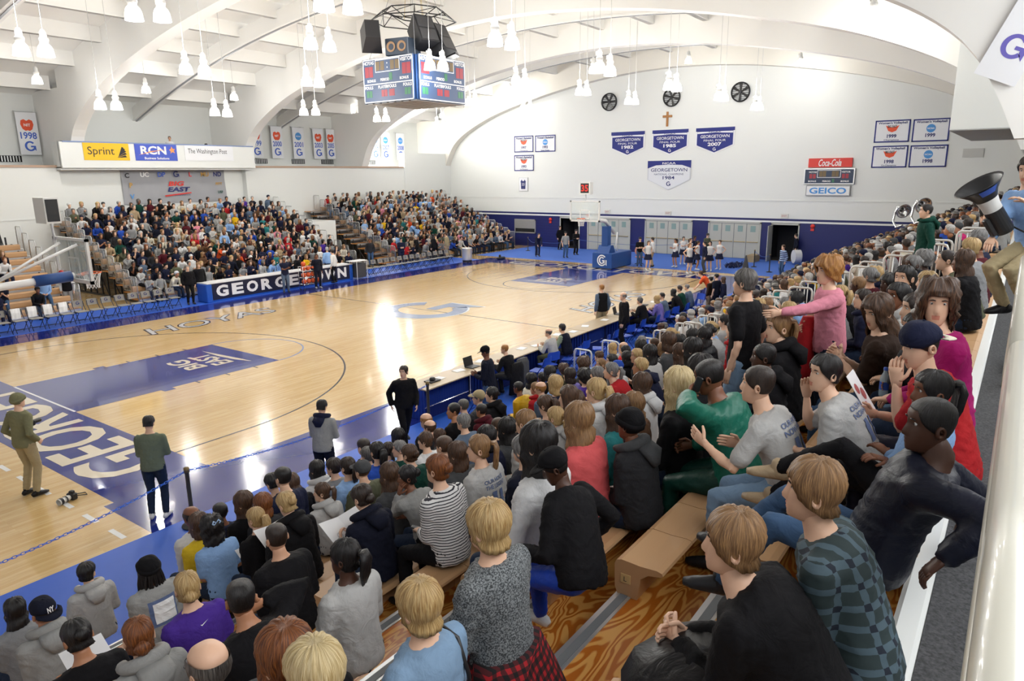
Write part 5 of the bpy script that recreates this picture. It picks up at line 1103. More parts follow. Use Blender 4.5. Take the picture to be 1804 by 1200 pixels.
N(857,770,6,'woman with dark hair behind the blond ponytail','lap2',hair='bob',hc='black',top='navy')
N(913,683,2,'man with black hair in bright yellow jacket','slump',hair='crop',hc='black',top='yellow',skin='d',kind='shiny')
N(952,684,3,'balding man with brown hair in blue-violet shirt','slump',hair='fringe',hc='ginger',top='slate',wide=1.1)
N(937,667,0,'woman with sunglasses on her head looking at the camera','lap',rz=-2.2,hair='bob',hc='black',top='cream',skin='c')
N(955,666,1,'person with black hair behind the balding man','lap',hair='short',hc='black',top='char',skin='d')
N(978,677,3,'woman with blond bob in navy sweater','lap',hair='bob',hc='blond',top='navy')
N(968,657,1,'person with black hair and dark top by the blue chairs','lap',hair='bob',hc='black',top='black')
N(961,714,5,'woman with brown ponytail in white hoodie looking down','lap2',hair='pony',hc='brown',top='white',hp=-.3)
N(978,735,6,'woman with blond ponytail and grey hood','lap2',hair='ponylong',hc='blond',top='lgrey',hood='lgrey')
N(925,744,6,'woman with dark blond ponytail in grey top','lap2',hair='pony',hc='light',top='lgrey',hood='lgrey')
N(893,755,6,'woman with long black hair in grey sweater','lap',hair='long',hc='black',top='dgrey')
N(922,791,8,'woman with short grey hair in navy sweater','lap2',hair='mop',hc='grey',top='dnavy',wide=1.12)
N(947,782,7,'woman with long black hair in white scarf','lap',hair='long',hc='black',top='white')
N(977,822,10,'man in black cap and black jacket with royal blue trousers','braceR',hw=62,hair='crop',hc='black',top='black',tk='coat',bot='royal',skin='e',hat='cap',hatc='black',botkind='shiny',shoe='white')
N(1019,739,9,'woman with long light brown hair in coral sweater','lap2',hw=50,hair='long',hc='light',top='coral',wide=1.05)
N(1046,687,5,'woman with blond ponytail in white hooded top','lap',hw=38,hair='ponylong',hc='blond',top='white',hood='white')
N(1001,700,4,'woman with brown hair beside the white hooded top','lap2',hw=34,hair='bob',hc='brown',top='white',hy=.6)
N(1012,708,6,'woman with long dark blond hair in front of the coral sweater','lap',fx=1,hw=32,hair='long',hc='brown',top='dbrown')
N(1087,721,8,'woman with very long brown hair in teal top','lap',fx=1,hw=42,hair='longer',hc='brown',top='teal')
N(1115,714,7,'woman with long auburn brown hair in brown top','lap',hw=40,hair='long',hc='light',top='brown')
N(1130,677,6,'girl with brown bob in white hoodie','lap',hw=36,hair='bob',hc='brown',top='white',hood='white')
N(1109,748,9,'person in black beanie and dark grey hooded coat','lap2',hw=50,hair='crop',hc='black',top='char',tk='coat',skin='d',hat='beanie',hatc='black',hood='dgrey',hy=-.2)
N(1194,671,9,'woman with long pale blond hair in black sweater','lap',fx=1,hw=46,hair='long',hc='pale',top='black',wide=1.05)
N(1250,663,10,'heavy man in green jacket talking on a phone','phone',fx=1,hw=50,hair='shaved',hc='black',top='green',tk='coat',bot='dgreen',skin='d',kind='shiny',botkind='shiny',wide=1.25,hy=.15)
N(1233,652,8,'person with long black hair beyond the green jacket','lap',hw=42,hair='long',hc='black',top='black',skin='d')
N(1058,642,3,'woman with fair hair shouting to the left in dark vest','lap2',hair='bun',hc='light',top='char',hy=1.0)
N(1087,648,5,'man in blue baseball cap and white shirt','lap2',hair='crop',hc='grey',top='white',hat='cap',hatc='blue',hy=.7)
N(1029,664,4,'woman with black curls in purple top','lap',hair='curly',hc='black',top='purple')
N(1003,661,3,'woman with dark hair in violet top','lap2',hair='bob',hc='dark',top='lpurple',hy=.3)
N(1027,642,2,'woman with brown curls by the hoop rails','lap',hair='curly',hc='brown',top='dgrey')
N(1055,628,2,'person with brown hair below the first hoop rail','lap',hair='short',hc='brown',top='maroon')
N(1104,630,4,'person in black hooded coat near the hoop rails','lap2',hair='bob',hc='black',top='black',hood='black')
N(1144,622,6,'woman with very long black hair in pale grey sweater','lap2',hair='longer',hc='black',top='lgrey')
N(1167,615,5,'woman with light brown bob in checked jacket','lap',hair='bob',hc='light',kind='check',top='black')
N(1197,620,7,'woman with long dark brown hair beside the checked jacket','lap',hair='long',hc='brown',top='black')
N(1219,615,8,'woman with long black hair next to the standing man','lap',hair='long',hc='black',top='black')
N(1177,601,5,'woman with brown hair in the row beyond the check jacket','lap',hair='bob',hc='brown',top='dgrey')
N(1196,603,6,'woman with black hair under the hoop rails','lap',hair='bob',hc='black',top='black')
N(1219,592,7,'woman with glossy black hair past the hoop rails','lap',hair='long',hc='black',top='char')
N(1240,591,8,'woman with black hair in black quilted coat','lap2',hair='long',hc='black',top='black',tk='coat',kind='shiny')
N(1130,601,3,'man with grey hair behind the hoop rail','lap',hair='short',hc='grey',top='navy')
N(1098,612,2,'man with thin reddish hair in red sweater','lap',hair='fringe',hc='ginger',top='red')
N(1079,613,1,'woman with blond hair behind the first hoop rails','lap',hair='bob',hc='blond',top='lgrey')
# --- right side rows
N(1335,677,11,'man with short dark hair in grey lettered t-shirt','talk',fx=1,hw=60,hair='crop',hc='dark',top='lgrey',tk='short',bot='ldenim',skin='a',hy=.1)
N(1400,650,12,'man with thick black hair looking left in grey t-shirt','chin',fx=1,hw=62,hair='short',hc='black',top='lgrey',tk='short',hy=.8)
N(1345,629,9,'man with cropped black hair in black hoodie','lap2',hw=44,hair='crop',hc='black',top='black',skin='e',hood='black',hy=.3)
N(1369,578,8,'woman with light brown ponytail in black hooded coat','lap2',hw=40,hair='pony',hc='light',top='black',hood='black',hy=.8)
N(1620,608,12,'man in navy and cream cap with red t-shirt reading','chinread',hw=66,hair='crop',hc='dark',top='red',tk='short',bot='navy',hat='capback',hatc='navy',hatc2='cream',hy=.6,botkind='shiny')
N(1640,690,12,'woman with black ponytail in light blue sweatshirt leaning back','recline2',hw=75,hair='pony',hc='black',top='lblue',bot='black',skin='d',shoe='tan',dy=-.05)
N(1637,748,12,'man with cropped black hair in black and navy jacket reclining','recline',hw=90,hair='crop',hc='black',top='dnavy',tk='coat',bot='denim',skin='e',kind='shiny',dy=-.1)
N(1612,578,12,'woman with headband and grey hooded top','facehand',hw=52,hair='bun',hc='black',top='dgrey',hat='headband',hatc='white',skin='c',hy=.6,bot='ldenim')
N(1548,533,11,'woman with long brown hair in brown t-shirt and jeans','clap',hw=46,hair='long',hc='brown',top='dbrown',tk='short',bot='denim',hy=.9,hp=-.3)
N(1652,524,12,'girl with curly brown hair in magenta sweater looking at camera','lap2',fx=1,hw=58,hair='curlylong',hc='brown',top='magenta',hy=1.5,tw=.4)
N(1581,522,12,'woman with black hair and earring in grey hoodie','slump',hw=44,hair='bun',hc='black',top='lgrey',hood='lgrey',skin='d',hy=.9)
N(1612,545,12,'woman with dark hair and black coat beside the magenta sweater','slump',hw=50,hair='bun',hc='dark',top='black',hy=.5)
N(1592,490,11,'woman with dark ponytail tilting her head in grey hoodie','lap2',hw=34,hair='pony',hc='black',top='lgrey',hy=1.2,dy=.1)
N(1632,497,12,'woman with long straight blond hair','slump',hw=36,hair='longer',hc='blond',top='cream',hy=.2)
N(1500,525,9,'woman with dark ponytail in navy coat by the pink shirt','lap2',hw=34,hair='pony',hc='dark',top='navy',hood='navy',hy=.6)
N(1560,508,9,'woman with long black hair in white hoodie high by the hoops','lap',hw=29,hair='long',hc='black',top='white')
N(1432,863,12,'boy with brown hair in dark green plaid shirt','slump',hw=108,hair='mop',hc='light',kind='plaid',top='olive',bot='ddenim',hy=.2)
N(1290,955,12,'man with streaked brown hair in black coat clasping hands','clasp2',hw=115,hair='mop',hc='light',top='black',tk='coat',bot='char',hy=.3,wide=1.08)
# --- standing in the near stand
stand_near(1312,498,(0,yn(9)-.3),'man with grey hair standing in black t-shirt and faded jeans','stand',z=zn(9),hair='short',hc='salt',top='black',tk='short',bot='ldenim',rz=-.1,wide=1.05)
stand_near(1458,478,(0,yn(10)-.4),'woman with short auburn curls in pink shirt reaching out','point',z=zn(10),hair='curly',hc='ginger',top='pink',bot='ddenim',rz=.55,hy=.2)
stand_near(1632,372,(0,yn(10)-.3),'man in green and grey hooded jacket standing high in the stand','stand',z=zn(10),hair='crop',hc='black',top='dgreen',hood='dgreen',bot='char',rz=.3)
# --- on and beside the court
CRT=.012
stand_near(32,706,None,'photographer in olive beanie, brown fleece and khaki cargo trousers','stand_pocket',rz=-1.25,hair='crop',hc='grey',top='lolive',bot='khaki',hat='beanie',hatc='lolive',shoe='black',sc=1.08)
stand_near(262,746,None,'photographer in sage shirt and dark jeans looking at his camera','stand_hold',rz=-.75,hair='short',hc='black',top='dsage',tk='long',bot='ddenim',shoe='white',sc=1.0)
stand_near(567,717,None,'boy in grey hooded sweatshirt writing on a pad','stand_hold',rz=-1.1,z=CRT,hair='short',hc='black',top='grey',hood='navy',bot='dnavy',sc=1.0)
stand_near(711,655,None,'woman in black jacket and trousers walking along the mat','walk',rz=2.6,z=CRT,hair='lowbun',hc='dark',top='black',tk='coat',bot='black',hy=-.7,sc=1.0)
stand_near(1060,507,None,'man in black vest with blue sleeves and khaki trousers','stand',rz=-.5,hair='crop',hc='ginger',top='slate',over='black',bot='khaki',sc=1.05)
stand_near(1098,522,None,'bald man in black suit standing behind the tables','stand',rz=.4,z=CRT,hair='fringe',hc='grey',top='black',tk='coat',bot='black',sc=1.08,hy=.4)
stand_near(855,620,None,'man in black cap and navy sweater standing at the laptop','stand_hold',rz=.35,z=CRT,hair='crop',hc='black',top='dnavy',bot='denim',hat='cap',hatc='black',skin='d',sc=1.05)
def chair_sit(px,py,label,z=.46,**k):
    k.setdefault('pose_','chairsit'); p_=k.pop('pose_'); rz=k.pop('rz',0); s=spec(label,p_,**k); P=_pose[s['pk']]; sc=s['sc']; c,s_=math.cos(rz),math.sin(rz); Q=at(px,py,'z',z+P.hc[2]*sc); s['loc']=(Q[0]-(P.hc[0]*c-P.hc[1]*s_)*sc,Q[1]-(P.hc[0]*s_+P.hc[1]*c)*sc,z); s['rz']=rz; s['raw']=1; s['row']=-2; s['px']=px; PEOPLE.append(s)
chair_sit(889,615,'man with short ginger hair in black jacket at the table',hair='crop',hc='ginger',top='black',bot='char',hy=.3)
chair_sit(966,586,'balding man in pale blue dress shirt at the table',hair='fringe',hc='salt',top='lgrey',bot='olive',hy=.2)
chair_sit(990,578,'man with black hair in navy vest at the table',hair='short',hc='black',top='sage',over='dnavy',bot='char')
chair_sit(1127,530,'man with dark hair in black suit at the far tables',hair='short',hc='salt',top='black',tk='coat',bot='black')
chair_sit(1157,527,'woman with blond bob in violet sweater at the far tables',hair='bob',hc='blond',top='lpurple')
chair_sit(1166,522,'man with black hair in blue shirt leaning on the table',hair='short',hc='black',top='slate',hy=.8)
chair_sit(1186,515,'woman with black hair in black top writing at the table',hair='bob',hc='black',top='black',pose_='lean')
chair_sit(1197,509,'man with dark hair in dark green sweater at the table',hair='short',hc='dark',top='dgreen',hy=.4)
chair_sit(1210,506,'man with grey hair in blue shirt at the far tables',hair='crop',hc='grey',top='slate')
stand_near(1234,482,None,'person in bright orange shirt bending over the far table','stand_bend',rz=.3,z=CRT,hair='short',hc='brown',top='orange',tk='short',bot='ddenim',sc=.95)
stand_near(1252,492,None,'man with dark hair in dark brown shirt near the orange shirt','stand',rz=-.3,z=CRT,hair='short',hc='black',top='dbrown',bot='tan',sc=.86)
stand_near(1262,487,None,'man with black hair in navy polo near the orange shirt','stand',rz=-.3,z=CRT,hair='crop',hc='black',top='dnavy',tk='short',bot='dnavy',sc=.95)
stand_near(1274,493,None,'person with brown hair in navy shirt at the table end','stand',rz=.2,z=CRT,hair='bob',hc='brown',top='navy',sc=.88)
# far end: cheerleaders, cameramen, officials
def cheer(px,feet,label,pose_='stand_hips',rz=2.6,hc='brown',hair='pony',sc=.97,**k):
    s=spec(label,pose_,hair=hair,hc=hc,top='white',tk='tank',bot='navy',bk='skirt',shoe='white',**k); Q=at(px,feet,'z',.012); s['loc']=(Q[0],Q[1],.012); s['rz']=rz; s['sc']=sc; s['raw']=1; s['row']=-3; s['px']=px; s['group']='cheerleaders'; PEOPLE.append(s)
cheer(1141,476,'cheerleader in navy and white dress standing alone by the goal',rz=2.4,hc='brown')
cheer(1189,471,'leftmost cheerleader of the group by the doors',rz=1.2,pose_='stand_cross',hc='dark',skin='c')
cheer(1202,466,'second cheerleader from left in the group',rz=2.2,pose_='stand_cross',hc='dark')
cheer(1213,482,'cheerleader in front with hands on hips',rz=2.6,hc='light')
cheer(1214,470,'cheerleader behind the one with hands on hips',rz=2.8,pose_='stand_cross',hc='brown')
cheer(1227,476,'cheerleader right of the one with hands on hips',rz=3.4,hc='dark',skin='c')
cheer(1249,478,'cheerleader with dark ponytail facing left',rz=1.6,hc='dark')
cheer(1266,475,'rightmost cheerleader with a white bow',rz=1.4,hc='brown',hair='bun')
def floor_stand(px,feet,label,pose_='stand',rz=0,z=.012,**k):
    s=spec(label,pose_,**k); Q=at(px,feet,'z',z); s['loc']=(Q[0],Q[1],z); s['rz']=rz; s['raw']=1; s['row']=-3; s['px']=px; PEOPLE.append(s)
floor_stand(1149,470,'man in white shirt behind the lone cheerleader',rz=.3,hair='short',hc='dark',top='white',bot='tan')
floor_stand(1126,469,'cameraman in black shirt and jeans by the navy wall',pose_='stand_hold',rz=2.2,hair='short',hc='black',top='black',tk='short',bot='denim')
floor_stand(1240,480,'staff member in navy jacket and grey trousers among cheerleaders',rz=.6,hair='short',hc='black',top='navy',bot='dgrey')
floor_stand(1221,466,'man in navy shirt at the back of the cheer group',rz=2.8,hair='short',hc='black',top='navy',skin='d',bot='navy')
floor_stand(1243,460,'photographer in olive jacket at the back of the cheer group',pose_='stand_hold',rz=2.6,hair='short',hc='dark',top='olive',bot='dgrey')
floor_stand(996,454,'security man in grey shirt and jeans before the dark doorway',rz=2.5,hair='short',hc='dark',top='grey',tk='short',bot='denim',hat='cap',hatc='char')
floor_stand(1014,449,'man in black suit beside the dark doorway',rz=2.6,hair='short',hc='dark',top='black',tk='coat',bot='black',pose_='stand_hold')
floor_stand(986,440,'person in black in the dark doorway',rz=2.8,hair='short',hc='dark',top='black',bot='black')
floor_stand(947,452,'person in navy sports gear near the corner of the carpet',rz=2.4,hair='short',hc='dark',top='navy',bot='navy',pose_='stand_bend')
floor_stand(1377,490,'band member in striped shirt by the right doorway',rz=.9,hair='short',hc='brown',kind='rugby',top='navy',bot='denim')
floor_stand(1400,462,'person in navy jacket standing in the right doorway',rz=.4,hair='short',hc='black',top='dnavy',bot='black')
# bench side standing figures
floor_stand(337,536,'man in dark suit and tie standing by the left bench',rz=2.9,hair='short',hc='grey',top='black',tk='coat',bot='black')
floor_stand(356,530,'woman with long fair hair in black suit and red blouse',rz=2.9,hair='long',hc='light',top='black',tk='coat',bot='black')
floor_stand(505,516,'man in navy t-shirt and grey jeans before the scorer table',rz=2.7,hair='crop',hc='black',top='navy',tk='short',bot='slate',skin='d',pose_='stand_cross')
floor_stand(561,508,'man in navy warm-up standing beside the ball rack',rz=2.8,hair='crop',hc='black',top='dnavy',bot='dnavy',skin='d',shoe='grey')
floor_stand(590,498,'official in white shirt and black trousers at the scorer table',rz=.4,hair='short',hc='dark',top='white',bot='black')
floor_stand(580,492,'man in pale blue shirt behind the scorer table',rz=-.4,hair='short',hc='white',top='lblue',bot='dgrey')
floor_stand(425,500,'man in salmon sweater behind the scorer table',rz=1.9,hair='short',hc='brown',top='orange',bot='dgrey')
floor_stand(448,498,'man in black jacket behind the scorer table',rz=2.6,hair='short',hc='dark',top='black',bot='black')
floor_stand(125,548,'man in black vest and grey trousers behind the left goal',rz=2.5,hair='short',hc='dark',top='white',over='black',bot='grey')
floor_stand(654,470,'man in dark jacket standing behind the far bench',rz=2.4,hair='crop',hc='black',top='char',skin='d',bot='denim')
floor_stand(735,462,'man in black coat seen from behind at the far bench',rz=.5,hair='mop',hc='white',top='black',tk='coat',bot='black')
floor_stand(765,460,'woman in black at the far bench',rz=.2,hair='long',hc='black',top='black',bot='black')
floor_stand(788,456,'man in tan jacket standing at the far bench',rz=.3,hair='short',hc='brown',top='khaki',bot='tan')
floor_stand(708,468,'man in navy jacket holding papers at the far bench',rz=2.6,hair='short',hc='black',top='navy',bot='navy',pose_='stand_hold')
# people in the press balcony
s=spec('man in white shirt standing in the press balcony','stand_cross',hair='crop',hc='black',top='white',tk='short',skin='b'); s.update(loc=tuple(at(300,255,'y',28.0)*[1,1,0]+[0,0,6.05]),rz=2.6,raw=1,row=-4,px=300); PEOPLE.append(s)
s=spec('person with dark hair seated behind the balcony front','lap',hair='short',hc='black',top='lblue'); s.update(loc=tuple(at(362,250,'y',27.6)*[1,1,0]+[0,0,6.5]),rz=2.8,raw=1,row=-4,px=362); PEOPLE.append(s)
# man with megaphone by the concourse rail
s=spec('man in light blue shirt and khaki trousers perched on the rail','railsit',hair='short',hc='dark',top='lblue',bot='khaki',shoe='black',hy=.2); s.update(loc=(1.25,-12.27,EDZ+.95),rz=.9,raw=1,row=-5,px=1780,sc=1.02); PEOPLE.append(s)
MEGA=s
# --- people filling the free seats on the near side of the hoop rails
ORDW=['first','second','third','fourth','fifth','sixth','seventh','eighth','ninth','tenth','eleventh','twelfth','thirteenth']
rg=random.Random(5); _n=0
for n in range(13):
    x=1.0+.42*max(0,7-n)+rg.uniform(0,.3); c=0
    while x<(6.2 if n<8 else 5.0):
        if not any(abs(q['loc'][0]-x)<.5 and abs(q['loc'][1]-(yn(n)-.13))<.42 for q in PEOPLE) and rg.random()<.82:
            hk=rg.choice(['short','short','crop','bob','long','pony','bun','mop','curly']); hc=rg.choice(['brown','dark','black','light','blond','grey','brown','black']); tp=rg.choice(['black','navy','grey','lgrey','white','char','dgrey','maroon','red','lblue','dnavy','heather','black','olive']); fl=rg.choice([.0,.3,.6,-.2])
            s=spec('spectator with %s %s hair, %s top, %s row, %s from camera side'%({'dark':'dark brown','light':'light brown'}.get(hc,hc),{'short':'short','crop':'cropped','bob':'chin-length','long':'long','pony':'tied','bun':'pinned','mop':'thick','curly':'curly'}[hk],{'lgrey':'light grey','char':'charcoal','dgrey':'dark grey','lblue':'light blue','dnavy':'dark navy','heather':'heather'}.get(tp,tp),ORDW[n],ORDW[c]),rg.choice(['lap','lap2','slump','crossed','lean']),hair=hk,hc=hc,top=tp,skin=rg.choice('aaabbcde'),hy=fl,seed=_n,tk=rg.choice(['long','long','short']),hood=tp if rg.random()<.3 else None,group='spectators before the hoop rails'); s.update(loc=(x,yn(n)-.13,zn(n)+.235),rz=rg.uniform(-.2,.2),sc=rg.uniform(.94,1.05),raw=1,row=n,px=0); PEOPLE.append(s); _n+=1; c+=1
        x+=rg.uniform(.52,.7)
# ================= build the near figures =================
for s in PEOPLE: need(s)
flush()
for s in PEOPLE: finish(s)
# ================= crowd in the stands (simpler figures) =================
def crowd_mesh(pn,tk,hairk,seed):
    """one low-detail figure, slots: skin, top, trousers, hair, shoes"""
    P=Pose(**POSES[pn]); mb=MB(); pts,ws,ds,rt=torso_rings(P,-.16,.012); loft(mb,pts[:-1],ws[:-1],ds[:-1],rt[:-1],10,1)
    loft(mb,[pts[-2],P.hc-V3(0,0,.04)],[.055,.05],[.058,.055],P.right,7,0)
    for i in (0,1):
        sh,e,w=P.sh[i],P.el[i],P.wr[i]
        if tk=='short': mb.tube([sh,(sh+e)/2+V3(0,0,0),sh+(e-sh)*.6],[.068,.062,.06],6,1); mb.tube([sh+(e-sh)*.5,e,w],[.046,.043,.03],6,0)
        else: mb.tube([sh,(sh+e)/2,e,w],[.072,.062,.055,.042],6,1)
        d=nrm(w-e); mb.tube([w-d*.01,w+d*.06,w+d*.13],[.03,.04,.02],6,0)
        h,k,a=P.hip[i],P.kn[i],P.an[i]; mb.tube([h-nrm(k-h)*.06,(h+k)/2,k,(k+a)/2,a],[.09,.088,.072,.064,.05],7,2)
        sb=MB(); loft(sb,[a-P.ft[i]*.08-V3(0,0,.04),a-V3(0,0,.035),a+P.ft[i]*.17-V3(0,0,.055)],[.03,.042,.03],[.03,.045,.02],np.cross(P.ft[i],V3(0,0,1)),6,4); mb.add(sb.v,sb.f,4)
    n=12; V=[]; zs=[-.125,-.1,-.06,-.03,.01,.06,.1,.119]
    for z in zs:
        for k in range(n):
            p=headpt(z,2*PI*k/n); 
            if k==0 and -.05<z<0: p[1]+=.02
            V.append(p)
    mb.add(V,[(i*n+k,i*n+(k+1)%n,(i+1)*n+(k+1)%n,(i+1)*n+k) for i in range(len(zs)-1) for k in range(n)]+[tuple(range(n))],0,P.Hm)
    hp={'short':(.07,.012,-.06,.018,5),'long':(.06,-.18,-.28,.024,8),'bob':(.06,-.1,-.12,.024,7),'hat':(.05,.03,-.03,.024,5)}[hairk]; c=hair_cap(*hp[:4],nphi=14,ns=hp[4],lump=.003,seed=seed); h=len(c.f)//2; mb.add(c.v[:14*(hp[4]+1)],c.f[:14*hp[4]+1],3,P.Hm)
    return mb
CROWDP=['lap','lap2','slump','lean','chin','crossed','wide','clap']
_cm={}
def crowd_me(pn,tk,hk,seed):
    k=(pn,tk,hk)
    if k not in _cm:
        mb=crowd_mesh(pn,tk,hk,seed); me=mb.mesh('person',[None]*5,True); fixn(me); _cm[k]=me
    return k
rng=random.Random(11)
TOPS=[('black',14),('navy',16),('dnavy',8),('grey',12),('lgrey',9),('white',11),('char',7),('heather',8),('blue',4),('lblue',7),('red',3),('maroon',4),('pink',3),('purple',2),('brown',4),('olive',3),('dgreen',3),('tan',3),('slate',4),('cream',3),('orange',1),('teal',1),('hotpink',1),('yellow',1)]
TL=[c for c,w in TOPS for _ in range(w)]; BOTS=['ddenim','denim','black','khaki','char','dgrey','navy']; HCS=['brown','dark','black','grey','light','white','blond','brown','salt','auburn']
SKW='aaaaabbbaccdde'
CN={'dnavy':'dark navy','lgrey':'light grey','char':'charcoal','heather':'heather grey','lblue':'light blue','dgreen':'dark green','hotpink':'bright pink'}; HN={'light':'fair','salt':'greying','dark':'dark brown'}
SEATS=[]
def fill(tagname,side,x0,x1,rows,skip,step,band=None,prob=.95,empty=lambda n,x:False):
    for n in rows:
        x=x0+rng.uniform(0,.4); i=0
        while x<x1:
            if rng.random()<prob and not skip(n,x) and not empty(n,x):
                pn=rng.choice(CROWDP); hk=rng.choice(['short','short','short','bob','long','hat'] if rng.random()<.8 else ['long','bob']); tk=rng.choice(['long','long','short']); 
                top=rng.choice(TL); kind='cloth'
                if band and band(n,x): kind='rugby'; top='navy'; tk='long'
                SEATS.append(dict(k=crowd_me(pn,tk,hk,n),hk=hk,top=(top,kind),bot=rng.choice(BOTS),hc=rng.choice(HCS),hatc=rng.choice(['navy','black','dgrey','white','navy']),skin=rng.choice(SKW),x=x+rng.uniform(-.06,.06),y=((yl(n)+.13) if side>0 else (yn(n)-.13))+rng.uniform(-.03,.03),z=zn(n)+.235,rz=(PI if side>0 else 0)+rng.uniform(-.35,.35),sc=rng.uniform(.92,1.06),st=tagname,n=n,i=i))
            i+=1; x+=step*rng.uniform(.9,1.15)
no=lambda n,x:False
fill('balcony-side stand',1,8.8,20.9,range(12),no,.56,prob=.93)
fill('far left stand',1,24.7,36.9,range(12),no,.54,prob=.96)
fill('left-edge stand',1,-1.5,5.6,range(0,6),no,.7,prob=.72,empty=lambda n,x:x>5.2-.35*n*.2)
taken=[(q['loc'][0],q['loc'][1]) for q in PEOPLE if q['row']>=0]
def near_skip(n,x):
    if x<11.3 or 22.2<x<23.9: return True
    return any(abs(a-x)<.5 and abs(b-(yn(n)-.13))<.35 for a,b in taken)
fill('near stand',-1,.3,36,range(13),near_skip,.6,band=lambda n,x:x>24.5 and rng.random()<.75,prob=.93)
# far-left bench people and end bleacher row along the far wall
def vis(s):
    px,py,z=pix((s['x'],s['y'],s['z']+.8*s['sc'])); s['depth']=z; return z>0 and -40<px<1850 and 0<py<1240
SEATS=[s for s in SEATS if vis(s)]
SEATS.sort(key=lambda s:s['depth'])
NIND=300-len(PEOPLE)
# the largest ones singly, the rest as one object
far_first=[s for s in SEATS if s['st']!='near stand']; near_first=[s for s in SEATS if s['st']=='near stand']
ind=near_first[:max(0,NIND-45)]+far_first[:45]; ids=set(id(s) for s in ind); rest=[s for s in SEATS if id(s) not in ids]
rank={}
for s in ind: rank.setdefault((s['st'],s['n']),[]).append(s)
for k,l in rank.items():
    l.sort(key=lambda s:s['x'])
    for j,s in enumerate(l): s['rk']=j
used=set()
for s in ind:
    tc='striped' if s['top'][1]=='rugby' else CN.get(s['top'][0],s['top'][0]); hc=HN.get(s['hc'],s['hc'])
    head='in a %s hat'%CN.get(s['hatc'],s['hatc']) if s['hk']=='hat' else 'with %s %s hair'%({'short':'short','bob':'bobbed','long':'long'}[s['hk']],hc)
    lab='spectator in %s top %s, %s row of the %s'%(tc,head,ORD[s['n']],s['st'])
    if lab in used: lab='spectator, %s top %s, %s row of %s, further along'%(tc,head,ORD[s['n']],s['st'])
    if lab in used: lab='spectator in %s top, %s seat in %s row of %s'%(tc,ORD[min(s['rk'],19)],ORD[s['n']],s['st'])
    used.add(lab); o=link('person',_cm[s['k']],None,(s['x'],s['y'],s['z']),(0,0,s['rz']),s['sc']); tag(o,lab,'person','seated spectators')
    setmats(o,[skin(s['skin']),fabric(*s['top']),fabric(s['bot']),fabric(s['hatc']) if s['hk']=='hat' else hairmat(s['hc']),fabric('char','shiny')])
def join_crowd(L,name,label):
    vs=[];fs=[];ms=[];mats=[];mi={};off=0
    cache={}
    for s in L:
        me=_cm[s['k']]
        if s['k'] not in cache:
            n=len(me.vertices); co=np.empty(n*3); me.vertices.foreach_get('co',co); cache[s['k']]=(co.reshape(-1,3),[tuple(p.vertices) for p in me.polygons],[p.material_index for p in me.polygons])
        co,f,m=cache[s['k']]; c,s_=math.cos(s['rz']),math.sin(s['rz']); q=co*s['sc']; q=np.stack([q[:,0]*c-q[:,1]*s_+s['x'],q[:,0]*s_+q[:,1]*c+s['y'],q[:,2]+s['z']],1)
        loc=[]
        for mt in (skin(s['skin']),fabric(*s['top']),fabric(s['bot']),fabric(s['hatc']) if s['hk']=='hat' else hairmat(s['hc']),fabric('char','shiny')):
            if mt.name not in mi: mi[mt.name]=len(mats); mats.append(mt)
            loc.append(mi[mt.name])
        vs.append(q); fs.extend([tuple(i+off for i in g) for g in f]); ms.extend([loc[i] for i in m]); off+=len(q)
    me=bpy.data.meshes.new(name); me.from_pydata(np.concatenate(vs).tolist(),[],fs)
    for m in mats: me.materials.append(m)
    me.polygons.foreach_set('material_index',ms); me.polygons.foreach_set('use_smooth',[True]*len(fs)); me.update()
    o=link(name,me); o['kind']='stuff'; return tag(o,label,'crowd')
join_crowd(rest,'seated_crowd','distant spectators packed into the rows of the far stands')
print('CROWD',len(ind),len(rest))
# ================= pendant lamps =================
DOME=M('lamp_dome_glow',(1,.96,.88),.3,emit=4.5); LHOUS=M('lamp_housing',(.78,.78,.76),.4); CORD=M('lamp_cord',(.55,.55,.54),.5)
q=MB(); q.lathe([(.03,.0),(.1,-.02),(.15,-.07),(.18,-.14),(.195,-.22),(.207,-.33),(.212,-.335),(.205,-.34)],20); dome_me=q.mesh('glass_dome',DOME,True)
q=MB(); q.lathe([(1e-4,.34),(.05,.34),(.06,.3),(.085,.28),(.085,.15),(.11,.13),(.12,.08),(.1,.02),(.05,-.0),(1e-4,-.005)],16); q.box((-.03,.08,.18),(.03,.13,.3)); hous_me=q.mesh('ballast_housing',LHOUS,True); fixn(hous_me)
q=MB()
for k in range(6): a=k*PI/3; q.tube([(.205*math.cos(a),.205*math.sin(a),-.335),(.16*math.cos(a),.16*math.sin(a),-.12),(.1*math.cos(a),.1*math.sin(a),.03)],.004,4)
q.tube([(.209*math.cos(t),.209*math.sin(t),-.337) for t in np.linspace(0,2*PI,21)],.006,4,cap=False); cage_me=q.mesh('wire_guard',LHOUS,True)
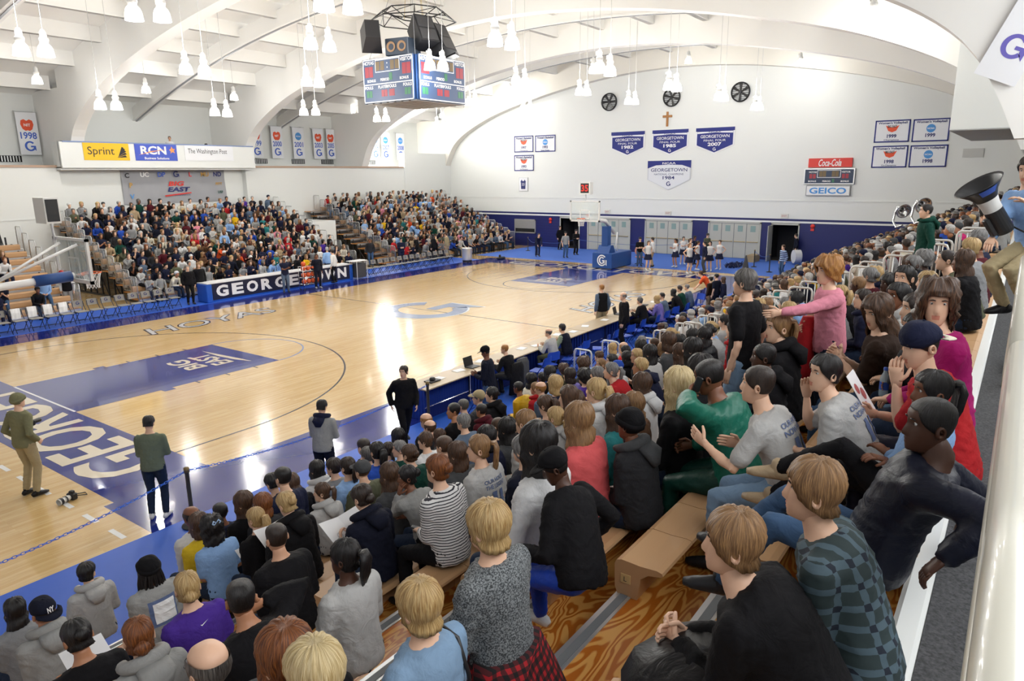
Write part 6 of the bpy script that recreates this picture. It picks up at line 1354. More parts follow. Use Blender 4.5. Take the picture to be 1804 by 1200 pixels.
def lamp(px,py,y,label,light=True,group='pendant lamps in pairs'):
    P=at(px,py,'y',y); x,_,z=P; zt=roofz(abs(y-CM))-.02; z=min(z,zt-.5)
    r=thing('pendant_lamp',label,'lamp',(x,y,z+.17),group=group); link('glass_dome',dome_me,r); link('ballast_housing',hous_me,r); link('wire_guard',cage_me,r)
    c=MB(); c.tube([(0,0,.33),(0,0,zt-z-.17)],.008,5); c.obj('cord',CORD,r)
    if light:
        l=bpy.data.lights.new('lamp_light','POINT'); l.energy=LAMP_W; l.shadow_soft_size=.2; l.color=(1,.99,.95); o=bpy.data.objects.new('lamp_light',l); COL.objects.link(o); o.parent=r; o.location=(0,0,-.56)
        if group.startswith('single'): return
        l=bpy.data.lights.new('lamp_uplight','POINT'); l.energy=LAMP_W*.62; l.shadow_soft_size=.25; l.color=(1,.99,.95); o=bpy.data.objects.new('lamp_uplight',l); COL.objects.link(o); o.parent=r; o.location=(.0,.0,.62)
LP=[(37,86,9.8,1),(80,88,9.8,0),(235,22,5.5,1),(285,25,5.5,0),(176,184,15.7,1),(205,185,15.7,0),(327,120,9.8,1),(360,123,9.8,0),(378,196,15.7,1),(400,198,15.7,0),(547,75,5.5,1),(580,80,5.5,0),(540,142,9.8,1),(562,145,9.8,0),(570,2,-.5,1),(621,8,-.5,0),(757,114,5.5,1),(780,115,5.5,0),(770,222,15.7,1),(782,222,15.7,0),(872,68,-.5,1),(902,75,-.5,0),(909,140,5.5,1),(925,143,5.5,0),(922,190,9.8,1),(934,192,9.8,0),(837,178,9.8,1),(826,179,9.8,0),(1021,160,5.5,1),(1034,161,5.5,0),(1056,118,-.5,1),(1075,124,-.5,0),(1107,177,5.5,1),(1119,178,5.5,0),(1178,150,-.5,1),(1192,153,-.5,0),(1266,169,-.5,1),(1276,171,-.5,0),(1330,187,-.5,1),(1338,188,-.5,0),(535,196,15.7,1),(556,196,15.7,0),(664,208,15.7,1),(680,208,15.7,0),(1045,122,4.6,0)]
LPS=sorted(LP)
wy={9.8:'beyond midcourt',5.5:'over midcourt',15.7:'over the bench side',-.5:'over the near sideline',4.6:'behind a brighter pair'}
cnt={}
for (px,py,y,l) in LPS:
    cnt[y]=cnt.get(y,0)+1; lamp(px,py,y,'glowing dome lamp on a long cord %s, %s from left'%(wy[y],ORD[cnt[y]-1]),bool(l))
for i,(px,py,y) in enumerate(((65,140,22.3),(257,157,22.3),(412,170,22.3),(779,203,22.3),(899,157,19.5),(1213,106,5.1),(1410,110,-1),(1538,24,-7.7))): lamp(px,py,y,'small dome lamp close under the roof, %s from left'%ORD[i],True,'single lamps under the roof')
# ================= centre scoreboard, truss and loudspeakers =================
SBX0,SBX1,SBY0,SBY1,SBZ0,SBZ1=12.9,15.7,6.25,9.1,8.15,9.72
SBM=M('scoreboard_blue',srgb('#33496e'),.45); LEDR=M('led_red',srgb('#8f2a36'),.5,emit=.15); LEDG=M('led_green',srgb('#2d6a4a'),.5,emit=.1); LEDA=M('led_amber',srgb('#6d5a3a'),.5); 
sb=thing('hanging_scoreboard','four-sided blue scoreboard hanging over midcourt','scoreboard',((SBX0+SBX1)/2,(SBY0+SBY1)/2,SBZ0)); hx=(SBX1-SBX0)/2; hz=SBZ1-SBZ0
q=MB(); q.box((-hx+.04,-hx+.04,.02),(hx-.04,hx-.04,hz-.02)); q.obj('core',M('scoreboard_core',srgb('#1d3a68'),.5),sb)
q=MB(); 
for k in range(7): q.box((-hx+.05,-hx+.1+k*.38,-.03),(hx-.05,-hx+.36+k*.38,.03))
q.obj('underside_slats',M('slat_grey',(.45,.46,.5),.5),sb)
def scoreface(fr,parent):
    w=hx-.1; O=Vector(fr[0])
    face=plate(rect(-w,0,w,hz),SBM,parent,fr,'score_panel',0,.05)
    def ln(x0,y0,x1,y1,t=.018): plate([(x0-t,y0-t),(x1+t,y0-t),(x1+t,y1+t),(x0-t,y1+t)],INKW,face,fr,'white_line',.05,.004)
    ln(-w+.03,.03,w-.03,.03); ln(-w+.03,hz-.03,w-.03,hz-.03); ln(-w+.03,.03,-w+.03,hz-.03); ln(w-.03,.03,w-.03,hz-.03); ln(-w+.03,.66,w-.03,.66)
    for y_ in (1.08,1.5): ln(-.62,y_,.62,y_,.012)
    for x_ in (-.62,.62): ln(x_,1.08,x_,1.5,.012)
    for x_ in (-.5,-.26,.26,.5): plate(rect(x_-.1,1.13,x_+.1,1.45),LEDA,face,fr,'clock_digit',.05,.005)
    text(':',INKW,face,fr,(0,1.29,.056),height=.2)
    for x_ in (-1.08,-.86,.86,1.08): plate(rect(x_-.1,.92,x_+.1,1.3),LEDR,face,fr,'score_digit',.05,.005)
    plate(rect(.08,.76,.24,1.02),LEDG,face,fr,'period_digit',.05,.005)
    for x_ in (-1.08,-.92,.92,1.08): plate(rect(x_-.07,.2,x_+.07,.44),LEDG,face,fr,'foul_digit',.05,.005)
    for x_ in (-.28,-.12,.12,.26): plate(rect(x_-.07,.2,x_+.07,.44),LEDR,face,fr,'foul_digit',.05,.005)
    for t,x_,y_,h in (('HOYAS',-.97,1.43,.13),('VISITOR',.98,1.43,.13),('BONUS',-.85,.79,.1),('BONUS',.85,.79,.1),('PERIOD',-.15,.8,.1),('FOULS',-1.0,.55,.11),('PLAYER',-.25,.55,.11),('FOULS',.22,.55,.11),('FOULS',1.0,.55,.11)): text(t,INKW,face,fr,(x_,y_,.056),height=h,bold=.02)
for fr in (((-hx,0,0),(0,-1,0),(0,0,1)),((0,-hx,0),(1,0,0),(0,0,1)),((hx,0,0),(0,1,0),(0,0,1)),((0,hx,0),(-1,0,0),(0,0,1))): scoreface(fr,sb)
q=MB()
for sx in (-1,1):
    for sy in (-1,1): q.tube([(sx*(hx-.2),sy*(hx-.2),hz),(sx*.6,sy*.6,hz+2.2),(sx*.3,sy*.3,13.4-SBZ0)],.008,5)
q.obj('hanging_cable',GREYM,sb)
tr=thing('lighting_truss','ring of thin black truss above the loudspeakers','truss',(14.3,7.6,11.15)); q=MB(); n=8
for r_,z_ in ((1.6,0),(1.15,.35),(.5,.1)):
    pts=[(r_*math.cos(2*PI*k/n),r_*math.sin(2*PI*k/n),z_) for k in range(n+1)]; q.tube(pts,.022,5,cap=False)
for k in range(n):
    a=2*PI*k/n; b_=2*PI*(k+.5)/n; q.tube([(1.6*math.cos(a),1.6*math.sin(a),0),(1.15*math.cos(a),1.15*math.sin(a),.35),(.5*math.cos(a),.5*math.sin(a),.1)],.018,5); q.tube([(1.6*math.cos(a),1.6*math.sin(a),0),(1.15*math.cos(2*PI*(k+1)/n),1.15*math.sin(2*PI*(k+1)/n),.35)],.015,5)
q.obj('truss_ring',BLACK,tr); q=MB()
for k in range(4): a=k*PI/2; q.tube([(.5*math.cos(a),.5*math.sin(a),.1),(.2*math.cos(a),.2*math.sin(a),2.3)],.01,5)
q.obj('hanging_cable',BRASS,tr)
SPK=M('speaker_black',(.022,.022,.025),.4)
def horn(loc,rz,tilt,label,w=.75,h=.95,d=.8):
    r=thing('loudspeaker',label,'loudspeaker',loc,rot=(tilt,0,rz),group='loudspeakers over the scoreboard'); q=MB(); q.box((-w/2,0,-h/2),(w/2,d,h/2)); q.v=[(x*(1 if y<.1 else .7),y,z*(1 if y<.1 else .75)) for x,y,z in q.v]; q.obj('cabinet',SPK,r)
    q=MB(); 
    for z0 in (-h*.25,h*.22): q.prism([(-w*.44,-.02),(w*.44,-.02),(w*.12,.25),(-w*.12,.25)],'z',z0-h*.2,z0+h*.2)
    q.obj('horn_mouth',M('horn_dark',(.05,.05,.055),.35),r)
horn((13.0,8.6,10.35),.9+PI/2,.45,'black horn loudspeaker tilting left above the scoreboard'); horn((13.9,6.6,10.75),-.25,-.5,'front horn loudspeaker over the right score face',.8,1.1); horn((14.8,6.5,10.55),.1,-.5,'middle horn loudspeaker over the right score face',.8,1.1); horn((15.6,6.9,10.5),.5,-.5,'rear horn loudspeaker at the right end',.8,1.1); horn((15.3,8.8,10.3),2.4,-.5,'horn loudspeaker facing the far stands')
wf=thing('loudspeaker','grey box loudspeaker with two round cones','loudspeaker',(13.15,7.45,10.1),-PI/2+.2,'loudspeakers over the scoreboard'); q=MB(); q.bbox((-.5,0,-.3),(.5,.9,.3),.02); q.obj('cabinet',M('speaker_grey',srgb('#3c4654'),.45),wf)
for x in (-.23,.23): q=MB(); q.lathe([(.19,0),(.17,.03),(.08,-.05),(1e-4,-.03)],20,T=Matrix.Translation((x,-.02,0))@Matrix.Rotation(PI/2,4,'X')); q.obj('cone',M('cone_tan',srgb('#a07f5f'),.6),wf,smooth=True)
# ================= far wall furniture =================
FW=lambda y,z:((XW-.03,y,z),(0,-1,0),(0,0,1))
def banner(name,y,z,w,h,label,cat='banner',mat=CLOTHW,shape=None,border=None,group=None):
    r=thing(name,label,cat,(XW-.02,y,z),group=group); fr=((0,0,0),(0,-1,0),(0,0,1)); poly=shape or rect(-w/2,-h/2,w/2,h/2); p_=plate(poly,mat,r,fr,'cloth',0,.012)
    if border:
        t=.07
        for a in (rect(-w/2,-h/2,w/2,-h/2+t),rect(-w/2,h/2-t,w/2,h/2),rect(-w/2,-h/2,-w/2+t,h/2),rect(w/2-t,-h/2,w/2,h/2)): plate(a,border,r,fr,'border',.012,.004)
    return r,fr
def pent(w,h,k=.68): return [(-w/2,h/2),(-w/2,h/2-h*k),(0,-h/2),(w/2,h/2-h*k),(w/2,h/2)]
for y,yr,lab in ((10.77,'1982','leftmost'),(7.66,'1985','middle'),(4.6,'2007','rightmost')):
    w,h=2.55,1.62; r,fr=banner('pennant',y,7.43,w,h,'%s of the three navy pennants reading FINAL FOUR %s'%(lab,yr),'pennant',CLOTHW,pent(w,h),None,'final four pennants'); plate([(a*.93,b_*.9) for a,b_ in pent(w,h)],CLOTHN,r,fr,'navy_field',.012,.004); plate(rect(-w/2,h/2-.22,w/2,h/2),CLOTHN,r,fr,'top_band',.012,.005); plate([(-w*.46,h/2-.24),(-w*.46,h/2-.36),(0,h/2-.3),(w*.46,h/2-.36),(w*.46,h/2-.24)],CLOTHW,r,fr,'white_band',.016,.004)
    text('NCAA',INKN,r,fr,(0,h/2-.27,.024),height=.07,width=.8); text('GEORGETOWN',INKW,r,fr,(0,.27,.02),width=1.9,height=.19,bold=.01); text('FINAL FOUR',INKW,r,fr,(0,.02,.02),width=1.45,height=.13); text(yr,INKW,r,fr,(0,-.22,.02),width=.9,height=.22,bold=.03); block_G(r,fr,(0,-.52),.2,INKW,.022)
w,h=3.1,1.94; r,fr=banner('pennant',7.65,5.28,w,h,'white pennant reading NATIONAL CHAMPIONS 1984 under the navy ones','pennant',M('banner_cloth_silver',(.62,.64,.68),.7),pent(w,h,.64)); plate([(-w/2,h/2),(-w/2,h/2-.5),(-w*.3,h/2-.3),(0,h/2-.26),(w*.3,h/2-.3),(w/2,h/2-.5),(w/2,h/2)],CLOTHN,r,fr,'navy_top',.012,.004); plate([(a*.95,b_*.94-.01) for a,b_ in pent(w,h,.64)],M('banner_cloth_pale',(.74,.76,.8),.7),r,fr,'field',.005,.009)
text('NCAA',INKW,r,fr,(0,h/2-.17,.02),height=.13,width=.95,bold=.02); text('GEORGETOWN',INKN,r,fr,(0,.36,.02),width=2.6,height=.22,bold=.01); text('NATIONAL CHAMPIONS',INKN,r,fr,(0,.08,.02),width=2.1,height=.12); text('1984',INKN,r,fr,(0,-.15,.02),width=.85,height=.22,bold=.02); block_G(r,fr,(0,-.55),.3,INKN,.022)
def sport(y,z,w,h,top,yr,sub,kind,lab,grp):
    r,fr=banner('wall_banner',y,z,w,h,lab,'banner',CLOTHW,None,CLOTHN,grp); text(top,INKN,r,fr,(0,h*.36,.02),width=w*.82,height=.16,bold=.03)
    if kind=='ball': plate(circ(0,.08*h,.22,20),INKL,r,fr,'emblem',.012,.006); text('NCAA',INKW,r,fr,(0,.08*h,.02),width=.34,bold=.03)
    else:
        plate([(-.34,.18*h+.1),(-.16,.2*h+.0),(0,.2*h-.04),(.16,.2*h),(.34,.18*h+.1),(.2,.1*h-.1),(0,.05*h-.12),(-.2,.1*h-.1)],INKO,r,fr,'emblem',.012,.006); text('BIG EAST',INKK,r,fr,(0,.21*h,.02),width=.46,height=.14,bold=.03)
    text(yr,INKN,r,fr,(0,-.22*h,.02),height=.2,bold=.03)
    if sub: text(sub,INKN,r,fr,(0,-.4*h,.02),width=.75,height=.1,bold=.02)
for a in ((-5.54,7.58,1.76,1.2,"Women's Volleyball",'1999','Champions','e',"upper left of the four women's volleyball banners, 1999 champions"),(-7.42,7.56,1.76,1.2,"Women's Volleyball",'1999',None,'ball',"upper right of the four women's volleyball banners, blue disc 1999"),(-5.55,6.2,1.78,1.2,"Women's Volleyball",'1998','Co-Champions','e',"lower left of the four women's volleyball banners, 1998 co-champions"),(-7.44,6.19,1.8,1.18,"Women's Volleyball",'1998',None,'ball',"lower right of the four women's volleyball banners, blue disc 1998")): sport(*a,'volleyball banners on the right')
for a in ((19.53,7.7,1.76,1.2,"Women's Basketball",'1997','Champions','e','upper left white banner of the three on the left of the far wall'),(17.57,7.68,1.8,1.2,"Women's Basketball",'1993','Sweet Sixteen','ball','upper right white banner with blue disc left of the pennants'),(19.52,6.3,1.82,1.18,"Women's Basketball",'1993','Co-Champions','e','lower white banner of the three on the left of the far wall')): sport(*a,'white banners on the left')
r=thing('framed_jersey','framed navy jersey hanging on the far wall','frame',(XW,19.58,4.7)); q=MB(); q.box((-.05,-.42,-.52),(0,.42,.52)); q.obj('frame',STEEL,r); fr=((-.05,0,0),(0,-1,0),(0,0,1)); plate(rect(-.37,-.47,.37,.47),CLOTHW,r,fr,'mat',0,.004); plate([(-.2,-.35),(-.22,.12),(-.25,.2),(-.15,.36),(-.06,.25),(.06,.25),(.15,.36),(.25,.2),(.22,.12),(.2,-.35)],INKN,r,fr,'jersey',.004,.01); text('33',INKW,r,fr,(0,0,.02),height=.2)
for i,y in enumerate((12.25,7.64,3.11)):
    r=thing('wall_fan','%s of three round black wall fans high on the far wall'%('left','middle','right')[i],'fan',(XW-.05,y,10.28),group='wall fans'); q=MB(); q.tube([(0,.56*math.cos(t),.56*math.sin(t)) for t in np.linspace(0,2*PI,29)],.045,6,cap=False); q.tube([(-.12,.56*math.cos(t),.56*math.sin(t)) for t in np.linspace(0,2*PI,29)],.02,6,cap=False); q.obj('fan_ring',BLACK,r,smooth=True)
    q=MB(); q.lathe([(.54,0),(1e-4,0)],24,T=Matrix.Translation((.035,0,0))@Matrix.Rotation(PI/2,4,'Y')); q.obj('louvre_back',M('louvre_grey',(.55,.57,.57),.5),r); q=MB()
    for z in np.arange(-.42,.5,.12): wz=math.sqrt(max(.54**2-z*z,0)); q.box((.02,-wz,z),(.03,wz,z+.03))
    q.obj('louvre_bars',BLACK,r)
    for k in range(6):
        q=MB(); a=k*PI/3+.3*i; c,s_=math.cos(a),math.sin(a); q.add([(0.01,.08*c-.05*s_,.08*s_+.05*c),(-.03,.08*c+.05*s_,.08*s_-.05*c),(-.07,.5*c+.11*s_,.5*s_-.11*c),(0.0,.52*c-.07*s_,.52*s_+.07*c)],[(0,1,2,3),(3,2,1,0)]); q.obj('blade',M('blade_dark',(.03,.03,.03),.5),r,fix=False)
    q=MB(); q.lathe([(1e-4,.06),(.09,.05),(.1,0)],12,T=Matrix.Translation((-.02,0,0))@Matrix.Rotation(-PI/2,4,'Y')); q.obj('hub',BLACK,r)
q=MB(); q.bbox((-.06,-.075,-.47),(0,.075,.47),.01); q.bbox((-.062,-.33,.1),(0,.33,.25),.01); tag(q.obj('wooden_cross',M('cross_wood',srgb('#a9743f'),.5),None,loc=(XW-.005,7.9,8.92)),'wooden cross on the far wall between fans and pennants','cross')
# wall scoreboard with two adverts
r=thing('wall_scoreboard','wall scoreboard between red soft drink sign and blue advert','scoreboard',(XW,-2.47,5.15)); q=MB(); q.box((-.16,-1.4,-.46),(0,1.4,.46)); q.obj('case',STEEL,r); fr=((-.16,0,0),(0,-1,0),(0,0,1)); plate(rect(-1.34,-.4,1.34,.4),M('wallboard_navy',srgb('#1f3350'),.4),r,fr,'score_panel',0,.006)
for x in (-1.0,-.8,.8,1.0): plate(rect(x-.08,-.12,x+.08,.14),LEDR,r,fr,'score_digit',.006,.005)
for x in (-.45,-.25,.25,.45): plate(rect(x-.09,-.02,x+.09,.3),LEDA,r,fr,'clock_digit',.006,.005)
for x0,y0,x1,y1 in ((-.65,-.08,.65,-.05),(-.65,.33,.65,.36),(-.65,-.08,-.62,.36),(.62,-.08,.65,.36)): plate(rect(x0,y0,x1,y1),INKW,r,fr,'white_line',.006,.006)
for t,x,y in (('HOYAS',-.9,.25),('VISITOR',.92,.25),('BONUS',-.9,-.28),('BONUS',.9,-.28),('PERIOD',-.1,-.28)): text(t,INKW,r,fr,(x,y,.014),height=.1,bold=.02)
plate(rect(.2,-.35,.32,-.15),LEDG,r,fr,'period_digit',.006,.005)
r=thing('soft_drink_sign','red Coca-Cola sign above the wall scoreboard','sign',(XW,-2.47,5.93)); q=MB(); q.box((-.14,-1.2,-.26),(0,1.2,.26)); q.obj('case',INKR,r); fr=((-.14,0,0),(0,-1,0),(0,0,1)); text('Coca-Cola',INKW,r,fr,(0,0,.008),width=1.25,height=.4,shear=.3,bold=.015)
r=thing('insurance_sign','pale blue GEICO sign below the wall scoreboard','sign',(XW,-2.47,4.32)); q=MB(); q.box((-.14,-1.23,-.3),(0,1.23,.3)); q.obj('case',GREYM,r); fr=((-.14,0,0),(0,-1,0),(0,0,1)); plate(rect(-1.18,-.25,1.18,.25),INKW,r,fr,'panel',0,.005); text('GEICO',INKL,r,fr,(0,0,.01),width=2.05,height=.36,bold=.03)
for i,(y,z,w,h) in enumerate(((-9.51,6.31,.95,.46),)): 
    r=thing('wall_vent','pale louvred vent on the right of the far wall','vent',(XW,y,z)); q=MB(); q.box((-.03,-w/2,-h/2),(0,w/2,h/2)); q.obj('frame',M('vent_grey',(.6,.6,.58),.6),r)
    for k in range(6): q=MB(); q.box((-.05,-w/2+.03,-h/2+.03+k*.07),(-.03,w/2-.03,-h/2+.07+k*.07)); q.obj('slat',M('vent_grey',(.6,.6,.58),.6),r)
for i,(y,z) in enumerate(((-1.79,2.2),(17.1,2.1))):
    r=thing('fire_alarm','red alarm bell on the navy wall %s'%('right of the open doorway','left of the dark doorway')[i],'alarm',(XW,y,z)); q=MB(); q.lathe([(.13,0),(.13,.04),(.09,.08),(1e-4,.09)],16,T=Matrix.Rotation(-PI/2,4,'Y')); q.obj('bell',INKR,r,smooth=True); q=MB(); q.box((-.05,-.1,-.28),(0,.1,-.14)); q.obj('box',INKR,r)
for i,(px,py) in enumerate(((1063,0),(1177,378),(1382,384),(1070,375))):
    if i==0: continue
    P=at(px,py,'x',XW); r=thing('exit_sign','exit sign over the far doors, %s from left'%('','second','third','first')[i],'sign',(XW,P[1],2.78)); q=MB(); q.box((-.06,-.22,-.13),(0,.22,.13)); q.obj('case',M('exit_pale',(.72,.7,.66),.5),r); text('EXIT',M('exit_red',srgb('#b06a62'),.5),r,((-.06,0,0),(0,-1,0),(0,0,1)),(0,0,.006),width=.3)
# ================= balcony banners, BIG EAST sheet, niche banners =================
BY=26.3
def bbanner(x0,x1,z0,z1,mat,label): 
    r=thing('balcony_banner',label,'banner',((x0+x1)/2,BY-.012,(z0+z1)/2),group='banners on the press balcony'); fr=((0,0,0),(1,0,0),(0,0,1)); w,h=x1-x0,z1-z0; plate(rect(-w/2,-h/2,w/2,h/2),mat,r,fr,'cloth',0,.012); return r,fr,w,h
r,fr,w,h=bbanner(10.0,12.25,6.38,7.24,M('banner_yellow',srgb('#f0c02c'),.7,bump=(4,.15)),'yellow Sprint banner on the balcony front'); text('Sprint',INKK,r,fr,(-.28,-.02,.018),width=1.3,height=.5)
for k in range(5): a=-.25+k*.28; plate([(.48+.02*k,-.3+.02*k),(.48+.02*k+.5*math.cos(.15+a*.9),-.3+.55*math.sin(.3+a)),(.45+.02*k+.46*math.cos(.25+a*.9),-.22+.5*math.sin(.35+a))],INKK,r,fr,'pin_mark',.014,.003)
r,fr,w,h=bbanner(12.55,14.85,6.38,7.26,M('banner_blue',srgb('#4a5fc4'),.7,bump=(4,.15)),'blue RCN banner in the middle of the balcony front'); text('RCN',INKW,r,fr,(-.15,.1,.018),width=1.4,height=.44,bold=.03); text('Business Solutions',INKW,r,fr,(0,-.31,.018),width=1.35,height=.13,bold=.02); plate([(.72,.14),(.82,.2),(.86,.33),(.93,.2),(1.06,.2),(.98,.1),(1.03,-.04),(.89,.03),(.77,-.06),(.8,.06)],M('ink_peach',srgb('#f09a5a'),.6),r,fr,'star',.014,.004); plate([(-1.0,-.16),(-.3,.06),(.6,.16),(-.3,0)],M('ink_peach',srgb('#f09a5a'),.6),r,fr,'swoosh',.02,.003)
r,fr,w,h=bbanner(15.3,18.3,6.4,7.26,CLOTHW,'white newspaper banner on the right of the balcony front'); text('The Washington Post',INKK,r,fr,(-.1,.06,.018),width=2.4,height=.34)
r=thing('conference_sheet','large grey BIG EAST sheet hanging below the balcony','banner',(15.22,27.38,5.0)); fr=((0,0,0),(1,0,0),(0,0,1)); q=MB(); V=[];F=[]; nx,nz=24,8
for j in range(nz+1):
    for i in range(nx+1): V.append((-3.05+6.1*i/nx,-.03-.025*math.sin(i*1.1+j*.5)-.02*math.sin(i*.4-j*.9),-.92+1.84*j/nz))
q.add(V,[(j*(nx+1)+i,j*(nx+1)+i+1,(j+1)*(nx+1)+i+1,(j+1)*(nx+1)+i) for j in range(nz) for i in range(nx)]); q.obj('sheet',M('sheet_grey',srgb('#a2a3a8'),.75),r,smooth=True,fix=False)
text('BIG',INKR,r,fr,(-.05,.15,.09),width=.95,height=.26,bold=.04,shear=.2); text('EAST',INKN,r,fr,(.08,-.17,.09),width=1.35,height=.26,bold=.04,shear=.2); plate([(-.8,-.48),(.8,-.34),(.8,-.4),(-.75,-.56)],INKR,r,fr,'swoosh',.085,.004); text('CONFERENCE',INKN,r,fr,(.25,-.5,.09),width=.95,height=.06)
block_G(r,fr,(0,.68),.34,INKN,.09,'school_mark')
for i,(x,z,t,c) in enumerate(((-2.75,.62,'C',INKK),(-1.8,.66,'UC',INKW),(-.85,.66,'DP',INKB),(.85,.66,'L',INKR),(1.75,.66,'MU',M('ink_gold',srgb('#c79a4a'),.6)),(2.55,.66,'ND',INKN),(-2.6,.1,'P',M('ink_gold',srgb('#c79a4a'),.6)),(-2.6,-.5,'V',INKL),(2.6,.1,'PITT',M('ink_gold',srgb('#c79a4a'),.6)),(2.65,-.38,'USF',M('ink_dgreen',srgb('#2a5a4a'),.6)))): text(t,c,r,fr,(x,z,.09),height=.26 if len(t)<3 else .16,name='school_mark',bold=.03)
def niche(x0,x1,yr,kind,lab):
    w=x1-x0; h=2.1; r=thing('niche_banner',lab,'banner',((x0+x1)/2,29.7,7.75),group='tall year banners in the niche'); fr=((0,0,0),(1,0,0),(0,0,1)); plate(rect(-w/2,-h/2,w/2,h/2),CLOTHW,r,fr,'cloth',0,.012); q=MB(); q.tube([(-w/2-.04,0,h/2),(w/2+.04,0,h/2)],.02,6); q.obj('rod',STEEL,r)
    q=MB(); [q.tube([(x_,0,h/2),(x_,.3,h/2+.05)],.012,5) for x_ in (-w/2+.05,w/2-.05)]; q.obj('wall_bracket',STEEL,r)
    if kind=='apple': plate([(0,.62),(.12,.7),(.26,.64),(.3,.45),(.22,.22),(.1,.13),(0,.16),(-.1,.13),(-.22,.22),(-.3,.45),(-.26,.64),(-.12,.7)][::-1],INKO,r,fr,'apple',.012,.004); text('NIT',INKW,r,fr,(0,.42,.02),width=.3,bold=.03)
    else: plate(circ(0,.45,.26,20),INKL,r,fr,'disc',.012,.004); text('NCAA',INKW,r,fr,(0,.45,.02),width=.38,bold=.02)
    text(yr,INKB,r,fr,(0,-.1,.02),width=w*.78,height=.34,bold=.02); block_G(r,fr,(0,-.62),.5,INKB,.02)
for ib,(x0,x1,yr,kd) in enumerate(((8.5,9.45,'1998','apple'),(21.9,22.8,'1999','apple'),(23.5,24.4,'2000','apple'),(25.25,26.2,'2001','disc'),(27.0,27.9,'2003','apple'),(28.2,28.95,'2005','apple'),(32.6,33.4,'2006','disc'),(33.65,34.55,'2007','disc'),(35.3,36.2,'2008','disc'))): niche(x0,x1,yr,kd,'%s niche banner from left with %s, reading %s'%(ORD[ib],'red apple' if kd=='apple' else 'blue disc',yr))
for i,x in enumerate((8.05,22.7,25.8,28.4,32.6)):
    r=thing('niche_vent','dark slatted vent low in the niche, %s from left'%ORD[i],'vent',(x,30.0,6.5),group='niche vents'); q=MB(); q.box((-.55,-.03,-.16),(.55,0,.16)); q.obj('frame',DARK,r)
    for k in range(8): q=MB(); q.box((-.5+k*.13,-.06,-.14),(-.45+k*.13,-.03,.14)); q.obj('slat',STEEL,r)
r=thing('lectern_box','orange wooden cabinet standing in the press balcony','cabinet',(17.2,28.2,6.05)); q=MB(); q.bbox((-.35,-.25,0),(.35,.25,1.3),.01); q.obj('body',M('cabinet_orange',srgb('#b5623a'),.5),r); q=MB(); q.box((-.28,-.26,.2),(.28,-.25,1.1)); q.obj('door',M('cabinet_dark',srgb('#9a4a2a'),.5),r)
P=at(1800,62,'x',9.45); r=thing('pier_banner','tilted white banner with violet letter on the right pier','banner',tuple(P),rot=(.42,0,0)); fr=((0,0,0),(0,-1,0),(0,0,1)); plate(rect(-.36,-.8,.36,.8),CLOTHW,r,fr,'cloth',0,.012); block_G(r,fr,(0,-.2),.42,M('ink_violet',srgb('#6a62b8'),.6),.016); q=MB(); q.tube([(0,.3,-.75),(0,-.3,-.75)],.012,6); q.obj('rod',STEEL,r)
# ================= small loose things =================
# big lens camera lying on the floor
cmf=thing('camera','camera with long white zoom lens lying on the court','camera',tuple(at(127,880,'z',0.0)),.35); q=MB(); q.lathe([(.055,0),(.058,.06),(.05,.08),(.048,.2),(.04,.22)],14,0,T=Matrix.Translation((-.26,0,.06))@Matrix.Rotation(PI/2,4,'Y')); q.obj('lens',M('lens_white',(.75,.74,.7),.4),cmf,smooth=True); q=MB(); q.lathe([(.06,0),(.06,.05)],14,0,T=Matrix.Translation((-.24,0,.06))@Matrix.Rotation(PI/2,4,'Y')); q.lathe([(.059,.0),(.059,.03)],14,0,T=Matrix.Translation((-.14,0,.06))@Matrix.Rotation(PI/2,4,'Y')); q.obj('lens_ring',BLACK,cmf); q=MB(); q.bbox((-.04,-.08,.0),(.06,.08,.12),.015); q.bbox((-.02,-.04,.11),(.05,.04,.16),.01); q.obj('camera_body',BLACK,cmf); q=MB(); q.tube([(.05,.07,.08),(.15,.1,.02),(.28,.0,.008),(.22,-.1,.008),(.05,-.07,.06)],.008,5); q.obj('strap',BLACK,cmf,smooth=True)
# photographers' cameras
def small_camera(loc,rz,label): r=thing('camera',label,'camera',loc,rz); q=MB(); q.bbox((-.07,-.04,-.05),(.07,.04,.05),.012); q.bbox((-.03,-.03,.045),(.03,.03,.085),.008); q.obj('camera_body',BLACK,r); q=MB(); q.lathe([(.04,0),(.042,.14),(.035,.15),(1e-4,.15)],12,T=Matrix.Translation((0,.03,0))@Matrix.Rotation(-PI/2,4,'X')); q.obj('lens',BLACK,r,smooth=True)
def near_of(label):
    for s in PEOPLE:
        if s['label'].startswith(label): return s
def wpt(s,v):
    c,s_=math.cos(s['rz']),math.sin(s['rz']); v=np.array(v)*s['sc']; v[0]*=s.get('wide',1); return (v[0]*c-v[1]*s_+s['loc'][0],v[0]*s_+v[1]*c+s['loc'][1],v[2]+s['loc'][2])
def hand_of(s,i,f=.1):
    P=_pose[s['pk']]; return wpt(s,P.wr[i]+nrm(P.wr[i]-P.el[i])*f)
s=near_of('photographer in sage'); small_camera(wpt(s,(.02,.42,1.14)),s['rz'],'black camera held by the man in sage shirt')
s=near_of('photographer in olive beanie'); small_camera(wpt(s,(0,.17,1.2)),s['rz'],'camera hanging on the chest of the beanie photographer')
s=near_of('boy in grey hooded'); q=MB(); q.box((-.11,-.15,0),(.11,.15,.012)); tag(q.obj('note_pad',M('pad_blue_grey',srgb('#5a5f8a'),.6),None,loc=wpt(s,(.02,.42,1.13)),rot=(.5,0,s['rz'])),'dark note pad in the hands of the boy in grey','notepad')
